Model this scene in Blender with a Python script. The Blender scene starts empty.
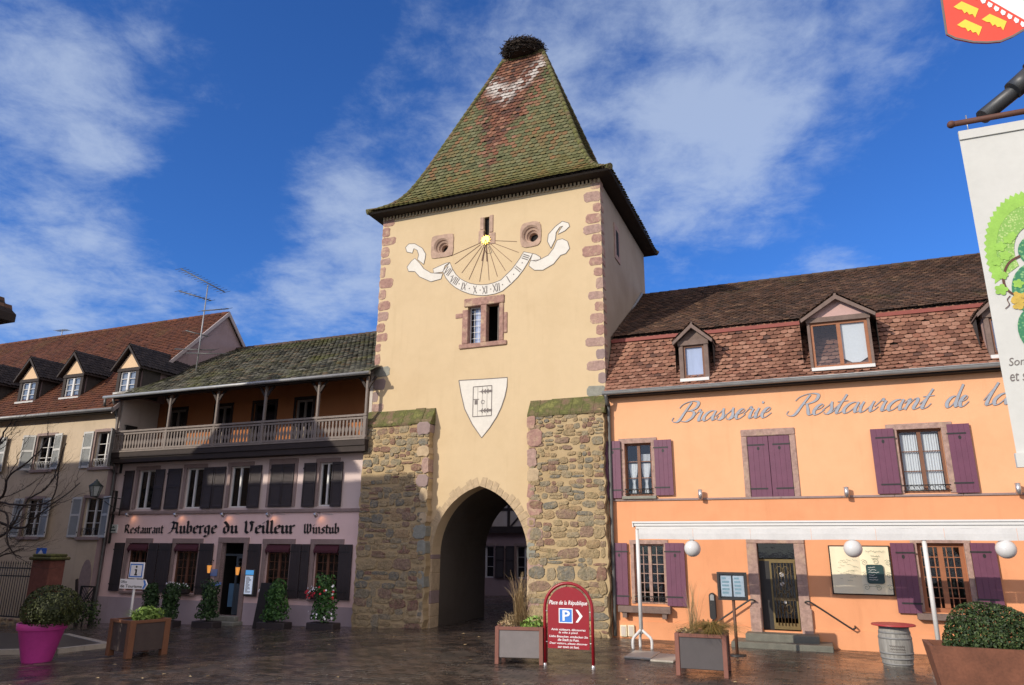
import bpy, bmesh, math, random
from mathutils import Vector, Matrix
random.seed(7)
R = math.radians
SC = bpy.context.scene
COL = SC.collection

# ------------------------------------------------------------------ camera, sky, sun, exposure
FPX = 720.0; EYE = 2.5
PITCH, ROLL = R(15.71), R(0.41)
cp, sp, cr, sr = math.cos(PITCH), math.sin(PITCH), math.cos(ROLL), math.sin(ROLL)
_r = Vector((1, 0, 0)); _u = Vector((0, -sp, cp)); FW = Vector((0, cp, sp))
RI = _r * cr + _u * sr
UPV = _u * cr - _r * sr
cam_d = bpy.data.cameras.new('camera'); cam = bpy.data.objects.new('camera', cam_d); COL.objects.link(cam)
cam_d.sensor_width = 36; cam_d.lens = 36 * FPX / 1024; cam_d.clip_end = 3000; cam_d.clip_start = 0.05
m = Matrix((RI, UPV, -FW)).transposed().to_4x4(); m.translation = Vector((0, 0, EYE)); cam.matrix_world = m
SC.camera = cam

T = R(22.3)                                  # the row of fronts runs at this angle
U = Vector((math.cos(T), -math.sin(T), 0)); N = Vector((-math.sin(T), -math.cos(T), 0))
O = N * -21.4 + U * -8.5                     # foot of the gate tower's front
SUNV = (U * -.62 + N * 1.0 + Vector((0, 0, .53))).normalized()
SUN_EL = math.asin(SUNV.z); SUN_AZ = math.atan2(SUNV.x, SUNV.y)
SC.view_settings.view_transform = 'Standard'; SC.view_settings.look = 'None'
SC.view_settings.exposure = 0.15; SC.view_settings.gamma = 1.0
SC.view_settings.use_curve_mapping = False
W = bpy.data.worlds.new('World'); SC.world = W; W.use_nodes = True
sun_d = bpy.data.lights.new('sun', 'SUN'); sun_d.energy = 3.7; sun_d.angle = R(0.5); sun_d.color = (1, .9, .76)
sun = bpy.data.objects.new('sun', sun_d); COL.objects.link(sun)
sun.rotation_euler = SUNV.to_track_quat('Z', 'Y').to_euler()
sun.location = (-30, 0, 40)

def build_world():
    nt = W.node_tree; ns = nt.nodes; ns.clear(); L = nt.links.new
    out = ns.new('ShaderNodeOutputWorld'); bg = ns.new('ShaderNodeBackground'); bg.inputs['Strength'].default_value = .15
    sky = ns.new('ShaderNodeTexSky'); sky.sky_type = 'NISHITA'; sky.sun_disc = False
    sky.sun_elevation = SUN_EL; sky.sun_rotation = SUN_AZ; sky.air_density = 1.0; sky.dust_density = .3; sky.ozone_density = 2.5
    tint = ns.new('ShaderNodeMix'); tint.data_type = 'RGBA'; tint.blend_type = 'MULTIPLY'; tint.inputs[0].default_value = 1
    tint.inputs[7].default_value = (.25, .53, 1.0, 1)
    L(sky.outputs[0], tint.inputs[6])
    tc = ns.new('ShaderNodeTexCoord')
    # clouds: a layer at one height, reached by dividing the direction by its z
    sep = ns.new('ShaderNodeSeparateXYZ'); L(tc.outputs['Generated'], sep.inputs[0])
    zz = ns.new('ShaderNodeMath'); zz.operation = 'MAXIMUM'; L(sep.outputs[2], zz.inputs[0]); zz.inputs[1].default_value = .04
    za = ns.new('ShaderNodeMath'); za.operation = 'ADD'; L(zz.outputs[0], za.inputs[0]); za.inputs[1].default_value = .18
    dv = ns.new('ShaderNodeVectorMath'); dv.operation = 'SCALE'
    iv = ns.new('ShaderNodeMath'); iv.operation = 'DIVIDE'; iv.inputs[0].default_value = 1; L(za.outputs[0], iv.inputs[1])
    L(tc.outputs['Generated'], dv.inputs[0]); L(iv.outputs[0], dv.inputs['Scale'])
    def noise(scale, det, rough, off, dist=.3):
        mp = ns.new('ShaderNodeMapping'); mp.inputs['Location'].default_value = off; L(dv.outputs[0], mp.inputs[0])
        n = ns.new('ShaderNodeTexNoise'); n.inputs['Scale'].default_value = scale; n.inputs['Detail'].default_value = det
        n.inputs['Roughness'].default_value = rough; n.inputs['Distortion'].default_value = dist; L(mp.outputs[0], n.inputs[0])
        return n.outputs[0]
    def mth(op, a, b, clamp=False):
        x = ns.new('ShaderNodeMath'); x.operation = op; x.use_clamp = clamp
        for i, v in enumerate((a, b)):
            if isinstance(v, (int, float)): x.inputs[i].default_value = v
            else: L(v, x.inputs[i])
        return x.outputs[0]
    big = noise(2.7, 8, .56, (3.1, 1.7, 0), .15)
    fine = noise(8.0, 9, .66, (0.4, 5.2, 1), .2)
    base = mth('ADD', mth('MULTIPLY', big, .52), mth('MULTIPLY', fine, .48))
    # banks of cloud lie in these directions
    acc = None
    for (px, py, wdt, amt) in CLOUDS:
        d = pixdir(px, py)
        dot = ns.new('ShaderNodeVectorMath'); dot.operation = 'DOT_PRODUCT'; L(tc.outputs['Generated'], dot.inputs[0]); dot.inputs[1].default_value = d
        mr = ns.new('ShaderNodeMapRange'); mr.interpolation_type = 'SMOOTHSTEP'
        mr.inputs[1].default_value = math.cos(R(wdt)); mr.inputs[2].default_value = 1; mr.inputs[3].default_value = 0; mr.inputs[4].default_value = amt
        L(dot.outputs['Value'], mr.inputs[0])
        acc = mr.outputs[0] if acc is None else mth('ADD', acc, mr.outputs[0])
    base = mth('ADD', base, acc)
    mr = ns.new('ShaderNodeMapRange'); mr.interpolation_type = 'SMOOTHSTEP'
    mr.inputs[1].default_value = .50; mr.inputs[2].default_value = .84; mr.inputs[3].default_value = 0; mr.inputs[4].default_value = .62
    L(base, mr.inputs[0])
    mix = ns.new('ShaderNodeMix'); mix.data_type = 'RGBA'; L(mr.outputs[0], mix.inputs[0]); L(tint.outputs[2], mix.inputs[6])
    mix.inputs[7].default_value = (3.5, 4.1, 5.1, 1)
    # unseen warm-white cloud bank behind the camera, added to brighten and neutralise the fill
    back = ns.new('ShaderNodeVectorMath'); back.operation = 'DOT_PRODUCT'; L(tc.outputs['Generated'], back.inputs[0]); back.inputs[1].default_value = Vector((.35, -.8, .5)).normalized()
    m2 = ns.new('ShaderNodeMapRange'); m2.interpolation_type = 'SMOOTHSTEP'; m2.inputs[1].default_value = .0; m2.inputs[2].default_value = .75; m2.inputs[3].default_value = 0; m2.inputs[4].default_value = .7
    L(back.outputs['Value'], m2.inputs[0]); mix2 = ns.new('ShaderNodeMix'); mix2.data_type = 'RGBA'; L(mth('MULTIPLY', m2.outputs[0], mth('ADD', mth('MULTIPLY', big, .6), .6), True), mix2.inputs[0]); L(mix.outputs[2], mix2.inputs[6]); mix2.inputs[7].default_value = (8.2, 7.1, 6.4, 1)
    L(mix2.outputs[2], bg.inputs[0]); L(bg.outputs[0], out.inputs[0])

def pixdir(x, y):
    return (RI * ((x - 512) / FPX) + UPV * ((342.5 - y) / FPX) + FW).normalized()
CLOUDS = [(620, 70, 16, .17), (800, 90, 13, .13), (420, 130, 9, .12), (700, 180, 8, .1), (60, 60, 11, .10), (140, 150, 9, .11), (340, 250, 8, .1), (20, 260, 7, .1),
          (100, 320, 9, .14), (270, 330, 7, .13), (330, 240, 7, .1), (870, 258, 5, .1), (960, 200, 10, -.22), (300, 30, 7, -.06), (230, 210, 8, -.12)]
build_world()

# ------------------------------------------------------------------ coordinates of the row of fronts: s along it, d out from it, z up
def q(x, y, d=0.0):
    """where the line of sight through a point of the photograph meets the upright plane d"""
    r = RI * ((x - 512) / FPX) + UPV * ((342.5 - y) / FPX) + FW
    C = Vector((0, 0, EYE)); t = (d - (C - O).dot(N)) / r.dot(N); P = C + r * t - O
    return P.dot(U), P.z
def rc(x0, x1, y0, y1, d=0.0):
    ym, xm = (y0 + y1) / 2, (x0 + x1) / 2
    return q(x0, ym, d)[0], q(x1, ym, d)[0], q(xm, y1, d)[1], q(xm, y0, d)[1]
def zg(s, d=0.0):
    x = min(max(0.0, -2 - s), 24)
    return -.034 * (x * x / (x + 1.0)) + .10 * min(1, max(0, d) / 3.0)
def wpos(s, d, z): return O + U * s + N * d + Vector((0, 0, z))

# ------------------------------------------------------------------ mesh kit
class MB:
    def __init__(s): s.v = []; s.f = []; s.m = []; s.mi = 0; s.sm = False; s.smf = []
    def add(s, vs, fs):
        b = len(s.v); s.v += [tuple(v) for v in vs]
        for f in fs: s.f.append([b + i for i in f]); s.m.append(s.mi); s.smf.append(s.sm)
        return s
    def box(s, x0, x1, y0, y1, z0, z1):
        x0, x1 = min(x0, x1), max(x0, x1); y0, y1 = min(y0, y1), max(y0, y1); z0, z1 = min(z0, z1), max(z0, z1)
        return s.add([(x0, y0, z0), (x1, y0, z0), (x1, y1, z0), (x0, y1, z0), (x0, y0, z1), (x1, y0, z1), (x1, y1, z1), (x0, y1, z1)],
                     [(0, 3, 2, 1), (4, 5, 6, 7), (0, 1, 5, 4), (1, 2, 6, 5), (2, 3, 7, 6), (3, 0, 4, 7)])
    def fb(s, s0, s1, d0, d1, z0, z1): return s.box(s0, s1, -d0, -d1, z0, z1)       # box in s, d, z
    def cbox(s, x0, x1, y0, y1, z0, z1, c=.015):
        """box with chamfered edges"""
        x0, x1 = min(x0, x1), max(x0, x1); y0, y1 = min(y0, y1), max(y0, y1); z0, z1 = min(z0, z1), max(z0, z1)
        c = min(c, (x1 - x0) * .45, (y1 - y0) * .45, (z1 - z0) * .45)
        bm = bmesh.new(); bmesh.ops.create_cube(bm, size=1)
        for v in bm.verts: v.co = Vector(((x0 + x1) / 2 + v.co.x * (x1 - x0), (y0 + y1) / 2 + v.co.y * (y1 - y0), (z0 + z1) / 2 + v.co.z * (z1 - z0)))
        bmesh.ops.bevel(bm, geom=bm.edges[:], offset=c, segments=1, affect='EDGES')
        s.frombm(bm); return s
    def frombm(s, bm, M=None):
        bm.verts.index_update()
        s.add([(M @ v.co if M else v.co)[:] for v in bm.verts], [[v.index for v in f.verts] for f in bm.faces]); bm.free()
    def block(s, x0, x1, z0, z1, d0, d1, j=.03):
        """roughly squared stone: jittered rounded outline"""
        w, h = x1 - x0, z1 - z0; r = min(w, h) * .22; J = lambda: random.uniform(-1, 1) * j
        P = [(x0 + r, z0), (x0 + w * .5, z0 + J() * .5), (x1 - r, z0), (x1, z0 + r), (x1 + J() * .4, z0 + h * .5), (x1, z1 - r), (x1 - r, z1), (x0 + w * .5, z1 + J() * .5), (x0 + r, z1), (x0, z1 - r), (x0 + J() * .4, z0 + h * .5), (x0, z0 + r)]
        P = [(a + J() * .5, b + J() * .5) for a, b in P]; n = len(P); c = ((x0 + x1) / 2, (z0 + z1) / 2); I = [(c[0] + (a - c[0]) * .93, c[1] + (b - c[1]) * .9) for a, b in P]
        return s.add([(a, -d1, b) for a, b in P] + [(a, -(d0 - .006), b) for a, b in P] + [(a, -d0, b) for a, b in I], [(i, (i + 1) % n, n + (i + 1) % n, n + i) for i in range(n)] + [(n + i, n + (i + 1) % n, 2 * n + (i + 1) % n, 2 * n + i) for i in range(n)] + [[2 * n + i for i in range(n)]])
    def prism(s, poly, d0, d1):
        """outline in (s, z) given depth from d0 to d1"""
        n = len(poly)
        area = sum(poly[i][0] * poly[(i + 1) % n][1] - poly[(i + 1) % n][0] * poly[i][1] for i in range(n))
        if area < 0: poly = poly[::-1]
        dn, df = max(d0, d1), min(d0, d1)
        vs = [(a, -dn, b) for a, b in poly] + [(a, -df, b) for a, b in poly]
        fs = [list(range(n)), list(range(2 * n - 1, n - 1, -1))] + [[i, n + i, n + (i + 1) % n, (i + 1) % n] for i in range(n)]
        return s.add(vs, fs)
    def flat(s, poly, d):
        n = len(poly)
        area = sum(poly[i][0] * poly[(i + 1) % n][1] - poly[(i + 1) % n][0] * poly[i][1] for i in range(n))
        if area < 0: poly = poly[::-1]
        return s.add([(a, -d, b) for a, b in poly], [list(range(n))])
    def quad(s, a, b, c, d): return s.add([a, b, c, d], [(0, 1, 2, 3)])
    def tube(s, pts, r, n=8, caps=True):
        pts = [Vector(p) for p in pts]; rs = r if isinstance(r, (list, tuple)) else [r] * len(pts)
        vs, fs = [], []; prev = None
        for i, p in enumerate(pts):
            t = (pts[min(i + 1, len(pts) - 1)] - pts[max(i - 1, 0)])
            if t.length < 1e-9: t = Vector((0, 0, 1))
            t.normalize()
            if prev is None:
                a = t.orthogonal().normalized()
            else:
                a = prev - t * prev.dot(t)
                a = a.normalized() if a.length > 1e-6 else t.orthogonal().normalized()
            prev = a; b = t.cross(a)
            for k in range(n):
                an = 2 * math.pi * k / n; vs.append(p + (a * math.cos(an) + b * math.sin(an)) * rs[i])
        for i in range(len(pts) - 1):
            for k in range(n): fs.append((i * n + k, i * n + (k + 1) % n, (i + 1) * n + (k + 1) % n, (i + 1) * n + k))
        if caps: fs.append(list(range(n))[::-1]); fs.append([(len(pts) - 1) * n + k for k in range(n)])
        o = s.sm; s.sm = True; s.add(vs, fs); s.sm = o
        if caps: s.smf[-1] = s.smf[-2] = False
        return s
    def lathe(s, prof, c=(0, 0), n=24, M=None):
        vs, fs = [], []
        for r, z in prof:
            for k in range(n):
                a = 2 * math.pi * k / n; v = Vector((c[0] + r * math.cos(a), c[1] + r * math.sin(a), z)); vs.append(M @ v if M else v)
        for i in range(len(prof) - 1):
            for k in range(n): fs.append((i * n + k, i * n + (k + 1) % n, (i + 1) * n + (k + 1) % n, (i + 1) * n + k))
        o = s.sm; s.sm = True; s.add(vs, fs)
        s.sm = False; s.add([vs[k] for k in range(n)], [list(range(n))[::-1]]); s.add([vs[(len(prof) - 1) * n + k] for k in range(n)], [list(range(n))])
        s.sm = o; return s
    def ball(s, c, r, n=16, sc=(1, 1, 1)):
        pr = [(r * math.sin(math.pi * i / n), -r * math.cos(math.pi * i / n)) for i in range(n + 1)]
        pr[0] = (1e-4, -r); pr[-1] = (1e-4, r)
        M = Matrix.Translation(c) @ Matrix.Diagonal((*sc, 1)); return s.lathe(pr, (0, 0), n * 2 if n < 12 else 24, M)
    def build(s, name, mats, parent=None, smooth=None):
        me = bpy.data.meshes.new(name); off = Vector((0, 0, 0))
        if parent is not None:
            k = parent
            while k.parent is not None: k = k.parent
            off = OFF.get(k.name, off)
        me.from_pydata([(v[0] - off.x, v[1] - off.y, v[2] - off.z) for v in s.v], [], s.f)
        if not isinstance(mats, (list, tuple)): mats = [mats]
        for mm in mats: me.materials.append(mm)
        me.polygons.foreach_set('material_index', [min(i, len(mats) - 1) for i in s.m])
        me.polygons.foreach_set('use_smooth', s.smf)
        me.update(); me.validate(clean_customdata=False)
        o = bpy.data.objects.new(name, me); COL.objects.link(o)
        if parent is not None: o.parent = parent
        return o
OFF = {}
def tag(o, label, cat, group=None, kind=None):
    if label: o['label'] = label
    if cat: o['category'] = cat
    if group: o['group'] = group
    if kind: o['kind'] = kind
    return o
def froot(name, s, d, z, label, cat, group=None, world=False):
    """Empty in the frame of the fronts; its parts are given in s, -d, z of that frame (or locally when world is True)"""
    o = bpy.data.objects.new(name, None); COL.objects.link(o); o.empty_display_size = .3
    o.location = wpos(s, d, z); o.rotation_euler = (0, 0, -T)
    if not world: OFF[o.name] = Vector((s, -d, z))
    return tag(o, label, cat, group)
def wroot(name, loc, rz, label, cat, group=None):
    o = bpy.data.objects.new(name, None); COL.objects.link(o); o.empty_display_size = .3
    o.location = loc; o.rotation_euler = (0, 0, rz); return tag(o, label, cat, group)
def copy_tree(o, parent=None):
    c = o.copy(); COL.objects.link(c)
    if parent is not None: c.parent = parent
    for ch in list(o.children): copy_tree(ch, c)
    return c

# ------------------------------------------------------------------ materials
def newmat(name):
    mt = bpy.data.materials.new(name); mt.use_nodes = True
    nt = mt.node_tree; b = nt.nodes.get('Principled BSDF'); return mt, nt, b
def nn(nt, t, **k):
    n = nt.nodes.new(t)
    for a, v in k.items(): setattr(n, a, v)
    return n
def coords(nt, kind='Object', scale=(1, 1, 1), loc=(0, 0, 0), rot=(0, 0, 0)):
    tc = nn(nt, 'ShaderNodeTexCoord'); mp = nn(nt, 'ShaderNodeMapping')
    mp.inputs['Scale'].default_value = scale; mp.inputs['Location'].default_value = loc; mp.inputs['Rotation'].default_value = rot
    nt.links.new(tc.outputs[kind], mp.inputs[0]); return mp.outputs[0]
def nz(nt, co, scale, det=5, rough=.6, dist=0):
    n = nn(nt, 'ShaderNodeTexNoise'); n.inputs['Scale'].default_value = scale; n.inputs['Detail'].default_value = det
    n.inputs['Roughness'].default_value = rough; n.inputs['Distortion'].default_value = dist
    nt.links.new(co, n.inputs['Vector']); return n.outputs[0]
def ramp(nt, fac, stops, interp='LINEAR'):
    r = nn(nt, 'ShaderNodeValToRGB'); r.color_ramp.interpolation = interp; e = r.color_ramp.elements
    while len(e) < len(stops): e.new(.5)
    for i, (p, c) in enumerate(stops):
        e[i].position = p; e[i].color = (*c, 1) if len(c) == 3 else c
    nt.links.new(fac, r.inputs[0]); return r.outputs[0]
def mixc(nt, fac, a, b, blend='MIX'):
    x = nn(nt, 'ShaderNodeMix', data_type='RGBA', blend_type=blend)
    for i, v in ((0, fac), (6, a), (7, b)):
        if isinstance(v, (int, float)): x.inputs[i].default_value = v
        elif isinstance(v, tuple): x.inputs[i].default_value = (*v, 1) if len(v) == 3 else v
        else: nt.links.new(v, x.inputs[i])
    return x.outputs[2]
def mr(nt, v, a, b, c=0, d=1, smooth=False):
    x = nn(nt, 'ShaderNodeMapRange'); nt.links.new(v, x.inputs[0])
    if smooth: x.interpolation_type = 'SMOOTHSTEP'
    for i, k in enumerate((a, b, c, d)): x.inputs[i + 1].default_value = k
    return x.outputs[0]
def mt_(nt, op, a, b):
    x = nn(nt, 'ShaderNodeMath', operation=op)
    for i, v in enumerate((a, b)):
        if isinstance(v, (int, float)): x.inputs[i].default_value = v
        else: nt.links.new(v, x.inputs[i])
    return x.outputs[0]
def bump(nt, b, h, strength=.3, dist=.02):
    x = nn(nt, 'ShaderNodeBump'); x.inputs['Strength'].default_value = strength; x.inputs['Distance'].default_value = dist
    nt.links.new(h, x.inputs['Height']); nt.links.new(x.outputs[0], b.inputs['Normal'])
def sc(c, k): return tuple(min(1, v * k) for v in c)

def plain(name, c, rough=.6, var=.15, scale=6, metal=0, bmp=.1, spec=.5, stretch=(1, 1, 1)):
    mt, nt, b = newmat(name); co = coords(nt, scale=stretch)
    n1 = nz(nt, co, scale, 6, .65); n2 = nz(nt, co, scale * 7, 4)
    f = mt_(nt, 'ADD', mt_(nt, 'MULTIPLY', n1, .65), mt_(nt, 'MULTIPLY', n2, .35))
    nt.links.new(ramp(nt, f, [(.3, sc(c, 1 - var)), (.7, sc(c, 1 + var))]), b.inputs['Base Color'])
    b.inputs['Roughness'].default_value = rough; b.inputs['Metallic'].default_value = metal; b.inputs['Specular IOR Level'].default_value = spec
    if bmp: bump(nt, b, f, bmp, .02)
    return mt
def plaster(name, c, stain=(.5, .42, .33), amt=.35, streak=.4, bmp=.25, grain=40):
    mt, nt, b = newmat(name); co = coords(nt)
    big = nz(nt, co, .55, 6, .6, .3); mid = nz(nt, co, 3.0, 6, .65)
    st = nz(nt, coords(nt, scale=(1.6, 1.6, .16)), 2.2, 5, .6); gr = nz(nt, co, grain, 3, .6)
    col = mixc(nt, mr(nt, mid, .35, .7, 0, .35), c, sc(c, .86))
    col = mixc(nt, mr(nt, big, .46, .72, 0, amt), col, tuple(a * s for a, s in zip(c, stain)))
    col = mixc(nt, mr(nt, st, .56, .8, 0, streak * .6), col, tuple(a * s * .9 for a, s in zip(c, stain)))
    col = mixc(nt, mr(nt, gr, .3, .75, 0, .22), col, sc(c, 1.12))
    nt.links.new(col, b.inputs['Base Color']); b.inputs['Roughness'].default_value = .9; b.inputs['Specular IOR Level'].default_value = .25
    bump(nt, b, mt_(nt, 'ADD', gr, mt_(nt, 'MULTIPLY', mid, 1.2)), bmp, .012)
    return mt
def rubble():
    mt, nt, b = newmat('rubble_stone')
    tc = nn(nt, 'ShaderNodeTexCoord'); obj = tc.outputs['Object']
    nv = nn(nt, 'ShaderNodeTexNoise'); nv.inputs['Scale'].default_value = 2.2; nv.inputs['Detail'].default_value = 5; nt.links.new(obj, nv.inputs[0])
    ad = nn(nt, 'ShaderNodeVectorMath', operation='MULTIPLY_ADD'); nt.links.new(nv.outputs['Color'], ad.inputs[0]); ad.inputs[1].default_value = (.34, .34, .3); nt.links.new(obj, ad.inputs[2])
    def layer(sx, sz, lo, hi, loc):
        mp = nn(nt, 'ShaderNodeMapping'); mp.inputs['Scale'].default_value = (sx, sx, sz); mp.inputs['Location'].default_value = loc; nt.links.new(ad.outputs[0], mp.inputs[0])
        e = nn(nt, 'ShaderNodeTexVoronoi', feature='DISTANCE_TO_EDGE'); nt.links.new(mp.outputs[0], e.inputs['Vector']); e.inputs['Scale'].default_value = 1
        c = nn(nt, 'ShaderNodeTexVoronoi', feature='F1'); nt.links.new(mp.outputs[0], c.inputs['Vector']); c.inputs['Scale'].default_value = 1
        return mr(nt, e.outputs['Distance'], lo, hi, 0, 1, True), c.outputs['Color'], e.outputs['Distance']
    mA, cA, eA = layer(1.55, 2.5, .04, .12, (0, 0, 0)); mB, cB, eB = layer(3.3, 5.6, .06, .2, (3, 1, 2))
    sel = mr(nt, nz(nt, obj, .8, 2), .44, .53, 0, 1)
    mask = mt_(nt, 'ADD', mt_(nt, 'MULTIPLY', mA, mt_(nt, 'SUBTRACT', 1, sel)), mt_(nt, 'MULTIPLY', mB, sel))
    cc = mixc(nt, sel, cA, cB)
    sp_ = nn(nt, 'ShaderNodeSeparateColor'); nt.links.new(cc, sp_.inputs[0])
    stone = ramp(nt, sp_.outputs[0], [(0, (.36, .27, .15)), (.16, (.25, .125, .10)), (.30, (.27, .25, .19)), (.46, (.40, .31, .18)), (.6, (.28, .19, .155)), (.74, (.34, .29, .21)), (.88, (.17, .17, .155)), (1, (.38, .28, .17))], 'CONSTANT')
    fine = nz(nt, obj, 14, 6, .7)
    stone = mixc(nt, mr(nt, fine, .35, .8, 0, .6), stone, (.13, .10, .07), 'MIX')
    stone = mixc(nt, mr(nt, nz(nt, obj, 30, 3), .5, .8, 0, .5), stone, (.36, .31, .22))
    mort = mixc(nt, mr(nt, nz(nt, obj, 9, 5), .3, .7), (.47, .355, .205), (.35, .26, .15))
    col = mixc(nt, mask, mort, stone)
    # moss and green damp at the top ledge and lower patches
    col = mixc(nt, mr(nt, nz(nt, obj, 1.1, 5, .65), .56, .72, 0, .45), col, (.15, .16, .06))
    nt.links.new(col, b.inputs['Base Color']); b.inputs['Roughness'].default_value = .9
    h = mt_(nt, 'ADD', mt_(nt, 'MULTIPLY', mask, 1.3), mt_(nt, 'MULTIPLY', fine, .5))
    bump(nt, b, h, .75, .035)
    return mt
def tilemat(name, stops, moss=None, dirt=.4, rough=.85, mossamt=(.5, .68)):
    mt, nt, b = newmat(name); co = coords(nt); g = nn(nt, 'ShaderNodeNewGeometry')
    col = ramp(nt, g.outputs['Random Per Island'], stops)
    n = nz(nt, co, 16, 5, .7); col = mixc(nt, mr(nt, n, .35, .75, 0, dirt), col, (.03, .025, .02))
    if moss:
        mm = mr(nt, mt_(nt, 'ADD', mt_(nt, 'MULTIPLY', nz(nt, co, .7, 6, .6), .7), mt_(nt, 'MULTIPLY', nz(nt, co, 9, 4), .3)), mossamt[0], mossamt[1], 0, .9)
        col = mixc(nt, mm, col, moss)
    nt.links.new(col, b.inputs['Base Color']); b.inputs['Roughness'].default_value = rough; b.inputs['Specular IOR Level'].default_value = .3
    bump(nt, b, n, .3, .01)
    return mt
def towertile():
    mt, nt, b = newmat('mossy_tower_tiles'); co = coords(nt); g = nn(nt, 'ShaderNodeNewGeometry'); rnd = g.outputs['Random Per Island']
    green = ramp(nt, rnd, [(0, (.085, .092, .045)), (.25, (.125, .130, .062)), (.5, (.16, .160, .085)), (.72, (.165, .148, .065)), (.88, (.16, .115, .055)), (1, (.23, .12, .06))])
    red = ramp(nt, rnd, [(0, (.11, .05, .035)), (.3, (.18, .075, .05)), (.55, (.065, .042, .036)), (.8, (.20, .085, .05)), (1, (.28, .15, .10))])
    sep = nn(nt, 'ShaderNodeSeparateXYZ'); tc = nn(nt, 'ShaderNodeTexCoord'); nt.links.new(tc.outputs['Object'], sep.inputs[0])
    wob = mt_(nt, 'MULTIPLY', mt_(nt, 'SUBTRACT', nz(nt, co, 1.1, 5, .65), .5), 2.2)
    rj = mt_(nt, 'MULTIPLY', mt_(nt, 'SUBTRACT', rnd, .5), .9)
    # a tongue of bare red tile running down from the nest, wide at the top
    ax = mt_(nt, 'ABSOLUTE', mt_(nt, 'ADD', mt_(nt, 'ADD', sep.outputs[0], .25), mt_(nt, 'MULTIPLY', wob, .35)), 0)
    top = mr(nt, sep.outputs[2], 15.6, 22.3, -.25, 1.9)
    t = mt_(nt, 'ADD', mt_(nt, 'SUBTRACT', top, ax), mt_(nt, 'ADD', mt_(nt, 'MULTIPLY', wob, .2), rj))
    col = mixc(nt, mr(nt, t, -.30, .15), green, red)
    # orange patch low on the right, yellow lichen along the eaves
    dv = nn(nt, 'ShaderNodeVectorMath', operation='DISTANCE'); nt.links.new(tc.outputs['Object'], dv.inputs[0]); dv.inputs[1].default_value = (1.9, -1.0, 17.2)
    col = mixc(nt, mr(nt, mt_(nt, 'ADD', mt_(nt, 'ADD', dv.outputs['Value'], wob), mt_(nt, 'MULTIPLY', rj, 1.6)), .4, 1.6, .6, 0), col, (.27, .15, .045))
    col = mixc(nt, mr(nt, mt_(nt, 'ADD', sep.outputs[2], mt_(nt, 'MULTIPLY', wob, .7)), 14.8, 16.4, .6, 0), col, (.15, .135, .03))
    # droppings under the nest
    hz = mt_(nt, 'SUBTRACT', 22.3, mt_(nt, 'ADD', sep.outputs[2], mt_(nt, 'MULTIPLY', ax, -1.15)))
    w1 = mr(nt, mt_(nt, 'ABSOLUTE', mt_(nt, 'SUBTRACT', hz, 1.9), 0), .2, .85, 1, 0)
    w = mt_(nt, 'MULTIPLY', w1, mr(nt, mt_(nt, 'ADD', rnd, mt_(nt, 'MULTIPLY', nz(nt, co, 7, 4), .8)), .62, .95, 0, 1))
    w = mt_(nt, 'MULTIPLY', w, mr(nt, sep.outputs[2], 18.8, 20.0, 0, 1)); w = mt_(nt, 'MULTIPLY', w, mr(nt, ax, 1.3, 1.7, 1, 0))
    col = mixc(nt, w, col, (.50, .46, .42))
    col = mixc(nt, mr(nt, nz(nt, co, 16, 5, .7), .4, .8, 0, .35), col, (.03, .03, .018))
    nt.links.new(col, b.inputs['Base Color']); b.inputs['Roughness'].default_value = .9; b.inputs['Specular IOR Level'].default_value = .2
    bump(nt, b, nz(nt, co, 20, 4), .4, .015)
    return mt
def paving():
    mt, nt, b = newmat('wet_cobbles'); co = coords(nt)
    br = nn(nt, 'ShaderNodeTexBrick'); br.offset = .5
    nv = nn(nt, 'ShaderNodeTexNoise'); nv.inputs['Scale'].default_value = 3; nt.links.new(co, nv.inputs[0])
    ad = nn(nt, 'ShaderNodeVectorMath', operation='MULTIPLY_ADD'); nt.links.new(nv.outputs['Color'], ad.inputs[0]); ad.inputs[1].default_value = (.04, .04, 0); nt.links.new(co, ad.inputs[2])
    nt.links.new(ad.outputs[0], br.inputs['Vector'])
    br.inputs['Scale'].default_value = 1; br.inputs['Brick Width'].default_value = .30; br.inputs['Row Height'].default_value = .19
    br.inputs['Mortar Size'].default_value = .016; br.inputs['Mortar Smooth'].default_value = .6
    br.inputs['Color1'].default_value = (.024, .021, .019, 1); br.inputs['Color2'].default_value = (.125, .088, .066, 1); br.inputs['Mortar'].default_value = (.010, .0095, .009, 1)
    big = nz(nt, co, .35, 5, .6); mid = nz(nt, co, 2.4, 5, .65); fine = nz(nt, co, 22, 3)
    col = mixc(nt, mr(nt, mid, .4, .7, 0, .35), br.outputs['Color'], (.03, .026, .023))
    col = mixc(nt, mr(nt, big, .45, .65, 0, .3), col, (.045, .038, .032))
    nt.links.new(col, b.inputs['Base Color'])
    wet = mt_(nt, 'ADD', mt_(nt, 'MULTIPLY', big, .55), mt_(nt, 'MULTIPLY', mid, .45))
    nt.links.new(mr(nt, wet, .42, .60, .05, .42), b.inputs['Roughness']); b.inputs['Specular IOR Level'].default_value = .5
    h = mt_(nt, 'ADD', mt_(nt, 'MULTIPLY', br.outputs['Fac'], -1.0), mt_(nt, 'ADD', mt_(nt, 'MULTIPLY', mid, .8), mt_(nt, 'MULTIPLY', fine, .45)))
    bump(nt, b, h, .9, .022)
    return mt
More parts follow.
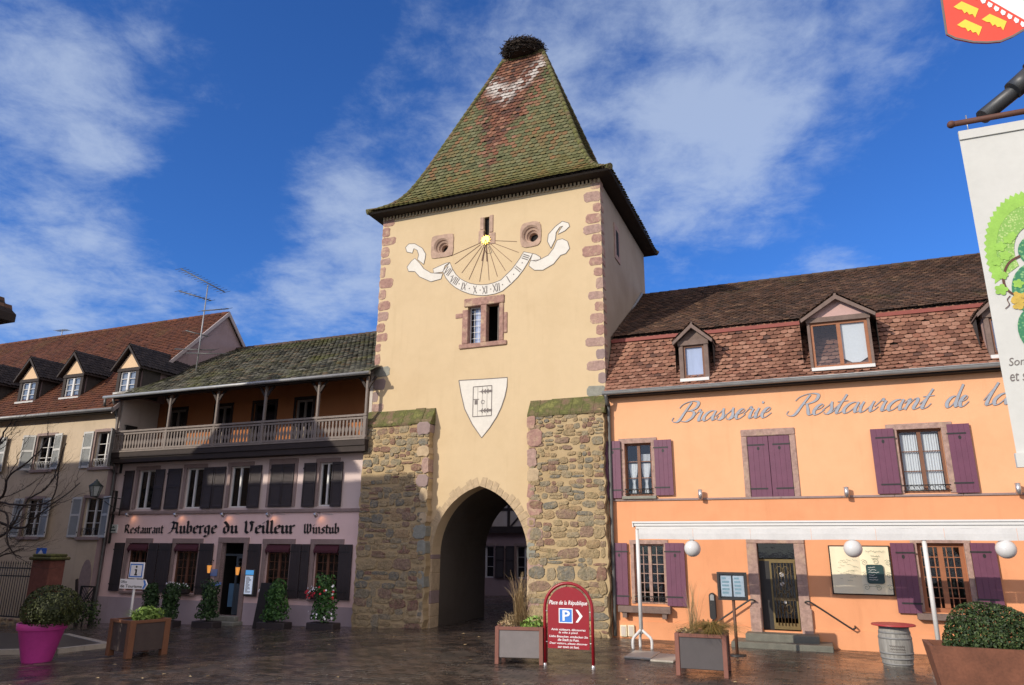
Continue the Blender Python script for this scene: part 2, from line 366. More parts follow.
def glassmat(name='window_glass', tint=(.9, .95, 1)):
    mt, nt, b = newmat(name); ns = nt.nodes; out = [n for n in ns if n.type == 'OUTPUT_MATERIAL'][0]; ns.remove(b)
    tr = nn(nt, 'ShaderNodeBsdfTransparent'); tr.inputs[0].default_value = (*[t * .92 for t in tint], 1); gl = nn(nt, 'ShaderNodeBsdfGlossy'); gl.inputs['Roughness'].default_value = .03
    co = coords(nt); bp = nn(nt, 'ShaderNodeBump'); bp.inputs['Strength'].default_value = .12; bp.inputs['Distance'].default_value = .02; nt.links.new(nz(nt, co, 2.5, 3), bp.inputs['Height'])
    nt.links.new(bp.outputs[0], gl.inputs['Normal'])
    lw = nn(nt, 'ShaderNodeLayerWeight'); lw.inputs[0].default_value = .5; mx = nn(nt, 'ShaderNodeMixShader')
    nt.links.new(mt_(nt, 'ADD', mt_(nt, 'POWER', lw.outputs['Facing'], 4.0), .075), mx.inputs[0]); nt.links.new(tr.outputs[0], mx.inputs[1]); nt.links.new(gl.outputs[0], mx.inputs[2]); nt.links.new(mx.outputs[0], out.inputs[0])
    return mt
def leafmat(name, c1, c2, c3=None, rough=.55):
    mt, nt, b = newmat(name); g = nn(nt, 'ShaderNodeNewGeometry')
    st = [(0, c1), (.6, c2), (1, c3 or sc(c2, 1.5))]
    nt.links.new(ramp(nt, g.outputs['Random Per Island'], st), b.inputs['Base Color']); b.inputs['Roughness'].default_value = rough
    b.inputs['Specular IOR Level'].default_value = .35
    return mt
def emis(name, c, k):
    mt, nt, b = newmat(name); b.inputs['Base Color'].default_value = (*c, 1); b.inputs['Emission Color'].default_value = (*c, 1); b.inputs['Emission Strength'].default_value = k; return mt
def smeared(name, c, k=.6):
    mt, nt, b = newmat(name); co = coords(nt); f = nz(nt, co, 9, 7, .7); g = nz(nt, co, 3.2, 5, .65)
    col = ramp(nt, f, [(.3, sc(c, .68)), (.7, sc(c, 1.25))]); col = mixc(nt, mr(nt, g, .52, .66, 0, k), col, (.58, .45, .285)); col = mixc(nt, mr(nt, nz(nt, co, 22, 4, .7), .58, .75, 0, .5), col, (.16, .09, .08))
    nt.links.new(col, b.inputs['Base Color']); b.inputs['Roughness'].default_value = .92; b.inputs['Specular IOR Level'].default_value = .25; bump(nt, b, f, .6, .025); return mt
def stonesmat():
    mt, nt, b = newmat('rubble_stones'); co = coords(nt); g = nn(nt, 'ShaderNodeNewGeometry')
    col = ramp(nt, g.outputs['Random Per Island'], [(0, (.40, .295, .165)), (.14, (.28, .155, .115)), (.26, (.30, .26, .185)), (.4, (.44, .335, .19)), (.54, (.31, .205, .15)), (.68, (.37, .305, .20)), (.8, (.22, .21, .175)), (.88, (.42, .29, .16)), (1, (.27, .19, .15))], 'CONSTANT')
    f = nz(nt, co, 12, 7, .72); f2 = nz(nt, co, 3, 5, .65)
    col = mixc(nt, mr(nt, f, .40, .75, 0, .62), col, (.10, .08, .055)); col = mixc(nt, mr(nt, nz(nt, co, 26, 4, .7), .52, .75, 0, .55), col, (.36, .30, .20)); col = mixc(nt, mr(nt, f2, .52, .72, 0, .4), col, (.14, .145, .06)); col = mixc(nt, mr(nt, nz(nt, co, 5.5, 6, .7), .48, .66, 0, .75), col, (.40, .305, .175))
    nt.links.new(col, b.inputs['Base Color']); b.inputs['Roughness'].default_value = .92; b.inputs['Specular IOR Level'].default_value = .25; bump(nt, b, mt_(nt, 'ADD', f, mt_(nt, 'MULTIPLY', f2, .6)), 1.0, .07); return mt
def mossmat():
    mt, nt, b = newmat('mossy_cap'); co = coords(nt); n = nz(nt, co, 2.2, 6, .65); f = nz(nt, co, 18, 5, .7)
    col = ramp(nt, n, [(.34, (.20, .12, .085)), (.46, (.16, .13, .06)), (.54, (.10, .105, .03)), (.66, (.20, .20, .06))])
    col = mixc(nt, mr(nt, f, .4, .75, 0, .7), col, (.05, .05, .02)); nt.links.new(col, b.inputs['Base Color']); b.inputs['Roughness'].default_value = .95
    bump(nt, b, f, .8, .03); return mt
def scaly(name, c1, c2, k):
    mt, nt, b = newmat(name); v = nn(nt, 'ShaderNodeTexVoronoi', feature='F1'); v.inputs['Scale'].default_value = k; nt.links.new(coords(nt), v.inputs['Vector'])
    nt.links.new(mixc(nt, mr(nt, mt_(nt, 'ADD', v.outputs['Distance'], mt_(nt, 'MULTIPLY', nz(nt, coords(nt), 9, 3), .5)), .35, .75), c2, c1), b.inputs['Base Color']); b.inputs['Roughness'].default_value = .8; return mt
def barrelwood():
    mt, nt, b = newmat('grey_barrel_wood'); n = nz(nt, coords(nt, scale=(9, 9, .8)), 3, 5); n2 = nz(nt, coords(nt), 30, 3)
    nt.links.new(ramp(nt, n, [(.3, (.16, .155, .14)), (.7, (.33, .32, .29))]), b.inputs['Base Color']); b.inputs['Roughness'].default_value = .75; bump(nt, b, n, .5, .01); return mt

M = dict(
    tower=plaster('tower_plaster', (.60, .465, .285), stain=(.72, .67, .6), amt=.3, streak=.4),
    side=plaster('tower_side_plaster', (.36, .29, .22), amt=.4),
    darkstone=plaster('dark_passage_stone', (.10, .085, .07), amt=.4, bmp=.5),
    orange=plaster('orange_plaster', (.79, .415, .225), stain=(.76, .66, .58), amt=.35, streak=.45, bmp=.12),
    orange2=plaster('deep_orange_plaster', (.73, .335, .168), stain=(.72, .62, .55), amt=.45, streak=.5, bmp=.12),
    pink=plaster('pink_plaster', (.84, .62, .59), amt=.2, streak=.25, bmp=.12), plinth=plaster('mauve_plinth', (.46, .38, .41), amt=.3, bmp=.12),
    yellow=plaster('weathered_yellow_plaster', (.54, .44, .32), stain=(.55, .54, .54), amt=.65, streak=.5), greyside=plaster('grey_pink_plaster', (.36, .27, .27), amt=.4),
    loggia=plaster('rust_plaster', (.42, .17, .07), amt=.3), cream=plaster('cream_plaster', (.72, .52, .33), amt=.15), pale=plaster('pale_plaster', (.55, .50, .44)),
    dormpink=plain('pink_board', (.50, .33, .30), .8, .1),
    rubble=rubble(), stones=stonesmat(), mortar=plaster('sandy_mortar', (.43, .325, .185), stain=(.6, .54, .42), amt=.6, streak=.4, bmp=.8, grain=22), pinkstone=smeared('pink_sandstone', (.35, .21, .17)), dullpink=plain('dull_pink_stone', (.42, .29, .215), .9, .35, 5, bmp=.4), rosestone=smeared('rose_sandstone', (.39, .25, .20), .8), fadedwhite=plain('faded_white_paint', (.66, .63, .56), .85, .10, 2.5, bmp=.1), palestone=plain('pale_stone', (.44, .335, .21), .9, .3, 5, bmp=.4),
    mauvestone=smeared('mauve_sandstone', (.37, .25, .21), .3), brownstone=plain('brown_stone', (.27, .20, .185), .9, .2, 6, bmp=.2), greystone2=plain('worn_dark_step', (.13, .13, .105), .6, .3, 5, bmp=.3), greystone=plain('grey_stone', (.24, .24, .20), .85, .3, 6, bmp=.3),
    mossy=mossmat(),
    ttile=towertile(),
    mtile=tilemat('red_scale_tiles', [(0, (.16, .07, .046)), (.25, (.255, .12, .078)), (.5, (.32, .16, .105)), (.72, (.39, .21, .145)), (.9, (.29, .125, .08)), (1, (.09, .05, .04))], dirt=.5),
    utile=tilemat('brown_tiles', [(0, (.05, .031, .021)), (.3, (.10, .054, .034)), (.6, (.145, .075, .046)), (.85, (.075, .047, .035)), (1, (.21, .12, .07))], moss=(.075, .07, .025), mossamt=(.58, .74), dirt=.5),
    atile=tilemat('grey_mossy_tiles', [(0, (.05, .052, .042)), (.3, (.11, .11, .085)), (.6, (.18, .18, .14)), (.85, (.25, .24, .19)), (1, (.22, .15, .09))], moss=(.19, .20, .07), mossamt=(.5, .68)),
    ytile=tilemat('red_brown_tiles', [(0, (.075, .026, .014)), (.4, (.115, .038, .018)), (.8, (.15, .05, .022)), (1, (.10, .036, .02))], moss=(.11, .065, .02), mossamt=(.52, .72), dirt=.35),
    dtile=tilemat('slate_tiles', [(0, (.02, .018, .02)), (1, (.05, .042, .04))], dirt=.3), ridge=plain('ridge_tile', (.07, .045, .032), .9, .35),
    rooflin=plain('dark_boards', (.022, .016, .013), .9, .3), redtrim=plain('red_trim', (.24, .06, .045), .7, .15),
    greywood=plain('grey_wood', (.20, .17, .15), .85, .22, 5, stretch=(1, 1, .25)), darkwood=plain('dark_wood', (.028, .019, .016), .8, .3, 5), brownwood=plain('brown_wood', (.13, .055, .03), .7, .25, 5),
    dormwood=plain('weathered_brown_wood', (.17, .12, .10), .85, .3, 5), palewood=plain('varnished_wood', (.17, .075, .04), .6, .2, 6),
    purple=plain('purple_paint', (.135, .044, .082), .5, .14, 4, bmp=.05), brownshut=plain('dark_brown_paint', (.036, .028, .029), .6, .15, 4, bmp=.05),
    whiteshut=plain('pale_grey_paint', (.50, .50, .48), .6, .08, 5, bmp=.05), shutlou=plain('shutter_grey', (.27, .285, .28), .7, .1, 5), white=plain('white_paint', (.66, .66, .64), .45, .05, 5, bmp=.03),
    canvas=plain('white_canvas', (.60, .60, .59), .8, .10, 4, bmp=.05), zinc=plain('zinc', (.30, .31, .31), .5, .2, 4, metal=.35), zincdark=plain('dark_zinc', (.11, .11, .105), .5, .25, 4, metal=.3),
    iron=plain('black_iron', (.018, .018, .018), .5, .2, 8), steel=plain('brushed_steel', (.55, .55, .55), .35, .08, 6, metal=.8), iron2=plain('bronze_grille', (.16, .12, .06), .45, .25, 8, metal=.5), brass=plain('brass', (.17, .125, .05), .5, .25, 8, metal=.3),
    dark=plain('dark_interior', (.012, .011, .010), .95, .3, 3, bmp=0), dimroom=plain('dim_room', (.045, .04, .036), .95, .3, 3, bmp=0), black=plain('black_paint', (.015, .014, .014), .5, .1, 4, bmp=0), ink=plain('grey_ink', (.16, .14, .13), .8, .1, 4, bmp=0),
    letter=plain('grey_blue_lettering', (.31, .34, .39), .6, .15, 8, bmp=0), letter2=plain('brown_letter_edge', (.36, .19, .09), .7, .1, bmp=0),
    glass=glassmat(), curtain=plain('lace_curtain', (.70, .70, .68), .9, .08, 30, bmp=.2), greycurtain=plain('grey_net_curtain', (.30, .31, .32), .9, .3, 5, bmp=.1), bluecurtain=plain('pale_blue_blind', (.50, .55, .70), .8, .12, 3, bmp=.05, stretch=(3, 3, .2)),
    burg=plain('burgundy_canvas', (.06, .010, .018), .85, .15, 5), globe=plain('opal_globe', (.60, .60, .59), .25, .03, 3, bmp=0), signred=plain('red_sign_paint', (.27, .008, .016), .35, .06, 3, bmp=0), signblue=plain('blue_sign_paint', (.02, .12, .55), .4, .05, 3, bmp=0),
    signwhite=plain('white_lettering', (.82, .82, .82), .5, .02, 3, bmp=0), pinkpot=plain('magenta_plastic', (.50, .05, .27), .45, .14, 2.5, bmp=.03), soil=plain('soil', (.03, .022, .016), .95, .4, 10),
    corten=plain('rusty_steel', (.165, .062, .033), .7, .4, 3.5, bmp=.15), planterwood=plain('reddish_post', (.21, .085, .06), .65, .2, 6, stretch=(1, 1, .3)), panel=plain('taupe_panel', (.078, .068, .068), .6, .1, 5, bmp=.05),
    oldwood=plain('orange_brown_wood', (.16, .065, .028), .7, .25, 6, stretch=(1, 1, .3)), dkpanel=plain('dark_brown_panel', (.055, .038, .032), .7, .25, 6), barrel=barrelwood(), redtop=plain('red_table_top', (.36, .04, .04), .4, .08, 4, bmp=.02),
    pavedark=plain('dark_wet_slab', (.06, .055, .05), .3, .3, 4, bmp=.3), panellight=plain('pale_taupe_panel', (.19, .17, .165), .6, .12, 5, bmp=.05), menupaper=plain('bluish_menu_paper', (.50, .56, .60), .6, .3, 5, bmp=0), bluegreen=plain('blue_green_print', (.25, .38, .42), .7, .3, 9, bmp=0), brownpole=plain('brown_pole', (.10, .045, .025), .6, .2, 5, bmp=0), palewood2=plain('orange_varnished_wood', (.30, .115, .05), .55, .15, 6), sketch=plain('faded_green_ink', (.22, .25, .17), .8, .1, bmp=0), cream_paper=plain('cream_board', (.76, .68, .48), .6, .06, 4, bmp=0), dkgreen=plain('dark_green_board', (.012, .045, .045), .5, .1, 5, bmp=0), brick=plain('red_brick_pillar', (.20, .075, .055), .9, .35, 5, bmp=.5), bark=plain('grey_bark', (.055, .045, .04), .9, .3, 8),
    box=leafmat('box_leaves', (.018, .035, .010), (.045, .080, .022), (.085, .12, .035)), ivy=leafmat('shrub_leaves', (.012, .032, .012), (.03, .07, .02), (.06, .12, .035)), lime=leafmat('bright_leaves', (.10, .18, .03), (.19, .30, .05), (.28, .40, .10)),
    straw=leafmat('straw_grass', (.24, .16, .08), (.36, .26, .13), (.48, .37, .20)), olive=leafmat('olive_grass', (.10, .09, .022), (.21, .15, .035), (.32, .19, .06)), redfl=leafmat('red_petals', (.30, .01, .02), (.45, .02, .03)), whitefl=leafmat('white_petals', (.6, .6, .62), (.75, .72, .75)),
    twig=leafmat('nest_twigs', (.018, .014, .012), (.04, .03, .024), (.09, .07, .055), .9), gold=plain('gilding', (.75, .48, .05), .35, .1, 6, metal=.3), bwhite=plain('banner_cloth', (.56, .565, .53), .85, .07, 3, bmp=.1),
    crest=plain('crest_red', (.72, .07, .04), .5, .04, 3, bmp=0), cyel=plain('crest_yellow', (.85, .60, .06), .5, .05, 3, bmp=0), dgreen=scaly('scaly_green', (.22, .42, .09), (.50, .62, .25), 70), dgreen2=scaly('scaly_dark_green', (.04, .20, .10), (.25, .48, .20), 55), dlime=plain('leaf_lime', (.27, .50, .08), .7, .2, 10, bmp=0),
    rust=plain('rusty_rod', (.10, .04, .025), .7, .25, 8), lamp=emis('lamp_glow', (1, .40, .08), .45), warm=emis('lit_menu', (.75, .85, 1), .30), bluelit=emis('lit_blue', (.12, .45, .9), .35), enamel=plain('white_enamel', (.62, .66, .62), .4, .05, bmp=0), lawn=plain('damp_soil_strip', (.05, .045, .03), .95, .3, 5),
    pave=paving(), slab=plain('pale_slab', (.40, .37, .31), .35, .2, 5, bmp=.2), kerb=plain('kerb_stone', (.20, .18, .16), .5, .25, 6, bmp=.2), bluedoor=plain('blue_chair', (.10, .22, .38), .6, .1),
)
exec_later = []
# ------------------------------------------------------------------ shared builders
def wall_holes(mb, s0, s1, z0, z1, d, holes, dep):
    """upright wall sheet with rectangular holes and their reveals running back by dep"""
    S = sorted({s0, s1, *[h[0] for h in holes], *[h[1] for h in holes]}); Z = sorted({z0, z1, *[h[2] for h in holes], *[h[3] for h in holes]})
    S = [v for v in S if s0 <= v <= s1]; Z = [v for v in Z if z0 <= v <= z1]
    for i in range(len(S) - 1):
        for j in range(len(Z) - 1):
            cx, cz = (S[i] + S[i + 1]) / 2, (Z[j] + Z[j + 1]) / 2
            if any(h[0] < cx < h[1] and h[2] < cz < h[3] for h in holes): continue
            mb.flat([(S[i], Z[j]), (S[i + 1], Z[j]), (S[i + 1], Z[j + 1]), (S[i], Z[j + 1])], d)
    for a, b, c, e in holes:
        y0, y1 = -d, -d + dep
        mb.quad((a, y0, c), (a, y1, c), (a, y1, e), (a, y0, e)); mb.quad((b, y1, c), (b, y0, c), (b, y0, e), (b, y1, e))
        mb.quad((a, y1, e), (b, y1, e), (b, y0, e), (a, y0, e)); mb.quad((a, y0, c), (b, y0, c), (b, y1, c), (a, y1, c))
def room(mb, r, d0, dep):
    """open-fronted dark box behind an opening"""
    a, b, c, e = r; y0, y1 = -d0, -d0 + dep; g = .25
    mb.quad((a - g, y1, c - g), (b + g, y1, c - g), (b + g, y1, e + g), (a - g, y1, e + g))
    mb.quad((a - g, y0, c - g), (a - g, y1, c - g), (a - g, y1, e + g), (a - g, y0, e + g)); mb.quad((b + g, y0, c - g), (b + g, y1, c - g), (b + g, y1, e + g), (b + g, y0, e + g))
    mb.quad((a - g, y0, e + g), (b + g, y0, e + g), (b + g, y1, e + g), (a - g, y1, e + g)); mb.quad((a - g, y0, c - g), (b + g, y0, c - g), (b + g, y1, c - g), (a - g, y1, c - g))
def tile_rows(mb, lines, w, lift=.03, clip=None, jit=.006):
    for i in range(len(lines) - 1):
        A, B = Vector(lines[i][0]), Vector(lines[i][1]); A2, B2 = Vector(lines[i + 1][0]), Vector(lines[i + 1][1])
        e = (B - A).normalized(); up = (A2 + B2) / 2 - (A + B) / 2; up = up - e * up.dot(e)
        nr = e.cross(up).normalized(); a0 = (A.dot(e) + A2.dot(e)) / 2; a1 = (B.dot(e) + B2.dot(e)) / 2; base = A - e * A.dot(e)
        k = math.floor(a0 / w) - 1; off = w / 2 if i % 2 else 0
        while True:
            x0 = k * w + off; k += 1
            if x0 > a1: break
            x0, x1 = max(a0, x0 + .003), min(a1, x0 + w - .003)
            if x1 - x0 < .035: continue
            j = random.uniform(-1, 1) * jit; l = lift + random.uniform(-.3, .5) * lift * .5; sh = up.normalized() * (random.uniform(-1, 1) * .012 - (.05 if random.random() < .012 else 0)); sag = .016 * (1 + math.sin(.55 * x0 + i * .17)) + .009 * (1 + math.sin(1.7 * x0 - i * .23)); l += sag
            P = lambda x, t, h: base + e * (x + j * 0) + up * t + nr * (h + (sag if h < .01 else 0)) + sh
            if clip and not clip(P((x0 + x1) / 2, .5, 0)): continue
            ww = x1 - x0
            bt = [P(x0, .34, l * .8), P(x0 + ww * .18, .07, l), P(x0 + ww * .5, -.02 + j, l), P(x1 - ww * .18, .07, l), P(x1, .34, l * .8)]
            lo = [p - nr * .018 for p in bt]
            top = [P(x1, 1.12, .004), P(x0, 1.12, .004)]
            mb.add(bt + top + lo, [(0, 1, 2, 3, 4, 5, 6)] + [(n + 7, n + 8, n + 1, n) for n in range(4)])
def lines_between(a0, b0, a1, b1, step):
    a0, b0, a1, b1 = map(Vector, (a0, b0, a1, b1)); n = max(2, round(((a1 + b1) / 2 - (a0 + b0) / 2).length / step))
    return [(a0.lerp(a1, i / n), b0.lerp(b1, i / n)) for i in range(n + 1)]
def ridge_caps(mb, pts, r=.11, step=.34):
    P = [Vector(p) for p in pts]
    for a, b in zip(P[:-1], P[1:]):
        n = max(1, round((b - a).length / step))
        for i in range(n):
            p, t = a.lerp(b, i / n), a.lerp(b, (i + 1.06) / n); mb.tube([p, t], [r * 1.1, r * .92], 8)
def frame_mb(mb, r, d, t, dep, mull=None, bars=0, barw=.022, mw=.05):
    a, b, c, e = r
    mb.fb(a, a + t, d, d - dep, c, e); mb.fb(b - t, b, d, d - dep, c, e); mb.fb(a + t, b - t, d - .002, d - dep, e - t, e); mb.fb(a + t, b - t, d - .002, d - dep, c, c + t)
    xs = [a + t, b - t]
    for mu in (mull or []):
        x = a + (b - a) * mu; mb.fb(x - mw, x + mw, d + .012, d - dep, c + t, e - t); xs.insert(-1, x - mw); xs.insert(-1, x + mw)
    for k in range(0, len(xs), 2):
        for i in range(1, bars + 1):
            z = c + t + (e - c - 2 * t) * i / (bars + 1); mb.fb(xs[k], xs[k + 1], d - .012, d - dep + .01, z - barw / 2, z + barw / 2)
def window(root, r, d, wood, mull=(.5,), bars=2, t=.05, recess=.14, surround=None, sw=.14, lintel=.0, proud=.025, sillm=None, vb=0, inner=None, name='window', label=None, dimroom='dark', depth=.55, mw=.045, barw=.022, jamb_r=True, jamb_l=True):
    a, b, c, e = r
    f = MB(); frame_mb(f, r, d - recess, t, .06, list(mull), bars, mw=mw, barw=barw)
    if vb:
        edges = [a + t] + [a + (b - a) * m_ for m_ in mull] + [b - t]
        for k in range(len(edges) - 1):
            for i in range(1, vb + 1):
                x = edges[k] + (edges[k + 1] - edges[k]) * i / (vb + 1); f.fb(x - .011, x + .011, d - recess - .014, d - recess - .046, c + t, e - t)
    if surround:
        m_ = MB()
        if jamb_l: m_.fb(a - sw, a, d + proud, d - .05, c, e)
        if jamb_r: m_.fb(b, b + sw, d + proud, d - .05, c, e)
        m_.fb(a - sw - lintel if jamb_l else a, b + sw + lintel if jamb_r else b, d + proud + .004, d - .05, e, e + sw * 1.15)
        w = m_.build(name, M[surround], root); fr = f.build('frame', M[wood], w)
    else:
        w = f.build(name, M[wood], root); fr = w
    if label: w['label'] = label
    p = MB(); p.flat([(a + t * .5, c + t * .5), (b - t * .5, c + t * .5), (b - t * .5, e - t * .5), (a + t * .5, e - t * .5)], d - recess - .03); p.build('pane', M['glass'], w)
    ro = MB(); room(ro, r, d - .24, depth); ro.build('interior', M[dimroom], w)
    if sillm:
        s_ = MB(); s_.cbox(a - .1, b + .1, -(d + .10), -(d - .12), c - .09, c - .002, .012); s_.build('sill', M[sillm], w)
    return w
def shutter(root, r, d, mat, style='plank', open_=0.0, pivot='l', hole=True, lou=None, thick=.04):
    """leaf flat against the wall at d, or swung out by open_ about its pivot edge"""
    a, b, c, e = r; s_ = MB(); k = MB(); hg = []
    s_.mi = 0
    if style == 'plank':
        n = max(2, round((b - a) / .14)); w = (b - a) / n
        for i in range(n): s_.cbox(a + i * w, a + (i + 1) * w - .001, -(d + thick), -d, c, e, .003)
        for z in (c + .14 * (e - c), c + .86 * (e - c)):
            x0, x1 = (a - .03, b - .1) if pivot == 'l' else (a + .1, b + .03)
            hg.append(MB().fb(x0, x1, d + thick + .008, d + thick - .002, z - .02, z + .02))
        if hole:
            cx, cz = (a + b) / 2, e - .2 * (e - c)
            k.flat([(cx + .035 * math.cos(t * math.pi / 6), cz + .05 * math.sin(t * math.pi / 6)) for t in range(12)], d + thick + .004)
    else:
        t = .05
        s_.fb(a, a + t, d + thick, d, c, e); s_.fb(b - t, b, d + thick, d, c, e)
        for z in (c, c + (e - c) * .52, e - .09): s_.fb(a + t, b - t, d + thick - .002, d, z, z + .09)
        s_.mi = 1; z = c + .09
        while z < e - .12:
            s_.quad((a + t, -(d + .008), z + .05), (b - t, -(d + .008), z + .05), (b - t, -(d + thick - .006), z), (a + t, -(d + thick - .006), z)); z += .045
        s_.fb(a + t, b - t, d + .006, d, c + .02, e - .02)
        hg += [MB().fb(a - .02, a + .02, d + thick + .01, d + thick - .002, e - .22, e - .16), MB().fb(b - .02, b + .02, d + thick + .01, d + thick - .002, c + .16, c + .22)]
    for mb in (s_, k, *hg):
        if open_:
            px = a if pivot == 'l' else b; ang = open_ if pivot == 'l' else -open_
            ca, sa = math.cos(ang), math.sin(ang)
            mb.v = [(px + (v[0] - px) * ca + (v[1] + d) * sa, -d - (v[0] - px) * sa + (v[1] + d) * ca, v[2]) for v in mb.v]
    o = s_.build('shutter', [M[mat], M[lou or mat]], root); 
    for h in hg: h.build('hinge', M['iron'], o)
    if k.v: k.build('heart_hole', M['black'], o)
    return o
def cat(P, n=6):
    P = [Vector((*p, 0)) if len(p) == 2 else Vector(p) for p in P]
    if len(P) < 3: return P
    out = []
    for i in range(len(P) - 1):
        p0, p1, p2, p3 = P[max(i - 1, 0)], P[i], P[i + 1], P[min(i + 2, len(P) - 1)]
        for k in range(n):
            t = k / n; out.append(.5 * ((2 * p1) + (p2 - p0) * t + (2 * p0 - 5 * p1 + 4 * p2 - p3) * t * t + (3 * p1 - p0 - 3 * p2 + p3) * t ** 3))
    return out + [P[-1]]
_st = [0]
def ribbon(mb, pts, wfun, d):
    """a painted stroke of varying width in the plane d"""
    L_, R_ = [], []
    for i, p in enumerate(pts):
        t = pts[min(i + 1, len(pts) - 1)] - pts[max(i - 1, 0)]; t = t.normalized() if t.length > 1e-9 else Vector((1, 0, 0))
        w = wfun(t, i / max(1, len(pts) - 1)) / 2; nrm = Vector((-t.y, t.x, 0)); L_.append(p + nrm * w); R_.append(p - nrm * w)
    _st[0] = (_st[0] + 1) % 40; dd = d + _st[0] * .00012
    mb.add([(p.x, -dd, p.y) for p in L_ + R_], [(i, len(L_) + i, len(L_) + i + 1, i + 1) for i in range(len(L_) - 1)])
BOWL = [(.95, .8), (.7, 1.0), (.3, .85), (.05, .4), (.2, .02), (.5, .1), (.85, .6), (.97, 1.0)]
BB = [[(.95, 2.0), (.65, 1.0), (.4, .15), (.05, .0), (-.3, .2), (-.25, .5)], [(-.05, 1.45), (.2, 1.85), (.9, 2.1), (1.6, 1.95), (1.6, 1.4), (1.1, 1.12), (.7, 1.1)]]
SCRIPT = {'a': ([BOWL, [(.97, 1.0), (.9, .4), (1.0, .03), (1.25, .15), (1.4, .45)]], 1.22), 'r': ([[(-.1, .45), (.2, .95), (.3, 1.18), (.42, .97), (.64, .97)], [(.64, .97), (.55, .5), (.6, .05), (.85, .1), (1.05, .45)]], .95),
 's': ([[(-.1, .4), (.25, .8), (.42, 1.18)], [(.42, 1.18), (.5, .8), (.62, .4), (.45, .03), (.2, .05), (.1, .22)], [(.45, .03), (.7, .1), (.95, .45)]], .9), 'e': ([[(.1, .45), (.5, .6), (.66, .85), (.5, 1.0), (.25, .85), (.08, .4), (.25, .02), (.55, .08), (.9, .45)]], .82),
 'i': ([[(-.1, .45), (.2, 1.0)], [(.2, 1.0), (.13, .4), (.22, .03), (.45, .12), (.65, .45)], [(.35, 1.62), (.33, 1.42)]], .6), 't': ([[(-.1, .45), (.3, 1.1), (.45, 1.8)], [(.45, 1.8), (.25, .8), (.2, .2), (.3, .02), (.55, .12), (.75, .45)], [(-.05, 1.12), (.75, 1.18)]], .68),
 'u': ([[(-.1, .5), (.15, 1.0)], [(.15, 1.0), (.08, .4), (.2, .03), (.45, .1), (.8, .6), (.92, 1.0)], [(.92, 1.0), (.85, .4), (.95, .03), (1.2, .15), (1.4, .45)]], 1.2), 'n': ([[(-.1, .6), (.15, .98), (.22, .8), (.15, 0)], [(.15, .2), (.5, .9), (.75, 1.0), (.8, .7), (.72, .2), (.85, .02), (1.1, .15), (1.3, .45)]], 1.15),
 'd': ([BOWL, [(1.15, 2.05), (.97, 1.0), (.9, .4), (1.0, .03), (1.25, .15), (1.4, .45)]], 1.22), 'l': ([[(-.1, .45), (.5, 1.95)], [(.5, 2.0), (.25, .8), (.2, .15), (.35, .02), (.6, .15), (.8, .45)]], .65),
 'B': (BB + [[(1.1, 1.12), (1.55, .95), (1.6, .45), (1.15, .02), (.6, .1)]], 1.75), 'R': (BB + [[(1.0, 1.1), (1.25, .6), (1.5, .08), (1.75, .06), (1.95, .35)]], 1.75), ' ': ([], .7)}
def script_text(mb, text, s0, s1, z, xh, d, slant=.45, thick=.29, thin=.06, grow=0):
    x = 0; G = []
    for ch in text:
        st, adv = SCRIPT[ch]; G += [[(px + x + slant * py, py) for px, py in l] for l in st]; x += adv
    k = (s1 - s0) / (x + .5)
    for l in G:
        P = [Vector((s0 + p.x * k, z + p.y * xh, 0)) for p in cat(l, 7)]
        ribbon(mb, P, lambda t, f: (thin + (thick - thin) * max(0, -t.y) ** .8 * math.sin(math.pi * min(max(f, .12), .88)) ** .5) * xh + grow, d)
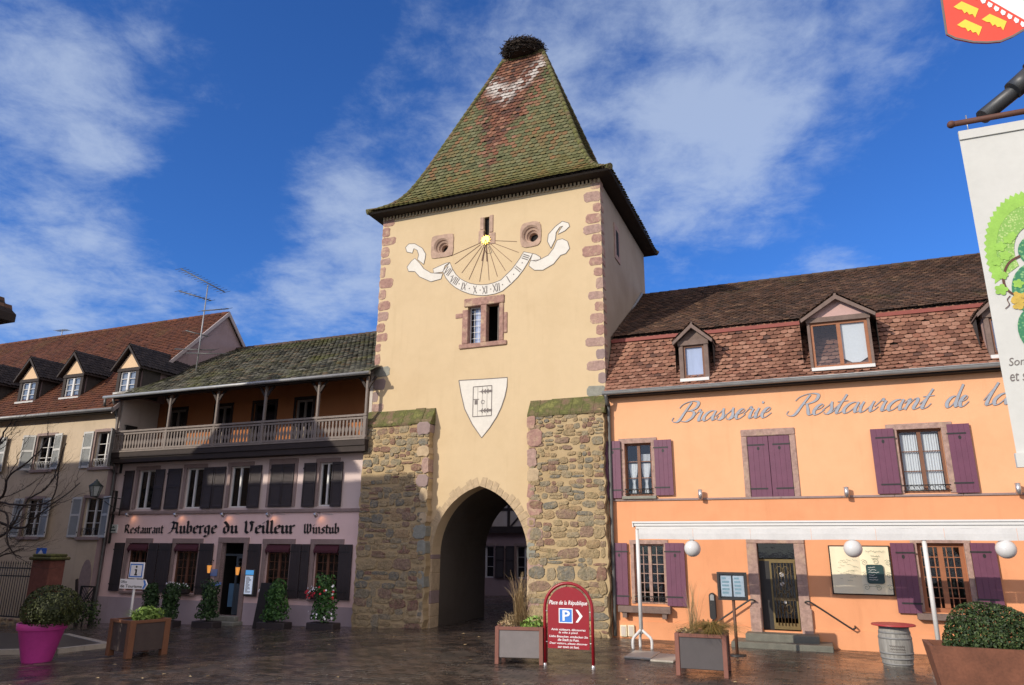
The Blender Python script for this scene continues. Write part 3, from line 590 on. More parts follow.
BL = {'a': ([[(.15, .85), (.35, .97), (.52, .8), (.52, .2), (.68, .05)], [(.5, .55), (.15, .4), (.15, .15), (.3, .03), (.5, .2)]], .8), 'e': ([[(.15, .5), (.5, .65), (.5, .85), (.35, .97), (.1, .8), (.1, .2), (.3, .02), (.55, .15)]], .7),
 'i': ([[(-.05, .92), (.1, .8), (.1, .18), (.25, .03)], [(.08, 1.3), (.12, 1.26)]], .38), 'u': ([[(-.02, .92), (.1, .8), (.1, .15), (.3, .03), (.48, .18)], [(.38, .92), (.5, .8), (.5, .2), (.65, .05)]], .78), 'n': ([[(-.02, .92), (.1, .8), (.1, .1), (.2, .0)], [(.1, .75), (.35, .97), (.5, .82), (.5, .2), (.65, .05)]], .78),
 'r': ([[(-.02, .92), (.1, .8), (.1, .1), (.22, .0)], [(.12, .75), (.3, .97), (.45, .85)]], .55), 's': ([[(.5, .85), (.3, .97), (.1, .75), (.45, .35), (.4, .1), (.2, .02), (.05, .15)]], .62), 't': ([[(.15, 1.3), (.15, .15), (.32, .02), (.46, .12)], [(-.04, .92), (.42, .92)]], .52),
 'b': ([[(.03, 1.55), (.1, 1.4), (.1, .15), (.3, .02), (.5, .2), (.5, .75), (.35, .95), (.12, .75)]], .72), 'g': ([[(.5, .85), (.3, .97), (.1, .75), (.1, .25), (.3, .08), (.5, .3)], [(.42, .97), (.52, .85), (.52, -.2), (.3, -.42), (.05, -.3)]], .78), 'd': ([[(.08, 1.45), (.3, 1.2), (.52, .8), (.52, .2), (.32, .02), (.1, .2), (.1, .75), (.28, .95), (.48, .85)]], .78),
 'l': ([[(.03, 1.55), (.12, 1.38), (.12, .18), (.3, .03)]], .4), 'A': ([[(-.1, 1.3), (.2, 1.5), (.4, 1.3), (.3, .6), (.1, .1), (-.15, .05)], [(.4, 1.4), (.75, 1.3), (.75, .2), (.95, .02)], [(.15, .65), (.75, .65)]], 1.12), 'V': ([[(-.1, 1.3), (.12, 1.5), (.2, 1.2), (.2, .25), (.45, .02), (.75, .25), (.8, 1.0), (.6, 1.45), (.95, 1.3)]], 1.15),
 'R': ([[(.15, 1.45), (.15, .1), (0, 0)], [(-.1, 1.3), (.3, 1.5), (.7, 1.35), (.65, .95), (.2, .75)], [(.35, .75), (.65, .4), (.75, .1), (.95, .05)]], 1.1), 'W': ([[(-.1, 1.3), (.12, 1.45), (.15, .25), (.35, .02), (.55, .25)], [(.45, 1.45), (.55, 1.3), (.55, .25), (.75, .02), (.98, .25), (1.0, 1.1), (.85, 1.45)]], 1.35), ' ': ([], .55)}
def black_text(mb, text, s0, s1, z, xh, d, nib=.27):
    x = 0; G = []
    for ch in text:
        st, adv = BL[ch]; G += [[(px + x, py) for px, py in l] for l in st]; x += adv
    k = (s1 - s0) / (x - .1); n = Vector((math.cos(R(40)), math.sin(R(40)))) * nib / 2
    for l in G:
        _st[0] = (_st[0] + 1) % 40; dd = d + _st[0] * .00012
        for i in range(len(l) - 1):
            a, b = Vector(l[i]), Vector(l[i + 1]); _st[0] = (_st[0] + 1) % 40; dd = d + _st[0] * .00012
            mb.add([(s0 + p.x * k, -dd, z + p.y * xh) for p in (a - n, a + n, b + n, b - n)], [(0, 1, 2, 3)])
        p = Vector(l[-1])
def font_mesh(txt, shear=0.0, bold=0.0):
    cu = bpy.data.curves.new('lettering', 'FONT'); cu.body = txt; cu.size = 1; cu.shear = shear; cu.offset = bold; cu.resolution_u = 3
    o = bpy.data.objects.new('lettering', cu); COL.objects.link(o); dg = bpy.context.evaluated_depsgraph_get(); dg.update()
    me = bpy.data.meshes.new_from_object(o.evaluated_get(dg)); vs = [v.co.copy() for v in me.vertices]; fs = [list(p.vertices) for p in me.polygons]
    bpy.data.objects.remove(o); bpy.data.curves.remove(cu); bpy.data.meshes.remove(me); return vs, fs
def text_fit(mb, txt, x0, x1, z0, z1, d, shear=0, bold=0, keep=False):
    """lettering fitted to a rectangle of the plane d"""
    vs, fs = font_mesh(txt, shear, bold)
    if not vs: return
    ax, bx = min(v.x for v in vs), max(v.x for v in vs); ay, by = min(v.y for v in vs), max(v.y for v in vs)
    kx = (x1 - x0) / (bx - ax); kz = (z1 - z0) / (by - ay)
    mb.add([(x0 + (v.x - ax) * kx, -d, z0 + (v.y - ay) * kz) for v in vs], fs)
def disc(cx, cz, r, n=24, rz=None):
    rz = rz or r; return [(cx + r * math.cos(2 * math.pi * i / n), cz + rz * math.sin(2 * math.pi * i / n)) for i in range(n)]
def leaf(mb, p, nrm, size, asp=.6):
    nrm = Vector(nrm)
    if nrm.length < 1e-6: nrm = Vector((0, 0, 1))
    nrm.normalize(); a = nrm.orthogonal().normalized(); an = random.uniform(0, 6.283); b = nrm.cross(a); t = a * math.cos(an) + b * math.sin(an); w = nrm.cross(t)
    p = Vector(p); h = size * asp * .5; mb.add([p - t * size * .5, p + w * h + nrm * size * .08, p + t * size * .5, p - w * h + nrm * size * .08], [(0, 1, 2, 3)])
def bush(mb, c, rad, n, size, rough=.12, fill=.25, flat=0.0, seed=0):
    rnd = random.Random(seed); c = Vector(c); lob = [(Vector((rnd.gauss(0, 1), rnd.gauss(0, 1), rnd.gauss(0, 1))).normalized(), rnd.uniform(-1, 1)) for _ in range(26)]
    for i in range(n):
        v = Vector((random.gauss(0, 1), random.gauss(0, 1), random.gauss(0, 1))).normalized()
        if v.z < -.75: continue
        r = 1 + sum(w * max(0, v.dot(l) - .82) * 5 for l, w in lob) * rough
        r *= 1 - fill * random.random() ** 2.2
        p = c + Vector((v.x * rad[0], v.y * rad[1], v.z * rad[2])) * r
        leaf(mb, p, v + Vector((random.gauss(0, .55), random.gauss(0, .55), random.gauss(0, .55))), size * random.uniform(.6, 1.3))
def blades(mb, c, n, h, spread, w=.012, droop=.5, base=.12, seg=4):
    for i in range(n):
        a = random.uniform(0, 6.283); b0 = base * math.sqrt(random.random()); p = Vector((c[0] + b0 * math.cos(a * 1.7), c[1] + b0 * math.sin(a * 1.7), c[2])); hh = h * random.uniform(.5, 1.1); out = Vector((math.cos(a), math.sin(a), 0)) * spread * random.uniform(.2, 1.1)
        side = Vector((-math.sin(a), math.cos(a), 0)); side = (side + Vector((random.gauss(0, .4), random.gauss(0, .4), 0))).normalized(); L_ = []
        for k in range(seg + 1):
            t = k / seg; L_.append((p + out * t ** 1.6 + Vector((0, 0, hh * (t - droop * t ** 3))), w * (1 - t * .8)))
        vs = [q_ - side * w_ / 2 for q_, w_ in L_] + [q_ + side * w_ / 2 for q_, w_ in L_]; mb.add(vs, [(k, k + 1, seg + 2 + k, seg + 1 + k) for k in range(seg)])

# ------------------------------------------------------------------ the ground
def build_ground():
    S = [-300, -120, -60, -40] + [-30 + i * .6 for i in range(45)] + [0, 6, 14, 30, 60, 120, 300]; S = sorted(set(S)); D = [-300, -100, -40, -20, -8, 0, 1, 2, 3, 5, 8, 12, 16, 22, 40, 100, 300]
    vs = [(s, -d, zg(s, d)) for s in S for d in D]; n = len(D); fs = [(i * n + j, i * n + j + 1, (i + 1) * n + j + 1, (i + 1) * n + j) for i in range(len(S) - 1) for j in range(n - 1)]
    g = MB(); g.sm = True; g.add(vs, fs); o = g.build('ground', M['pave']); o.location = O; o.rotation_euler = (0, 0, -T); o['kind'] = 'structure'; o['label'] = 'wet dark cobbled square'
    # raised corner of pavement on the left, with its kerb
    def gp(x, y, z=.0):
        zz = -.02
        for _ in range(4):
            r = RI * ((x - 512) / FPX) + UPV * ((342.5 - y) / FPX) + FW; P = Vector((0, 0, EYE)) + r * ((zz + z - EYE) / r.z) - O; s, d = P.dot(U), P.dot(N); zz = zg(s, d)
        return s, d
    a, b, c = gp(57, 649, .1), gp(107, 643.5, .1), gp(66, 634, .1)
    far = (a[0] - 4.5, a[1] + 1.5); far2 = (c[0] - 5, c[1] + .2)
    poly = [far, a, b, c, far2]; z0 = min(zg(p[0]) for p in poly) - .3
    mb = MB(); n = len(poly); top = [(p[0], -p[1], zg(p[0], p[1]) + .11) for p in poly]; bot = [(p[0], -p[1], z0) for p in poly]
    mb.add(top + bot, [list(range(n))] + [[i, n + i, n + (i + 1) % n, (i + 1) % n] for i in range(n)])
    o = mb.build('pavement', M['pavedark']); o.location = O; o.rotation_euler = (0, 0, -T); o['kind'] = 'structure'
    k = MB()
    for p, p2 in ((far, a), (a, b), (b, c)):
        p, p2 = Vector((p[0], -p[1], zg(p[0], p[1]) + .115)), Vector((p2[0], -p2[1], zg(p2[0], p2[1]) + .115)); t = (p2 - p).normalized(); nrm = Vector((-t.y, t.x, 0)) * .09; L_ = int((p2 - p).length / .8) + 1
        for i in range(L_):
            u0, u1 = p.lerp(p2, i / L_) + t * .005, p.lerp(p2, (i + 1) / L_) - t * .005; k.add([u0 - nrm, u1 - nrm, u1 + nrm, u0 + nrm] + [v - Vector((0, 0, .3)) for v in (u0 - nrm, u1 - nrm, u1 + nrm, u0 + nrm)], [(0, 1, 2, 3), (0, 4, 5, 1), (1, 5, 6, 2), (2, 6, 7, 3), (3, 7, 4, 0)])
    o = k.build('kerb', M['slab']); o.location = O; o.rotation_euler = (0, 0, -T); o['kind'] = 'structure'
build_ground()
def ground_at(x, y, z=0.0):
    """the spot of the ground seen at a point of the photograph: s, d, height"""
    zz = 0
    for _ in range(5):
        r = RI * ((x - 512) / FPX) + UPV * ((342.5 - y) / FPX) + FW; P = Vector((0, 0, EYE)) + r * ((zz + z - EYE) / r.z) - O; s, d = P.dot(U), P.dot(N); zz = zg(s, d)
    return s, d, zz

# ------------------------------------------------------------------ gate tower
SL, SR, TH, TD = -5.6, 2.88, 14.36, 6.9
def build_tower():
    t = froot('gate_tower', (SL + SR) / 2, 0, 0, 'tall beige gate tower with a steep mossy roof, sundial and pointed archway', 'tower')
    zb = -.5; xl, xr, sp_, ap = -3.02, .29, 2.2, 4.32; hw = (xr - xl) / 2; cx = (xl + xr) / 2; ri = ap - sp_; r = (ri * ri + hw * hw) / (2 * hw)
    arc = []
    a1 = math.asin(min(1, ri / r)); n = 14
    for i in range(n + 1): a = a1 * i / n; arc.append((xl + r - r * math.cos(a), sp_ + r * math.sin(a)))
    for i in range(n - 1, -1, -1): a = a1 * i / n; arc.append((xr - r + r * math.cos(a), sp_ + r * math.sin(a)))
    hole = [(xl, zb)] + arc + [(xr, zb)]
    front = [(SL, zb)] + hole + [(SR, zb), (SR, 5.0), (SL, 5.0)]
    w = MB(); w.prism(front, 0, -.6)
    win = rc(467.5, 500, 304.5, 343.5); o1 = rc(431.5, 453.5, 235, 257.5); o2 = rc(520.5, 541.2, 222, 247); slot = rc(484.3, 489.2, 217, 236)
    wall_holes(w, SL, SR, 5.0, TH, 0, [win, *[(h[0] + .055, h[1] - .055, h[2] + .055, h[3] - .055) for h in (o1, o2)], slot], .3)
    w.quad((SL, 0, 5.0), (SL, .6, 5.0), (SL, .6, TH), (SL, 0, TH))
    w.build('front_wall', M['tower'], t)
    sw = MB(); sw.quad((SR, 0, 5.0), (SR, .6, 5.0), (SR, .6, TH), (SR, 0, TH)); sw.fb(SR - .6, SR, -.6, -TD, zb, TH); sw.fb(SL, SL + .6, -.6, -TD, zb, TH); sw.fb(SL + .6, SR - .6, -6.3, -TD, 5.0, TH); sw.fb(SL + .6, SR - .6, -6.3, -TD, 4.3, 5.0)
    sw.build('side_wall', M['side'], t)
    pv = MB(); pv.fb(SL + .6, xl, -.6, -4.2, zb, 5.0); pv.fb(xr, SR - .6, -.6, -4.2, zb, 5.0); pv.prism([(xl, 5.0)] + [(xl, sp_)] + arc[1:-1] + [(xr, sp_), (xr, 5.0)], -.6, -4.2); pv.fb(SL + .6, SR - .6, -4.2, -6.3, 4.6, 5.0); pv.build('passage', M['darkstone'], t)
    # ragged ring of stones painted round the arch and the dressed jamb inside
    st = MB()
    for i in range(len(arc) - 1):
        (x0, z0), (x1, z1) = arc[i], arc[i + 1]; dx, dz = x1 - x0, z1 - z0; l = math.hypot(dx, dz); nx, nz_ = -dz / l, dx / l
        k = random.uniform(.20, .36) * (1 if 3 < i < len(arc) - 5 else .5); g = .02
        st.flat([(x0 + dx * g, z0 + dz * g), (x1 - dx * g, z1 - dz * g), (x1 - dx * .08 + nx * k * random.uniform(.85, 1), z1 + nz_ * k), (x0 + dx * .08 + nx * k, z0 + nz_ * k * random.uniform(.85, 1))], .012 + .0004 * (i % 3))
    st.build('arch_ring', M['palestone'], t)
    z = zb
    while z < sp_ - .05:
        h = min(random.uniform(.35, .55), sp_ - z)
        for xa, xb in ((xl - .05, xl + .02), (xr - .02, xr + .05)): jm = MB(); jm.cbox(xa, xb, -.01, .58, z, z + h - .012, .012); jm.build('jamb_stone', M[random.choice(['brownstone', 'palestone', 'mauvestone'])], t)
        z += h
    # quoins, every block its own
    for side in (0, 1):
        z = 7.0; lg = True
        while z < TH - .25:
            h = random.uniform(.26, .42); L_ = random.uniform(.40, .66) if lg else random.uniform(.2, .34); b = MB(); p = random.uniform(.006, .016)
            if side: b.block(SR - L_, SR + .012, z, z + h, p, -.35)
            else: b.block(SL - .012, SL + L_, z, z + h, p, -.35)
            if side: b.box(SR - .1, SR + .010, .0, random.uniform(.2, .45), z + .03, z + h - .03)
            mm = random.choice(['pinkstone', 'pinkstone', 'mauvestone', 'rosestone']) if z > 8.6 else random.choice(['pinkstone', 'mauvestone', 'brownstone', 'greystone'])
            b.build('quoin', M[mm], t); z += h + random.uniform(.03, .09); lg = not lg if random.random() > .12 else lg
    # buttresses of rubble with mossy sloping caps
    for k, (x0, x1) in enumerate(((SL - .08, -3.1), (.42, SR - .02))):
        b = MB(); nx, nz_ = 26, 60; zt = 6.42; rnd = random.Random(3 + k); vs = []
        jl = [rnd.uniform(-.035, .035) for _ in range(nz_ + 1)]; jr = [rnd.uniform(-.06, .05) for _ in range(nz_ + 1)]
        jr = [(jr[i] + jr[max(0, i - 1)]) / 2 for i in range(nz_ + 1)]
        for j in range(nz_ + 1):
            z = -.45 + (zt + .45) * j / nz_; bat = .05 * (1 - j / nz_)
            for i in range(nx + 1):
                f = i / nx; s = x0 + (x1 - x0) * f + jl[j] * (1 - f) ** 6 + (jr[j] + bat * .6) * f ** 6
                dd = .28 + bat + rnd.uniform(-.012, .016); vs.append((s, -dd, z))
        fs = [(j * (nx + 1) + i, j * (nx + 1) + i + 1, (j + 1) * (nx + 1) + i + 1, (j + 1) * (nx + 1) + i) for j in range(nz_) for i in range(nx)]
        b.sm = True; b.add(vs, fs); b.sm = False
        for e_ in (0, nx):
            P = [vs[j * (nx + 1) + e_] for j in range(nz_ + 1)]; Q = [(p[0], .02, p[2]) for p in P]
            b.add(P + Q, [(j, nz_ + 1 + j, nz_ + 2 + j, j + 1) if e_ == 0 else (j, j + 1, nz_ + 2 + j, nz_ + 1 + j) for j in range(nz_)])
        bo = b.build('buttress', M['mortar'], t)
        sm = MB(); z = -.3
        while z < 6.36:
            f = min(1, max(0, (z - .3) / 5.2)); hh = rnd.uniform(.18, .44) * (1 - f) + rnd.uniform(.10, .27) * f; s = x0 + .03
            while s < x1 - .04:
                wdt = hh * rnd.uniform(.8, 2.3) * (1 - f * .1); e_ = min(s + wdt, x1 - .02)
                if x1 - e_ < .12: e_ = x1 - .02
                parts = [(z, z + hh)] if rnd.random() > .34 or hh < .2 else [(z, z + hh * .5), (z + hh * .52, z + hh)]
                for za, zb2 in parts:
                    if rnd.random() < .02 + .04 * f: continue
                    g = rnd.uniform(.002, .018) + .014 * f * rnd.random(); cx2, cz2 = (s + e_) / 2 + rnd.uniform(-.02, .02), (za + zb2) / 2 + rnd.uniform(-.04, .04); hw2, hz2 = max(.04, (e_ - s) / 2 - g + rnd.uniform(-.01, .025)), max(.035, (zb2 - za) / 2 - g + rnd.uniform(-.012, .02)); n_ = 14; pex = rnd.uniform(2.2, 7); rot = rnd.uniform(-.12, .12); dn = .285 + .05 * (1 - max(0, min(1, cz2 / 6.4))) + rnd.uniform(.008, .03)
                    O_, I_ = [], []
                    ph = rnd.uniform(0, 6.28); am = rnd.uniform(.02, .14)
                    for i in range(n_):
                        a = 2 * math.pi * i / n_; ux, uz = math.cos(a), math.sin(a); k_ = 1 / (abs(ux) ** pex + abs(uz) ** pex) ** (1 / pex) * (1 + am * math.sin(2 * a + ph) * .6 + rnd.uniform(-.11, .09)); X_, Z_ = ux * k_ * hw2, uz * k_ * hz2; X_, Z_ = X_ * math.cos(rot) - Z_ * math.sin(rot), X_ * math.sin(rot) + Z_ * math.cos(rot)
                        O_.append((min(max(cx2 + X_, x0 + .005), x1 + .02), cz2 + Z_)); I_.append((cx2 + X_ * .93, cz2 + Z_ * .9))
                    sm.add([(a, -(dn - .022), b_) for a, b_ in O_] + [(a, -(dn + rnd.uniform(.0, .008)), b_) for a, b_ in I_] + [(cx2, -(dn + .012), cz2)], [(i, (i + 1) % n_, n_ + (i + 1) % n_, n_ + i) for i in range(n_)] + [(n_ + i, n_ + (i + 1) % n_, 2 * n_) for i in range(n_)])
                s = e_
            z += hh
        sm.build('rubble_facing', M['stones'], bo)['kind'] = 'stuff'
        # dressed edge stones on the side facing the arch
        z = -.3; ex = x1 if k == 0 else x0; lg = True
        while z < zt - .3:
            h = rnd.uniform(.3, .62); L_ = rnd.uniform(.34, .5) if lg else rnd.uniform(.2, .3)
            if rnd.random() > .2:
                es = MB()
                if k == 0: es.block(ex - L_, ex + .02, z, z + h - .05, .345, .0, .04)
                else: es.block(ex - .02, ex + L_, z, z + h - .05, .335, .0, .04)
                es.build('edge_stone', M[rnd.choice(['palestone', 'mauvestone', 'brownstone', 'palestone', 'pinkstone'] if z > 3.2 else ['palestone', 'palestone', 'mauvestone', 'greystone'])], bo)
            z += h; lg = not lg
        c = MB(); prof = [(.33, 6.40), (.335, 6.47), (.02, 6.98), (-.02, 6.98), (-.02, 6.40)]; a, bb = x0 - .03, x1 + .05; n = len(prof); seg = 7
        for i in range(seg):
            xa, xb = a + (bb - a) * i / seg + .004, a + (bb - a) * (i + 1) / seg - .004; jz = rnd.uniform(-.02, .02)
            c.add([(xa, -p[0], p[1] + jz) for p in prof] + [(xb, -p[0], p[1] + jz) for p in prof], [list(range(n)), list(range(2 * n - 1, n - 1, -1))] + [[j, n + j, n + (j + 1) % n, (j + 1) % n] for j in range(n)])
        c.build('cap', M['mossy'], bo)
    # double window in its pink stone frame
    fr = MB(); a, b, c, e = rc(468.3, 481, 306.3, 343.2); a2, b2, c2, e2 = rc(486.8, 499.2, 304.8, 341.4); c = min(c, c2); e = max(e, e2)
    S0, S1 = q(462.5, 325)[0], q(507, 325)[0]; zt, zl = q(484, 297)[1], q(484, 347)[1]
    fr.cbox(S0, a, -.045, .2, c, e - .1, .02); fr.cbox(b2, S1 - .12, -.04, .2, c, e, .02); fr.cbox(S1 - .12, S1 + .02, -.03, .2, c + .25, e - .35, .02); fr.cbox(b, a2, -.055, .2, c, e, .015); fr.cbox(S0 + .06, S1 - .1, -.05, .2, e, zt, .02); fr.cbox(S0 - .1, S1, -.06, .2, zl, c, .02); fr.cbox(S0 - .28, S0, -.02, .2, e - .38, e - .2, .02)
    wo = fr.build('window', M['pinkstone'], t)
    gl = MB(); gl.fb(a, a + .03, -.16, -.2, c, e); gl.fb(b - .03, b, -.16, -.2, c, e); gl.fb(a + .03, b - .03, -.16, -.2, e - .03, e); gl.fb(a + .03, b - .03, -.16, -.2, c, c + .03)
    for i in range(1, 6): gl.fb(a + .03, b - .03, -.172, -.184, c + (e - c) * i / 6 - .006, c + (e - c) * i / 6 + .006)
    for i in (1, 2): gl.fb(a + (b - a) * i / 3 - .005, a + (b - a) * i / 3 + .005, -.173, -.183, c + .03, e - .03)
    gl.build('frame', M['white'], wo)
    op = MB(); x = b2 - .12
    op.fb(x, x + .03, -.15, -.19, c, e)
    for i in range(6): op.fb(x + .03, b2, -.16, -.175, c + (e - c) * (i + .5) / 6 - .006, c + (e - c) * (i + .5) / 6 + .006)
    op.build('casement', M['greywood'], wo)
    p = MB(); p.flat([(a, c), (b, c), (b, e), (a, e)], -.19); p.build('pane', M['glass'], wo)
    cu = MB(); cu.flat([(a + .16, c), (b, c), (b, e), (a + .16, e)], -.25); cu.build('blind', M['bluecurtain'], wo)
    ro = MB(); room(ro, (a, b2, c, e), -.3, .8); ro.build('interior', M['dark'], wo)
    # round loopholes
    for k, (rect, ccx, ccy, rr, hx, hy) in enumerate(((o1, 441.6, 246, .30, 444.2, 248.3), (o2, 530.8, 234, .33, 532.8, 236.4))):
        a, b, c, e = rect; C = q(ccx, ccy); hC = q(hx, hy); ob = MB(); n = 32; outer, circ = [], []
        for i in range(n):
            an = 2 * math.pi * i / n; ux, uz = math.cos(an), math.sin(an); m_ = max(abs(ux), abs(uz)); kk = (.86 + .14 / m_ / 1.0) if k else 1
            mx, mz = (a + b) / 2, (c + e) / 2; pw = 1 / (abs(ux) ** (9 - 5 * k) + abs(uz) ** (9 - 5 * k)) ** (1 / (9 - 5 * k)) * random.uniform(.97, 1.0)
            outer.append((mx + ux * pw * ((b - a) / 2 + .005), mz + uz * pw * ((e - c) / 2 + .005))); circ.append((C[0] + ux * rr, C[1] + uz * rr))
        rings = [[(x, .2, z) for x, z in outer], [(x, -.03, z) for x, z in outer], [(x, -.03, z) for x, z in circ]]
        for st_, (f, dd) in enumerate(((.85, .02), (.82, .06), (.66, .09), (.63, .13), (.5, .17), (.46, .3))):
            rings.append([(C[0] + (hC[0] - C[0]) * (1 - f) * 1.2 + rr * f * math.cos(2 * math.pi * i / n), dd, C[1] + (hC[1] - C[1]) * (1 - f) * 1.2 + rr * f * math.sin(2 * math.pi * i / n)) for i in range(n)])
        vs = [v for rg in rings for v in rg]; ob.add(vs, [(j * n + i, j * n + (i + 1) % n, (j + 1) * n + (i + 1) % n, (j + 1) * n + i) for j in range(len(rings) - 1) for i in range(n)])
        oo = ob.build('round_loophole', M['dullpink'], t); dk = MB(); L0 = rings[-1]; dk.add([(v[0], .299, v[2]) for v in L0], [list(range(n))]); dk.build('opening', M['dark'], oo)
    # upright slot with its stones
    a, b, c, e = slot; s_ = MB(); s_.cbox(a - .22, a, -.03, .2, c - .25, c + .25, .03); s_.cbox(a - .17, a, -.025, .2, c + .25, e + .02, .03); s_.cbox(b, b + .17, -.03, .2, c + .1, e + .05, .03); s_.cbox(b, b + .26, -.025, .2, c - .35, c + .1, .03)
    so = s_.build('slot_window', M['dullpink'], t); dk = MB(); dk.fb(a, b, -.12, -.3, c, e); dk.build('opening', M['dark'], so)
    # sundial
    P = lambda L_: [q(*p) for p in L_]
    lower = [(442.8, 271.5), (446, 278), (450, 283), (455.5, 287.6), (461.8, 291), (469, 293.8), (476.4, 295.2), (482, 295.6), (488, 295.2), (495.5, 293.8), (502.6, 291), (511.5, 283.6), (518, 277), (523.8, 269.4), (528.5, 261.5), (532.6, 253.6)]
    upper = [(450, 262.6), (452.5, 269), (456, 274.5), (460, 278.4), (464.7, 281.2), (470, 283.4), (476.4, 284.6), (482, 284.9), (488, 284.3), (494.5, 282.7), (501, 280), (506.3, 274.8), (511.5, 269.8), (516, 264), (520.2, 258), (523.8, 251.8)]
    shapes = [lower + upper[::-1],
              [(441.3, 265.3), (446, 263.2), (450, 262.2), (445, 266), (443, 272), (434, 273.2), (433.2, 269)],
              [(442.6, 274.4), (441, 279), (431, 281.8), (419.6, 276.8), (415, 271.6), (408.6, 271.4), (407.2, 267), (411.4, 261.3), (415, 258.4), (419.5, 262.8), (423.8, 268.6), (431, 273), (443, 273.8)],
              [(423.8, 264.4), (425.3, 258.4), (425.8, 254), (422.4, 248.2), (415, 243.8), (409, 243.9), (405.6, 247.5), (407, 252), (412.5, 253.2), (414, 248.6), (417.3, 250.3), (418.8, 255), (417.6, 259.6)],
              [(532.6, 253.6), (536, 254.4), (540.4, 257), (540.4, 259.6), (536, 261.3), (530.5, 260.6)],
              [(529.9, 262.4), (529, 266), (534.4, 270.2), (543, 270.2), (553.6, 264), (560.6, 255.4), (565.9, 253.6), (569.7, 248.4), (567.6, 241.4), (562.4, 238.8), (557, 240.4), (553.6, 248.4), (548.3, 255.4), (539.6, 259.8), (530.8, 260.9)],
              [(551, 248.4), (547.5, 241.4), (548.4, 234.4), (555.4, 226.5), (562.4, 221.3), (568.5, 223), (569.7, 226.5), (565, 230.8), (558, 234.4), (559.8, 230), (563, 226), (560, 227), (556.2, 232.6), (555.4, 239.6)]]
    rb = MB(); ol = MB()
    for i, sh in enumerate(shapes):
        pl_ = P(sh); rb.flat(pl_, .009 + .0012 * (i % 3)); cl = [Vector((*p, 0)) for p in pl_] + [Vector((*pl_[0], 0))]; ribbon(ol, cl, lambda t_, f: .022, .0135)
    ro = rb.build('sundial', M['fadedwhite'], t); ol.build('ribbon_outline', M['ink'], ro)
    nm = MB()
    def stroke(cx_, cz_, an, pts, w_=.030):
        ca, sa = math.cos(an), math.sin(an); ribbon(NUM[0], [Vector((cx_ + x * ca - z * sa, cz_ + x * sa + z * ca, 0)) for x, z in pts], lambda t_, f: w_, .015)
    NUM = [nm]
    marks = ['VII', 'VIII', 'IX', 'X', 'XI', 'XII', 'I', 'II', 'III']; n = len(marks)
    for i, txt in enumerate(marks):
        NUM[0] = MB()
        f = .7 + (len(lower) - 2.3) * (i / (n - 1)); f = min(f, len(lower) - 1.4); j = int(f); fr_ = f - j
        lo = Vector(q(*lower[j])).lerp(Vector(q(*lower[j + 1])), fr_); up_ = Vector(q(*upper[j])).lerp(Vector(q(*upper[j + 1])), fr_)
        mid = (lo + up_) / 2; ax = (up_ - lo); h = ax.length * .36; an = math.atan2(ax.y, ax.x) - math.pi / 2
        wd = {'I': .055, 'V': .12, 'X': .12}; tot = sum(wd[c_] + .015 for c_ in txt); x = -tot / 2
        for c_ in txt:
            k = wd[c_]; xm = x + k / 2
            if c_ == 'I': stroke(mid.x, mid.y, an, [(xm, -h), (xm, h)])
            elif c_ == 'V': stroke(mid.x, mid.y, an, [(xm - k / 2, h), (xm, -h)]); stroke(mid.x, mid.y, an, [(xm, -h), (xm + k / 2, h)], .014)
            else: stroke(mid.x, mid.y, an, [(xm - k / 2, h), (xm + k / 2, -h)]); stroke(mid.x, mid.y, an, [(xm - k / 2, -h), (xm + k / 2, h)], .014)
            x += k + .015
        NUM[0].build('hour_numeral', M['ink'], ro)
        if i < n - 1:
            f2 = f + (len(lower) - 2.3) / (n - 1) / 2; j = min(int(f2), len(lower) - 2); fr_ = f2 - j
            lo = Vector(q(*lower[j])).lerp(Vector(q(*lower[j + 1])), fr_); up_ = Vector(q(*upper[j])).lerp(Vector(q(*upper[j + 1])), fr_); mid = (lo + up_) / 2; nm.flat(disc(mid.x, mid.y, .022, 8), .0155)
    nm.build('hour_dots', M['ink'], ro)['kind'] = 'stuff'
    hl = MB(); c0 = Vector((*q(486.3, 240.3), 0))
    for e_ in ((451, 256), (455, 264), (461.8, 273), (469, 279.6), (479.7, 281.8), (489.2, 280.3), (497.5, 276.6), (505.5, 270.8), (512, 262), (518.7, 252.5), (517, 241.6)):
        p = Vector((*q(*e_), 0)); ribbon(hl, [c0.lerp(p, .18), p], lambda t_, f: .017, .008)
    for e_ in ((482, 261), (487, 261.5)): ribbon(hl, [c0, Vector((*q(*e_), 0))], lambda t_, f: .03, .02)
    hl.build('hour_lines', M['brownwood'], ro)
    sn = MB(); sn.prism(disc(c0.x, c0.y, .145, 20), .06, .03)
    for i in range(12):
        a = i * math.pi / 6; sn.prism([(c0.x + .14 * math.cos(a - .14), c0.y + .14 * math.sin(a - .14)), (c0.x + .14 * math.cos(a + .14), c0.y + .14 * math.sin(a + .14)), (c0.x + .2 * math.cos(a), c0.y + .2 * math.sin(a))], .05, .035)
    sn.build('gilded_sun', M['gold'], ro)
    rod = MB(); rod.tube([(c0.x, -.05, c0.y), (c0.x + .03, -.32, c0.y - .34)], .012, 6); rod.tube([(c0.x + .02, -.03, c0.y - .5), (c0.x + .03, -.32, c0.y - .34)], .01, 6); rod.build('gnomon', M['iron'], ro)
    # painted shield with a barred door on it
    sh = [(459, 380.5), (483, 379.2), (507.5, 377.5), (507, 387), (505, 396.6), (501.5, 407), (497, 416.5), (490, 427.5), (481.7, 437.8), (472.5, 424.5), (464.8, 409), (461.3, 394)]
    s_ = MB(); s_.flat(P(sh), .010); so = s_.build('painted_shield', M['fadedwhite'], t)
    d_ = MB(); pl_ = P(sh); ribbon(d_, [Vector((*p, 0)) for p in pl_ + [pl_[0]]], lambda t_, f: .03, .013)
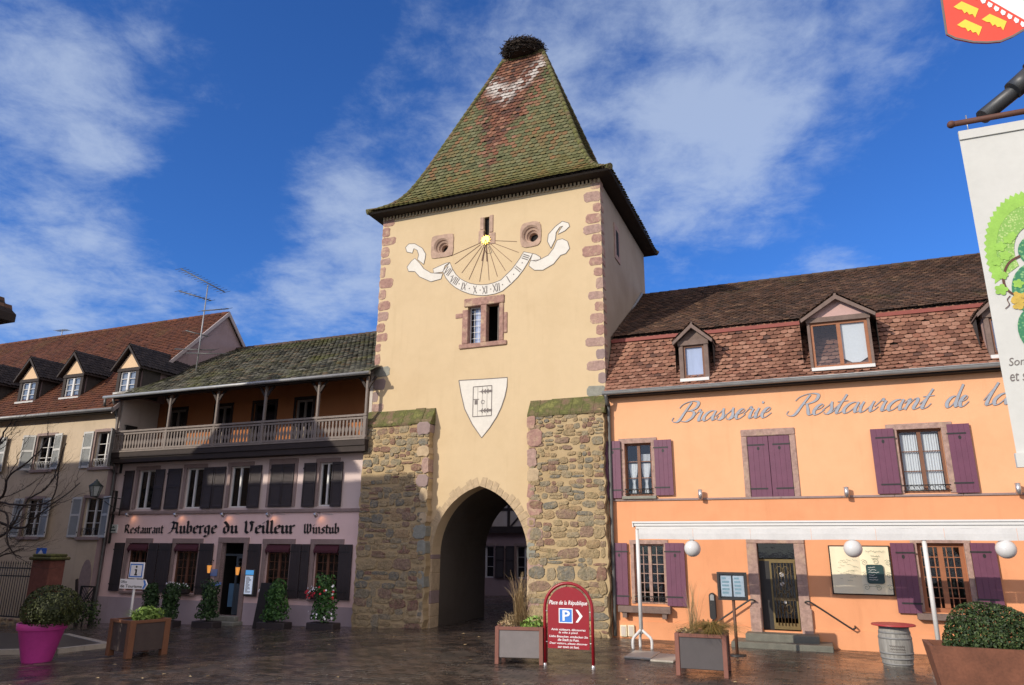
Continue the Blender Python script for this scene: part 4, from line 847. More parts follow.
    a, b, c, e = rc(473.2, 491.8, 386.3, 416.2)
    for x in (a, b): ribbon(d_, [Vector((x, c, 0)), Vector((x, e, 0))], lambda t_, f: .028, .014)
    for z in (c, e): ribbon(d_, [Vector((a, z, 0)), Vector((b, z, 0))], lambda t_, f: .028, .0155)
    for i in range(1, 4): x = a + (b - a) * i / 4; ribbon(d_, [Vector((x, c, 0)), Vector((x, e, 0))], lambda t_, f: .010, .0125)
    for z in (c + (e - c) * .18, c + (e - c) * .82):
        d_.flat([(a + .18, z), (a + .3, z - .02), (b + .02, z - .045), (b + .02, z + .045), (a + .3, z + .02)], .017)
        for i in range(3): x = a + .28 + i * .1; d_.flat([(x, z), (x + .07, z + .085), (x + .09, z + .06), (x + .05, z), (x + .09, z - .06), (x + .07, z - .085)], .0178)
    zc = (c + e) / 2; d_.flat([(a + .06, zc - .1), (a + .17, zc - .1), (a + .17, zc + .05), (a + .06, zc + .05)], .017); d_.flat([(a, zc + .085), (a + .22, zc + .085), (a + .22, zc + .06), (a, zc + .06)], .0172)
    ribbon(d_, [Vector((x, z, 0)) for x, z in disc(a + .36, zc - .03, .06, 14)] , lambda t_, f: .018, .017); d_.build('door_emblem', M['ink'], so)
    # slit in the side wall
    y0, y1, za, zb_ = 1.75, 2.5, 12.25, 13.6
    s_ = MB(); s_.box(SR - .05, SR + .03, y0, y1, za, zb_); so = s_.build('slit_window', M['mauvestone'], t); s_ = MB(); s_.box(SR - .04, SR + .034, y0 + .2, y1 - .2, za + .2, zb_ - .2); s_.build('opening', M['dark'], so)
    # bell-cast roof: rows of real tiles on all four faces
    ov = .52; ez = 14.55; x0, x1 = SL - ov + .1, SR + ov - .02; y0, y1 = -ov, TD + ov; mid_y = (y0 + y1) / 2; r0, r1 = q(503, 60, -mid_y)[0], q(543, 50, -mid_y)[0]; rz = q(523, 55, -mid_y)[1] - .1
    prof = [(0, 0), (.08, .022), (.16, .052), (.23, .09), (.29, .135), (.35, .195), (.42, .275), (1, 1)]     # run, rise fractions
    def at(f):
        for (a, za), (b, zb__) in zip(prof[:-1], prof[1:]):
            if a <= f <= b: return za + (zb__ - za) * (f - a) / (b - a)
        return 1
    def corner(f):
        return [Vector((x0 + (r0 - x0) * f, y0 + (mid_y - y0) * f, ez + (rz - ez) * at(f))), Vector((x1 + (r1 - x1) * f, y0 + (mid_y - y0) * f, ez + (rz - ez) * at(f))),
                Vector((x1 + (r1 - x1) * f, y1 + (mid_y - y1) * f, ez + (rz - ez) * at(f))), Vector((x0 + (r0 - x0) * f, y1 + (mid_y - y1) * f, ez + (rz - ez) * at(f)))]
    fs_ = [0]; ln = 0; step = .185; prev = corner(0)[0]; f = 0
    while f < 1:
        f2 = f + .002; P_ = (corner(min(f2, 1))[0] + corner(min(f2, 1))[1]) / 2; P0 = (corner(fs_[-1])[0] + corner(fs_[-1])[1]) / 2
        if (P_ - P0).length >= step: fs_.append(f2)
        f = f2
    fs_.append(1.0); tl = MB()
    for a, b in ((0, 1), (1, 2), (2, 3), (3, 0)): tile_rows(tl, [(corner(f)[a], corner(f)[b]) for f in fs_], .21, .035)
    ro = tl.build('roof', M['ttile'], t)
    un = MB(); fl = [0, .08, .16, .23, .29, .35, .42, 1]; rings = [[c_ - Vector((0, 0, .05)) for c_ in corner(f)] for f in fl]; vs = [v for rg in rings for v in rg]
    un.add(vs, [(j * 4 + i, j * 4 + (i + 1) % 4, j * 4 + 4 + (i + 1) % 4, j * 4 + 4 + i) for j in range(len(fl) - 1) for i in range(4)])
    lowr = [Vector((x0 + .05, y0 + .05, ez - .10)), Vector((x1 - .05, y0 + .05, ez - .10)), Vector((x1 - .05, y1 - .05, ez - .10)), Vector((x0 + .05, y1 - .05, ez - .10))]
    un.add([v - Vector((0, 0, .05)) for v in corner(0)] + lowr, [(i, 4 + i, 4 + (i + 1) % 4, (i + 1) % 4) for i in range(4)] + [(4, 7, 6, 5)])
    un.build('eaves_board', M['rooflin'], ro)
    hp = MB()
    for i in range(4): ridge_caps(hp, [corner(f)[i] for f in fl], .10, .33)
    ridge_caps(hp, [corner(1)[0], corner(1)[1]], .13); hp.build('hip_tile', M['mossy'], ro)
    den = MB(); x = SL + .02
    while x < SR: den.fb(x, x + .07, .05, 0.0, TH - .06, TH + .12); x += .14
    den.build('eaves_moulding', M['palestone'], t)
    # the nest
    n_ = froot('bird_nest', (r0 + r1) / 2, -mid_y, rz, 'large dark nest of twigs on the very top of the tower roof', 'nest', world=True)
    tw = MB()
    for i in range(1500):
        a = random.uniform(0, 6.283); z = random.uniform(-.02, 1.0); rr = .86 + .30 * math.sin(min(z, 1) * 2.2) * .8; rr *= random.uniform(.55, 1.05)
        c = Vector((rr * math.cos(a) * .80, rr * math.sin(a) * .74, z * .46)); dr = Vector((-math.sin(a) + random.gauss(0, .5), math.cos(a) + random.gauss(0, .5), random.gauss(0, .2))).normalized() * random.uniform(.12, .32); tw.tube([c - dr, c + dr], random.uniform(.008, .018), 4, False)
    tw.lathe([(.5, -.05), (.7, .08), (.8, .25), (.7, .40), (.4, .42)], n=20); tw.build('twigs', M['twig'], n_)
build_tower()

# ------------------------------------------------------------------ brasserie on the right
BX = 24.0
def gable_dormer(root, s0, s1, z0, zw, za, d, back, tile, ow=.14, wood='dormwood', face=None, sill='white', cheek='dormwood', mull=(), win_t=.06, label=None, sash='palewood', blind=None, post=.12, lace=False):
    """dormer with a little gabled roof: window between s0..s1, z0..zw, apex za; roof runs back to depth back"""
    a, b = s0 - post, s1 + post; m_ = MB(); ze = zw + .14
    m_.fb(a, s0, d, d - .14, z0, zw); m_.fb(s1, b, d, d - .14, z0, zw); m_.fb(a - .02, b + .02, d + .03, d - .14, zw, ze)
    dm = m_.build('dormer', M[wood], root)
    if label: dm['label'] = label
    mid = (a + b) / 2; slope = (za - ze) / (mid - a + ow)
    g = MB(); g.prism([(a, ze), (b, ze), (mid, ze + (mid - a) * slope)], d - .02, d - .08); g.build('pediment', M[face or wood], dm)
    c = MB(); c.fb(a, a + .05, d - .14, back, z0 - .3, ze); c.fb(b - .05, b, d - .14, back, z0 - .3, ze); c.build('cheek', M[cheek], dm)
    tl = MB(); eL, eR = a - ow, b + ow; ft = d + .16
    tile_rows(tl, lines_between((eL, -back, ze - .02), (eL, -ft, ze - .02), (mid, -back, za), (mid, -ft, za), .16), .18, .02)
    tile_rows(tl, lines_between((eR, -ft, ze - .02), (eR, -back, ze - .02), (mid, -ft, za), (mid, -back, za), .16), .18, .02)
    rf = tl.build('dormer_roof', M[tile], dm)
    v = MB(); th = .09
    for s_ in (-1, 1):
        e_ = eL if s_ < 0 else eR; v.prism([(e_, ze - .05), (mid, za - .03), (mid, za - .03 - th * 1.5), (e_ - s_ * .02, ze - .05 - th)], ft + .02, ft - .05)
        v.prism([(e_, ze - .06), (mid, za - .04), (mid, za - .08), (e_, ze - .1)], ft - .05, back)
    v.tube([(mid, -ft + .03, za), (mid, -back, za)], .04, 8); v.build('bargeboard', M[wood], dm)
    r = (s0, s1, z0, zw); f = MB(); frame_mb(f, r, d - .05, win_t, .06, list(mull), 2 if (mull and not lace) else 0, mw=.05); f.build('frame', M[sash], dm)
    p = MB(); p.flat([(s0, z0), (s1, z0), (s1, zw), (s0, zw)], d - .08); p.build('pane', M['glass'], dm)
    if blind: bl = MB(); bl.flat([(s0 + .04, z0 + .03), (s1 - .04, z0 + .03), (s1 - .04, zw - .03), (s0 + .04, zw - .03)], d - .12); bl.build('blind', M[blind], dm)
    if lace:
        x = (s0 + s1) / 2 + .05; w_ = s1 - .06 - x; bl = MB(); bl.flat([(x, zw - .06), (x + w_, zw - .06), (x + w_, z0 + .25), (x + w_ / 2, z0 + .06), (x, z0 + .25)], d - .12); bl.build('curtain', M['curtain'], dm)
    ro = MB(); room(ro, r, d - .14, .9); ro.build('interior', M['dimroom'], dm)
    s_ = MB(); s_.fb(a + .01, b - .01, d + .1, d - .05, z0 - .09, z0); s_.build('sill', M[sill], dm)
    return dm
def build_brasserie():
    t = froot('brasserie', SR + 6, -.02, 0, 'long orange inn with a tiled mansard roof and purple shutters, right of the gate tower', 'building')
    d = -.02; zt = 7.0; zs = 3.80
    W1 = rc(625, 652, 443, 496); W1 = (W1[0], W1[1], W1[2], W1[3]); W2 = rc(749, 792, 435.5, 497.5); W3 = rc(900.5, 946, 428.5, 493)
    L1 = rc(634.5, 665, 544, 604); DR = rc(760, 797.5, 543.5, 631); L2 = rc(921, 969, 543, 613)
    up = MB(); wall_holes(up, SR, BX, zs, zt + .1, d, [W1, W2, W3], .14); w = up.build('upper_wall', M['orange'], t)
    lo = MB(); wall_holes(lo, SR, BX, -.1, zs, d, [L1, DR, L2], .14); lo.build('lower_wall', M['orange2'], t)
    bk = MB(); bk.fb(BX - .3, BX, d - .2, -12, -.1, 9); bk.fb(SR, BX, -11.7, -12, -.1, zt); bk.build('rear_wall', M['orange'], t)
    sc_ = MB(); x = SR
    while x < BX: l = random.uniform(1.2, 2.2); sc_.cbox(x, min(BX, x + l) - .006, -(d + .035), -d + .05, zs - .03, zs + .03, .008); x += l
    sc_.build('string_course', M['brownstone'], t)
    pl_ = MB(); pl_.fb(SR, DR[0] - .28, d + .035, d - .05, -.1, .46); pl_.fb(DR[1] + .28, BX, d + .035, d - .05, -.1, .46); pl_.build('plinth', M['orange2'], t)
    # windows
    def curt(wn, r, style):
        a, b, c, e = r; cu = MB(); mid = (a + b) / 2; dd = d - .21; h = e - c
        for k in (0, 1):
            x0, x1 = (a + .08, mid - .05) if k == 0 else (mid + .05, b - .08)
            if style == 'tied':
                n = 10; xm = (x0 + x1) / 2; hw = (x1 - x0) / 2; zs_ = [(.62, 1), (.55, .96), (.42, .75), (.3, .42), (.25, .3), (.14, .42), (.06, .5)]
                V = []
                for f, wd in zs_:
                    for i in range(n + 1): u = i / n * 2 - 1; V.append((xm + u * hw * wd, -dd + .012 * math.sin(u * 14), c + h * f))
                cu.add(V, [(j * (n + 1) + i, j * (n + 1) + i + 1, (j + 1) * (n + 1) + i + 1, (j + 1) * (n + 1) + i) for j in range(len(zs_) - 1) for i in range(n)])
                for i in range(7): cu.box(x0 + (x1 - x0) * i / 7, x0 + (x1 - x0) * (i + .7) / 7, -dd - .004, -dd + .002, c + h * .655, c + h * (.80 if k else .67))
            else:
                n = 24; V = [(x0 + (x1 - x0) * i / n, -dd + .02 * math.sin(i * 1.7), c + h * f) for f in (.05, .93) for i in range(n + 1)]; cu.add(V, [(i, i + 1, n + 2 + i, n + 1 + i) for i in range(n)])
        cu.build('curtain', M['curtain'], wn)
    def railing(wn, r):
        a, b, c, e = r; rl = MB(); y = -(d + .04)
        for z in (c + .2, c + .06): rl.tube([(a - .02, y, z), (b + .02, y, z)], .012, 6)
        n = 9
        for i in range(n):
            x0 = a + (b - a) * (i + .5) / n; rl.tube([(x0 + .05 * math.cos(k * .7), y, c + .13 + .06 * math.sin(k * .7)) for k in range(9)], .007, 5)
        rl.build('flower_rail', M['iron'], wn)
    w1 = window(t, W1, d, 'palewood', (.5,), 2, .055, .12, 'mauvestone', .13, .04, sillm='greystone', jamb_l=True); curt(w1, W1, 'tied'); railing(w1, W1)
    w3 = window(t, W3, d, 'palewood', (.5,), 2, .06, .12, 'mauvestone', .13, .12, sillm=None); curt(w3, W3, 'lace'); railing(w3, W3)
    w2 = MB(); a, b, c, e = W2; sw = .16
    w2.cbox(a - sw, a, -(d + .03), -d + .1, c, e, .02); w2.cbox(b, b + sw, -(d + .03), -d + .1, c, e, .02); w2.cbox(a - sw, b + sw, -(d + .034), -d + .1, e, e + .2, .02); w2o = w2.build('window', M['mauvestone'], t); w2o['label'] = 'window with both purple shutters closed'
    dk = MB(); dk.flat([(a, c), (b, c), (b, e), (a, e)], d - .1); dk.build('interior', M['dark'], w2o)
    mid = (a + b) / 2; shutter(t, (a + .01, mid - .006, c + .01, e - .01), d - .03, 'purple', pivot='l'); shutter(t, (mid + .006, b - .01, c + .01, e - .01), d - .03, 'purple', pivot='r')
    wd = 1.12
    def leaf_(x0, x1, y0, y1, pv):
        shutter(t, rc(x0, x1, y0, y1, d), d + .05, 'purple', pivot=pv)
    leaf_(655.5, 673, 440, 495.5, 'l'); leaf_(606, 621.5, 441.5, 498.5, 'r'); leaf_(873.7, 897, 429, 494, 'r'); leaf_(951, 974, 424, 493, 'l')
    leaf_(612.5, 628.5, 543, 604.5, 'r'); leaf_(667, 686, 543, 606, 'l'); leaf_(894, 917.5, 543, 613, 'r'); leaf_(974.5, 999.5, 543, 609, 'l')
    l1 = window(t, L1, d, 'mauvestone', (.5,), 5, .05, .12, 'mauvestone', .1, .02, vb=1, barw=.02); railing(l1, L1)
    a, b, c, e = rc(620, 672, 606, 612.5, d); s_ = MB(); s_.cbox(a, b, -(d + .24), -d + .02, c, e, .01); so = s_.build('window_ledge', M['dormwood'], t)
    bk = MB(); bk.fb(a + .12, a + .24, d + .2, d - .02, c - .14, c - .002); bk.fb(b - .24, b - .12, d + .2, d - .02, c - .14, c - .002); bk.build('bracket', M['dormwood'], so)
    l2 = window(t, L2, d, 'palewood2', (.5,), 5, .10, .12, 'mauvestone', .12, .02, vb=2, barw=.02, mw=.06); a, b, c, e = L2
    s_ = MB(); s_.cbox(a - .2, b + .2, -(d + .2), -d + .02, c - .17, c - .02, .01); s_.build('window_ledge', M['dormwood'], t)
    # doorway: stone jambs, dark deep reveal, half-glazed leaf with wrought iron, steps, handrails
    a, b, c, e = DR; j = MB(); j.cbox(a - .27, a, -(d + .05), -d + .3, .42, e, .015); j.cbox(b, b + .27, -(d + .05), -d + .3, .42, e, .015); j.cbox(a - .27, b + .27, -(d + .054), -d + .3, e, e + .26, .015); j.cbox(a - .30, a - .02, -(d + .10), -d, .3, .95, .02); j.cbox(b + .02, b + .30, -(d + .10), -d, .3, .95, .02)
    do = j.build('door', M['mauvestone'], t)
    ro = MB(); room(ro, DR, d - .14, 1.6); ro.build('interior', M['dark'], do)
    x0, x1, z0, z1 = a + .27, b - .02, c + .02, e - .46; lf = MB(); dd = d - .22
    frame_mb(lf, (x0, x1, z0, z1), dd, .045, .06, [], 0); lf.fb(x0 + .045, x1 - .045, dd, dd - .06, z0 + .045, z0 + .16); lf.fb(a, b, dd - .004, dd - .07, z1 + .0, z1 + .05); lo_ = lf.build('door_leaf', M['brass'], do)
    sl = MB(); sl.fb(a, x0, dd, dd - .06, c, z1); sl.build('side_leaf', M['black'], do)
    gl = MB(); gl.flat([(x0 + .05, z0 + .28), (x1 - .05, z0 + .28), (x1 - .05, z1 - .05), (x0 + .05, z1 - .05)], dd - .04); gl.flat([(a, z1 + .07), (b, z1 + .07), (b, e), (a, e)], dd - .04); gl.build('pane', M['glass'], do)
    ir = MB(); y = -(dd + .03)
    for i in range(6): x = x0 + .12 + (x1 - x0 - .24) * i / 5; ir.tube([(x, y, z0 + .1), (x, y, z1 - .06)], .011, 6)
    for i in range(5):
        x = x0 + .12 + (x1 - x0 - .24) * (i + .5) / 5
        for zz in ((.30, .48, .62, .86) if i in (1, 3) else ()): ir.tube([(x + .085 * math.cos(k * .7), y, z0 + zz * (z1 - z0) + .11 * math.sin(k * .7)) for k in range(10)], .010, 5)
    ir.fb(x0 + .06, x1 - .06, dd + .03, dd + .01, z0 + .42 * (z1 - z0), z0 + .46 * (z1 - z0)); ir.build('wrought_grille', M['iron2'], lo_)
    stk = MB()
    for (fx, fz, r_) in ((.45, .80, .06), (.45, .66, .055), (.5, .40, .05)): stk.flat(disc(x0 + fx * (x1 - x0), z0 + fz * (z1 - z0), r_, 16), dd - .03)
    stk.build('sticker', M['signwhite'], lo_)
    st = MB()
    g0 = q(746, 640, .6)[0]; st.cbox(a - .42, b + .42, -(d + .55), -d + .3, -.05, .34, .02); st.cbox(a - .75, b + .72, -(d + .95), -d - .03, -.05, .17, .02); so = st.build('front_steps', M['greystone2'], t)
    for sgn, xx in ((-1, a - .16), (1, b + .16)):
        h = MB(); y = -(d + .10); pts = [(xx, -d, 1.10), (xx, -(d + .16), 1.12), (xx + sgn * .06, -(d + .18), 1.14), (xx + sgn * .2, -(d + .18), 1.08), (xx + sgn * .98, -(d + .18), .56), (xx + sgn * 1.07, -(d + .18), .52), (xx + sgn * 1.12, -(d + .16), .55), (xx + sgn * 1.12, -d, .57)]; h.tube(cat(pts, 4), .022, 8); h.build('handrail', M['iron'], t)
    # lettering: a brown shadow edge under grey-blue strokes
    for txt, xa, xb, yb in (('Brasserie', 674, 774.5, 419), ('Restaurant', 789, 935.5, 410.6), ('de', 945, 972, 405.6)):
        s0, s1 = q(xa, yb)[0], q(xb, yb)[0]; wn = MB(); script_text(wn, txt, s0, s1, 6.03, .285, d + .012, grow=.012); o1 = wn.build('painted_lettering', M['letter2'], t); fr_ = MB(); script_text(fr_, txt, s0, s1, 6.03, .285, d + .022); fr_.build('letter_fill', M['letter'], o1)
    s0 = q(983, 404.5)[0]; wn = MB(); script_text(wn, 'la', s0, s0 + .72, 6.03, .285, d + .012, grow=.012); o1 = wn.build('painted_lettering', M['letter2'], t); fr_ = MB(); script_text(fr_, 'la', s0, s0 + .72, 6.03, .285, d + .022); fr_.build('letter_fill', M['letter'], o1)
    # cylinder spotlights along the string course
    for x, y in ((700.5, 494.3), (846.5, 492), (1018, 488.5)):
        s, z = q(x, y, .12); l = MB(); l.tube([(s, -.15, z - .14), (s, -.15, z + .13)], .062, 14); l.fb(s - .03, s + .03, .10, d, z - .05, z + .05); l.build('spotlight', M['steel'], t)
    # roofs: steep lower slope of scale tiles, upper slope of brown tiles
    e0, b0, rd = (.36, 6.98), (-1.2, 9.02), (-6.0, 12.22)
    mp = [(.30, 6.98), (.10, 7.22), (-.15, 7.55), (-.45, 8.05), (-.75, 8.6), (-.98, 9.04)]; ml = []
    for (da, za), (db, zb_) in zip(mp[:-1], mp[1:]):
        k = max(1, round(math.hypot(da - db, za - zb_) / .165))
        ml += [((SR + .02, -(da + (db - da) * i / k), za + (zb_ - za) * i / k), (BX, -(da + (db - da) * i / k), za + (zb_ - za) * i / k)) for i in range(k)]
    ml.append(((SR + .02, .98, 9.04), (BX, .98, 9.04))); lt = MB(); tile_rows(lt, ml, .20, .035); lr = lt.build('lower_roof', M['mtile'], t)
    ut = MB(); u0 = (-.84, 9.0); tile_rows(ut, lines_between((SR + .02, -u0[0], u0[1] + .06), (BX, -u0[0], u0[1] + .06), (SR + .02, -rd[0], rd[1]), (BX, -rd[0], rd[1]), .175), .2, .03); ur = ut.build('upper_roof', M['utile'], t)
    un = MB()
    for (da, za), (db, zb_) in (*zip(mp[:-1], mp[1:]), (u0, rd), (rd, (-12, 8.0))): un.quad((SR, -da, za - .04), (BX, -da, za - .04), (BX, -db, zb_ - .04), (SR, -db, zb_ - .04))
    un.fb(SR, BX, .27, d - .02, zt - .12, zt - .07); un.build('eaves_board', M['rooflin'], ur)
    rt = MB(); rt.fb(SR + .02, BX, -.80, -1.0, 8.88, 8.99); rt.build('red_trim', M['redtrim'], ur)
    rc_ = MB(); ridge_caps(rc_, [(SR, 6.0, 12.22), (BX, 6.0, 12.22)], .085, .38); rc_.build('ridge_tile', M['ridge'], ur)
    gt = MB(); y, z = -.33, zt + .02; n = 8; V = []
    for xx in (SR - .02, BX):
        V += [(xx, y + .085 * math.cos(math.pi + math.pi * i / n), z + .1 * math.sin(math.pi + math.pi * i / n)) for i in range(n + 1)]
    gt.sm = True; gt.add(V, [(i, i + 1, n + 2 + i, n + 1 + i) for i in range(n)]); gt.sm = False; gt.tube([(SR - .02, y - .085, z + .005), (BX, y - .085, z + .005)], .016, 6); gt.build('gutter', M['zinc'], t)
    dp = MB(); dp.tube(cat([(SR + .08, -.33, zt - .06), (SR + .1, -.22, zt - .35), (SR + .1, -.09, zt - .6), (SR + .1, -.09, 3), (SR + .1, -.09, .05)], 4), .055, 10); dp.build('downpipe', M['zincdark'], t)
    fl = MB(); P_ = [(SR + .03, 1.1, 9.0), (SR + .03, 6.0, 12.3)]; fl.tube(P_, .07, 6); fl.build('flashing', M['zinc'], ur)
    # dormers
    dd = .12
    s0, s1, _, _ = rc(683.4, 704.5, 345, 379, dd); gable_dormer(t, s0, s1, 7.28, 8.31, 8.97, dd, -1.9, 'utile', .16, face='dormwood', sash='palewood', blind='bluecurtain', label='small grey-brown dormer with a pale blind')
    s0, s1, _, _ = rc(811.5, 870, 322, 368, dd); gable_dormer(t, s0, s1, 7.30, 8.62, 9.38, dd, -2.2, 'utile', .16, face='dormpink', sash='palewood2', mull=(.5,), post=.07, lace=True, label='wide dormer with a pink pediment and lace curtain', win_t=.08)
    x = q(990, 300, dd)[0] + .2; gable_dormer(t, x - .31, x + .31, 7.28, 8.31, 8.97, dd, -1.9, 'utile', .16, face='dormwood', cheek='dormpink', blind='bluecurtain')
build_brasserie()

def build_terrace():
    D = 2.6; L_ = 20.0
    t = froot('terrace_awning', 10, D, 0, 'white retracted terrace awning frame on white posts along the orange inn', 'awning')
    s0 = q(634.5, 531, D)[0]
    b = MB(); b.fb(s0 + .02, L_, D + .10, D - .10, 2.99, 3.06); b.fb(s0 - .03, L_, D + .13, D - .13, 3.06, 3.10); b.fb(s0 + .05, L_, D + .07, D - .10, 2.92, 2.985); b.fb(s0 - .03, s0 + .0, D + .11, D - .11, 2.96, 3.06); b.build('front_beam', M['white'], t)
    gap = MB(); gap.fb(s0 + .04, L_, D + .075, D + .04, 2.985, 2.99); gap.build('seam', M['zincdark'], t)
    v = MB(); x = s0 + .12; n = 0
    while x < L_:
        x1 = x + 1.35; V = []
        k = 10
        for i in range(k + 1):
            f = i / k; xx = x + (x1 - x) * f; y = -(D + .075 + .012 * math.sin(xx * 5.3)); V += [(xx, y, 2.92), (xx, y - .006, 2.80), (xx, y + .004, 2.665 + .006 * math.sin(xx * 3))]
        v.add(V, [(i * 3 + j, i * 3 + j + 1, i * 3 + 4 + j, i * 3 + 3 + j) for i in range(k) for j in (0, 1)]); x = x1 + .006
    v.build('valance', M['canvas'], t)
    for x, y in ((640, 600), (931, 590)):
        s = q(x, y, D)[0]; p = MB(); p.tube([(s, -D, .42), (s, -D, 2.95)], .048, 14)
        for a in (90, 210, 330):
            c_, s_ = math.cos(R(a + 20)) * .26, math.sin(R(a + 20)) * .26; p.tube(cat([(s, -D, .52), (s + c_ * .5, -D + s_ * .5, .42), (s + c_, -D + s_, .30), (s + c_, -D + s_, .05)], 3), .036, 8)
        p.build('post', M['white'], t)
    for i, (x, y, lab) in enumerate(((692.5, 548.5, 'white globe lamp hanging beside the left purple shutter, smallest of the three globes'), (853, 548.5, 'white globe lamp hanging in front of the open-book board'), (1006, 549, 'white globe lamp hanging at the right edge under the banner'))):
        s, z = q(x, y, D - .02); g = froot('globe_lamp', s, D - .02, z, lab, 'lamp', 'globe lamps under the awning', world=True)
        m_ = MB(); m_.ball((0, 0, 0), .20, 14); m_.build('globe', M['globe'], g); m_ = MB(); m_.lathe([(.05, .19), (.06, .21), (.06, .26), (.03, .28), (.015, .40)], n=12); m_.build('fitting', M['white'], g)
build_terrace()
def build_wallthings():
    d = -.02
    # framed menu case on a pole, standing out in the sun
    D = 3.0; a, b, c, e = rc(717.5, 747, 572.3, 600.3, D); sm_ = (a + b) / 2; t = froot('menu_stand', sm_, D - .1, zg(5, D), 'square black framed menu case with white sheets on a thin brown pole', 'menu stand')
    f = MB(); frame_mb(f, (a, b, c, e), D, .05, .09, [], 0); f.fb(a + .05, b - .05, D - .06, D - .09, c + .05, e - .05); f.build('frame', M['black'], t)
    w_ = (b - a - .18) / 2
    for i in range(2):
        x0 = a + .07 + i * (w_ + .04); p = MB(); p.fb(x0, x0 + w_, D - .045, D - .055, c + .08, e - .08); po = p.build('menu_sheet', M['menupaper'], t); ln = MB()
        for k in range(5): z = c + .14 + (e - c - .30) * k / 4; ln.fb(x0 + .03, x0 + w_ * random.uniform(.5, .9), D - .041, D - .044, z, z + .045)
        ln.build('print', M['bluegreen'], po)
    g = MB(); g.flat([(a + .04, c + .04), (b - .04, c + .04), (b - .04, e - .04), (a + .04, e - .04)], D - .03); g.build('pane', M['glass'], t)
    p = MB(); p.tube([(sm_, -D + .06, zg(5, D) - .02), (sm_, -D + .06, c + .02)], .036, 8); p.build('pole', M['brownpole'], t); p = MB(); p.lathe([(.2, 0), (.2, .02), (.04, .035)], (sm_, -D + .06), 20, Matrix.Translation((0, 0, zg(5, D)))); p.build('base_plate', M['iron'], t)
    # dark oval wall ashtray
    s, z = q(713, 606, 0); t = froot('wall_ashtray', s, d, z, 'narrow black rounded ashtray fixed low on the orange wall under the menu case', 'ashtray', world=True)
    m_ = MB(); n = 10; pr = [(.085 * math.cos(math.pi * i / n), .26 + .085 * math.sin(math.pi * i / n)) for i in range(n + 1)] + [(-.085 * math.cos(math.pi * i / n), -.26 - .085 * math.sin(math.pi * i / n)) for i in range(n + 1)]
    m_.prism(pr, .12, 0); m_.build('body', M['black'], t); m_ = MB(); m_.prism([(x * .6, zz * .6 + .1) for x, zz in pr][:11] + [(-.05, .15), (.05, .15)], .128, .12); m_.build('cover', M['zinc'], t)
    # two pale meter boxes low on the wall
    for k, x0 in enumerate((620.5, 628)):
        a, b, c, e = rc(x0, x0 + 6.6, 625, 636.5, .05); t = froot('meter_box', (a + b) / 2, d, c, ('pale meter box low on the inn wall, touching the buttress shadow', 'pale meter box low on the inn wall, right one of the pair')[k], 'meter box', 'meter boxes at the foot of the inn wall')
        m_ = MB(); m_.cbox(a, b, -.085, -d, c, e, .012); m_.build('cabinet', M['cream_paper'], t); m_ = MB(); m_.cbox(a + .03, b - .03, -.093, -.08, c + .03, e - .03, .006); m_.build('door', M['pale'], t)
    # the board shaped as an open book
    A, B, C, D_ = q(829.8, 546.3, .04), q(888.2, 547, .04), q(893, 594.3, .04), q(833.5, 593.3, .04); x0, x1 = (A[0] + D_[0]) / 2, (B[0] + C[0]) / 2; z1, z0 = (A[1] + B[1]) / 2, (C[1] + D_[1]) / 2; xm = q(861, 570, .04)[0]
    t = froot('book_board', xm, 0, z0, 'large cream menu board painted as an open book, right of the inn door', 'menu board')
    m_ = MB(); m_.fb(x0 - .03, x1 + .03, .04, d, z0 - .03, z1 + .03); m_.build('frame', M['darkwood'], t)
    pg = MB(); n = 10
    for (xa, xb) in ((x0, xm), (xm, x1)):
        V = []
        for i in range(n + 1): f = i / n; g = f if xa == xm else 1 - f; V += [(xa + (xb - xa) * f, -(.05 + .05 * math.sin(math.pi * min(1, g * 1.15) * .9)), z) for z in (z0, z1)]
        pg.sm = True; pg.add(V, [(i * 2, i * 2 + 2, i * 2 + 3, i * 2 + 1) for i in range(n)])
    pg.build('page', M['cream_paper'], t)
    dr = MB(); xr0, xr1 = xm + (x1 - xm) * .17, xm + (x1 - xm) * .76; zr0, zr1 = z0 + (z1 - z0) * .22, z0 + (z1 - z0) * .62
    sl = MB(); n = 6; rad = .06; pl_ = []
    for cx_, cz_, a0 in ((xr1 - rad, zr1 - rad, 0), (xr0 + rad, zr1 - rad, 90), (xr0 + rad, zr0 + rad, 180), (xr1 - rad, zr0 + rad, 270)): pl_ += [(cx_ + rad * math.cos(R(a0 + 90 * i / n)), cz_ + rad * math.sin(R(a0 + 90 * i / n))) for i in range(n + 1)]
    sl.prism(pl_, .125, .06); so = sl.build('slate', M['dkgreen'], t); ch = MB()
    for i in range(6):
        zz = zr1 - .07 - i * (zr1 - zr0 - .1) / 6; P_ = [Vector((xr0 + .05 + k * .02, zz + random.uniform(-.012, .012), 0)) for k in range(int((xr1 - xr0 - .1) / .02 * random.uniform(.5, .95)))]; ribbon(ch, P_, lambda t_, f: .012, .128)
    ch.build('chalk', M['whiteshut'], so)
    rnd = random.Random(5)
    for i in range(26): x, z = x0 + .12 + rnd.random() * (xm - x0 - .3), z0 + (z1 - z0) * (.28 + .45 * rnd.random()); P_ = [Vector((x + k * .016, z + rnd.uniform(-.018, .018), 0)) for k in range(rnd.randint(3, 9))]; ribbon(dr, P_, lambda t_, f: .006, .115)
    for (f0, f1, zf, h) in ((.2, .85, .90, .05), (.36, .68, .80, .05), (.4, .62, .75, .02), (.2, .85, .16, .02)): P_ = [Vector((xm + (x1 - xm) * (f0 + (f1 - f0) * k / 24), z0 + (z1 - z0) * zf + rnd.uniform(-h, h) * .5, 0)) for k in range(25)]; ribbon(dr, P_, lambda t_, f: .008, .115)
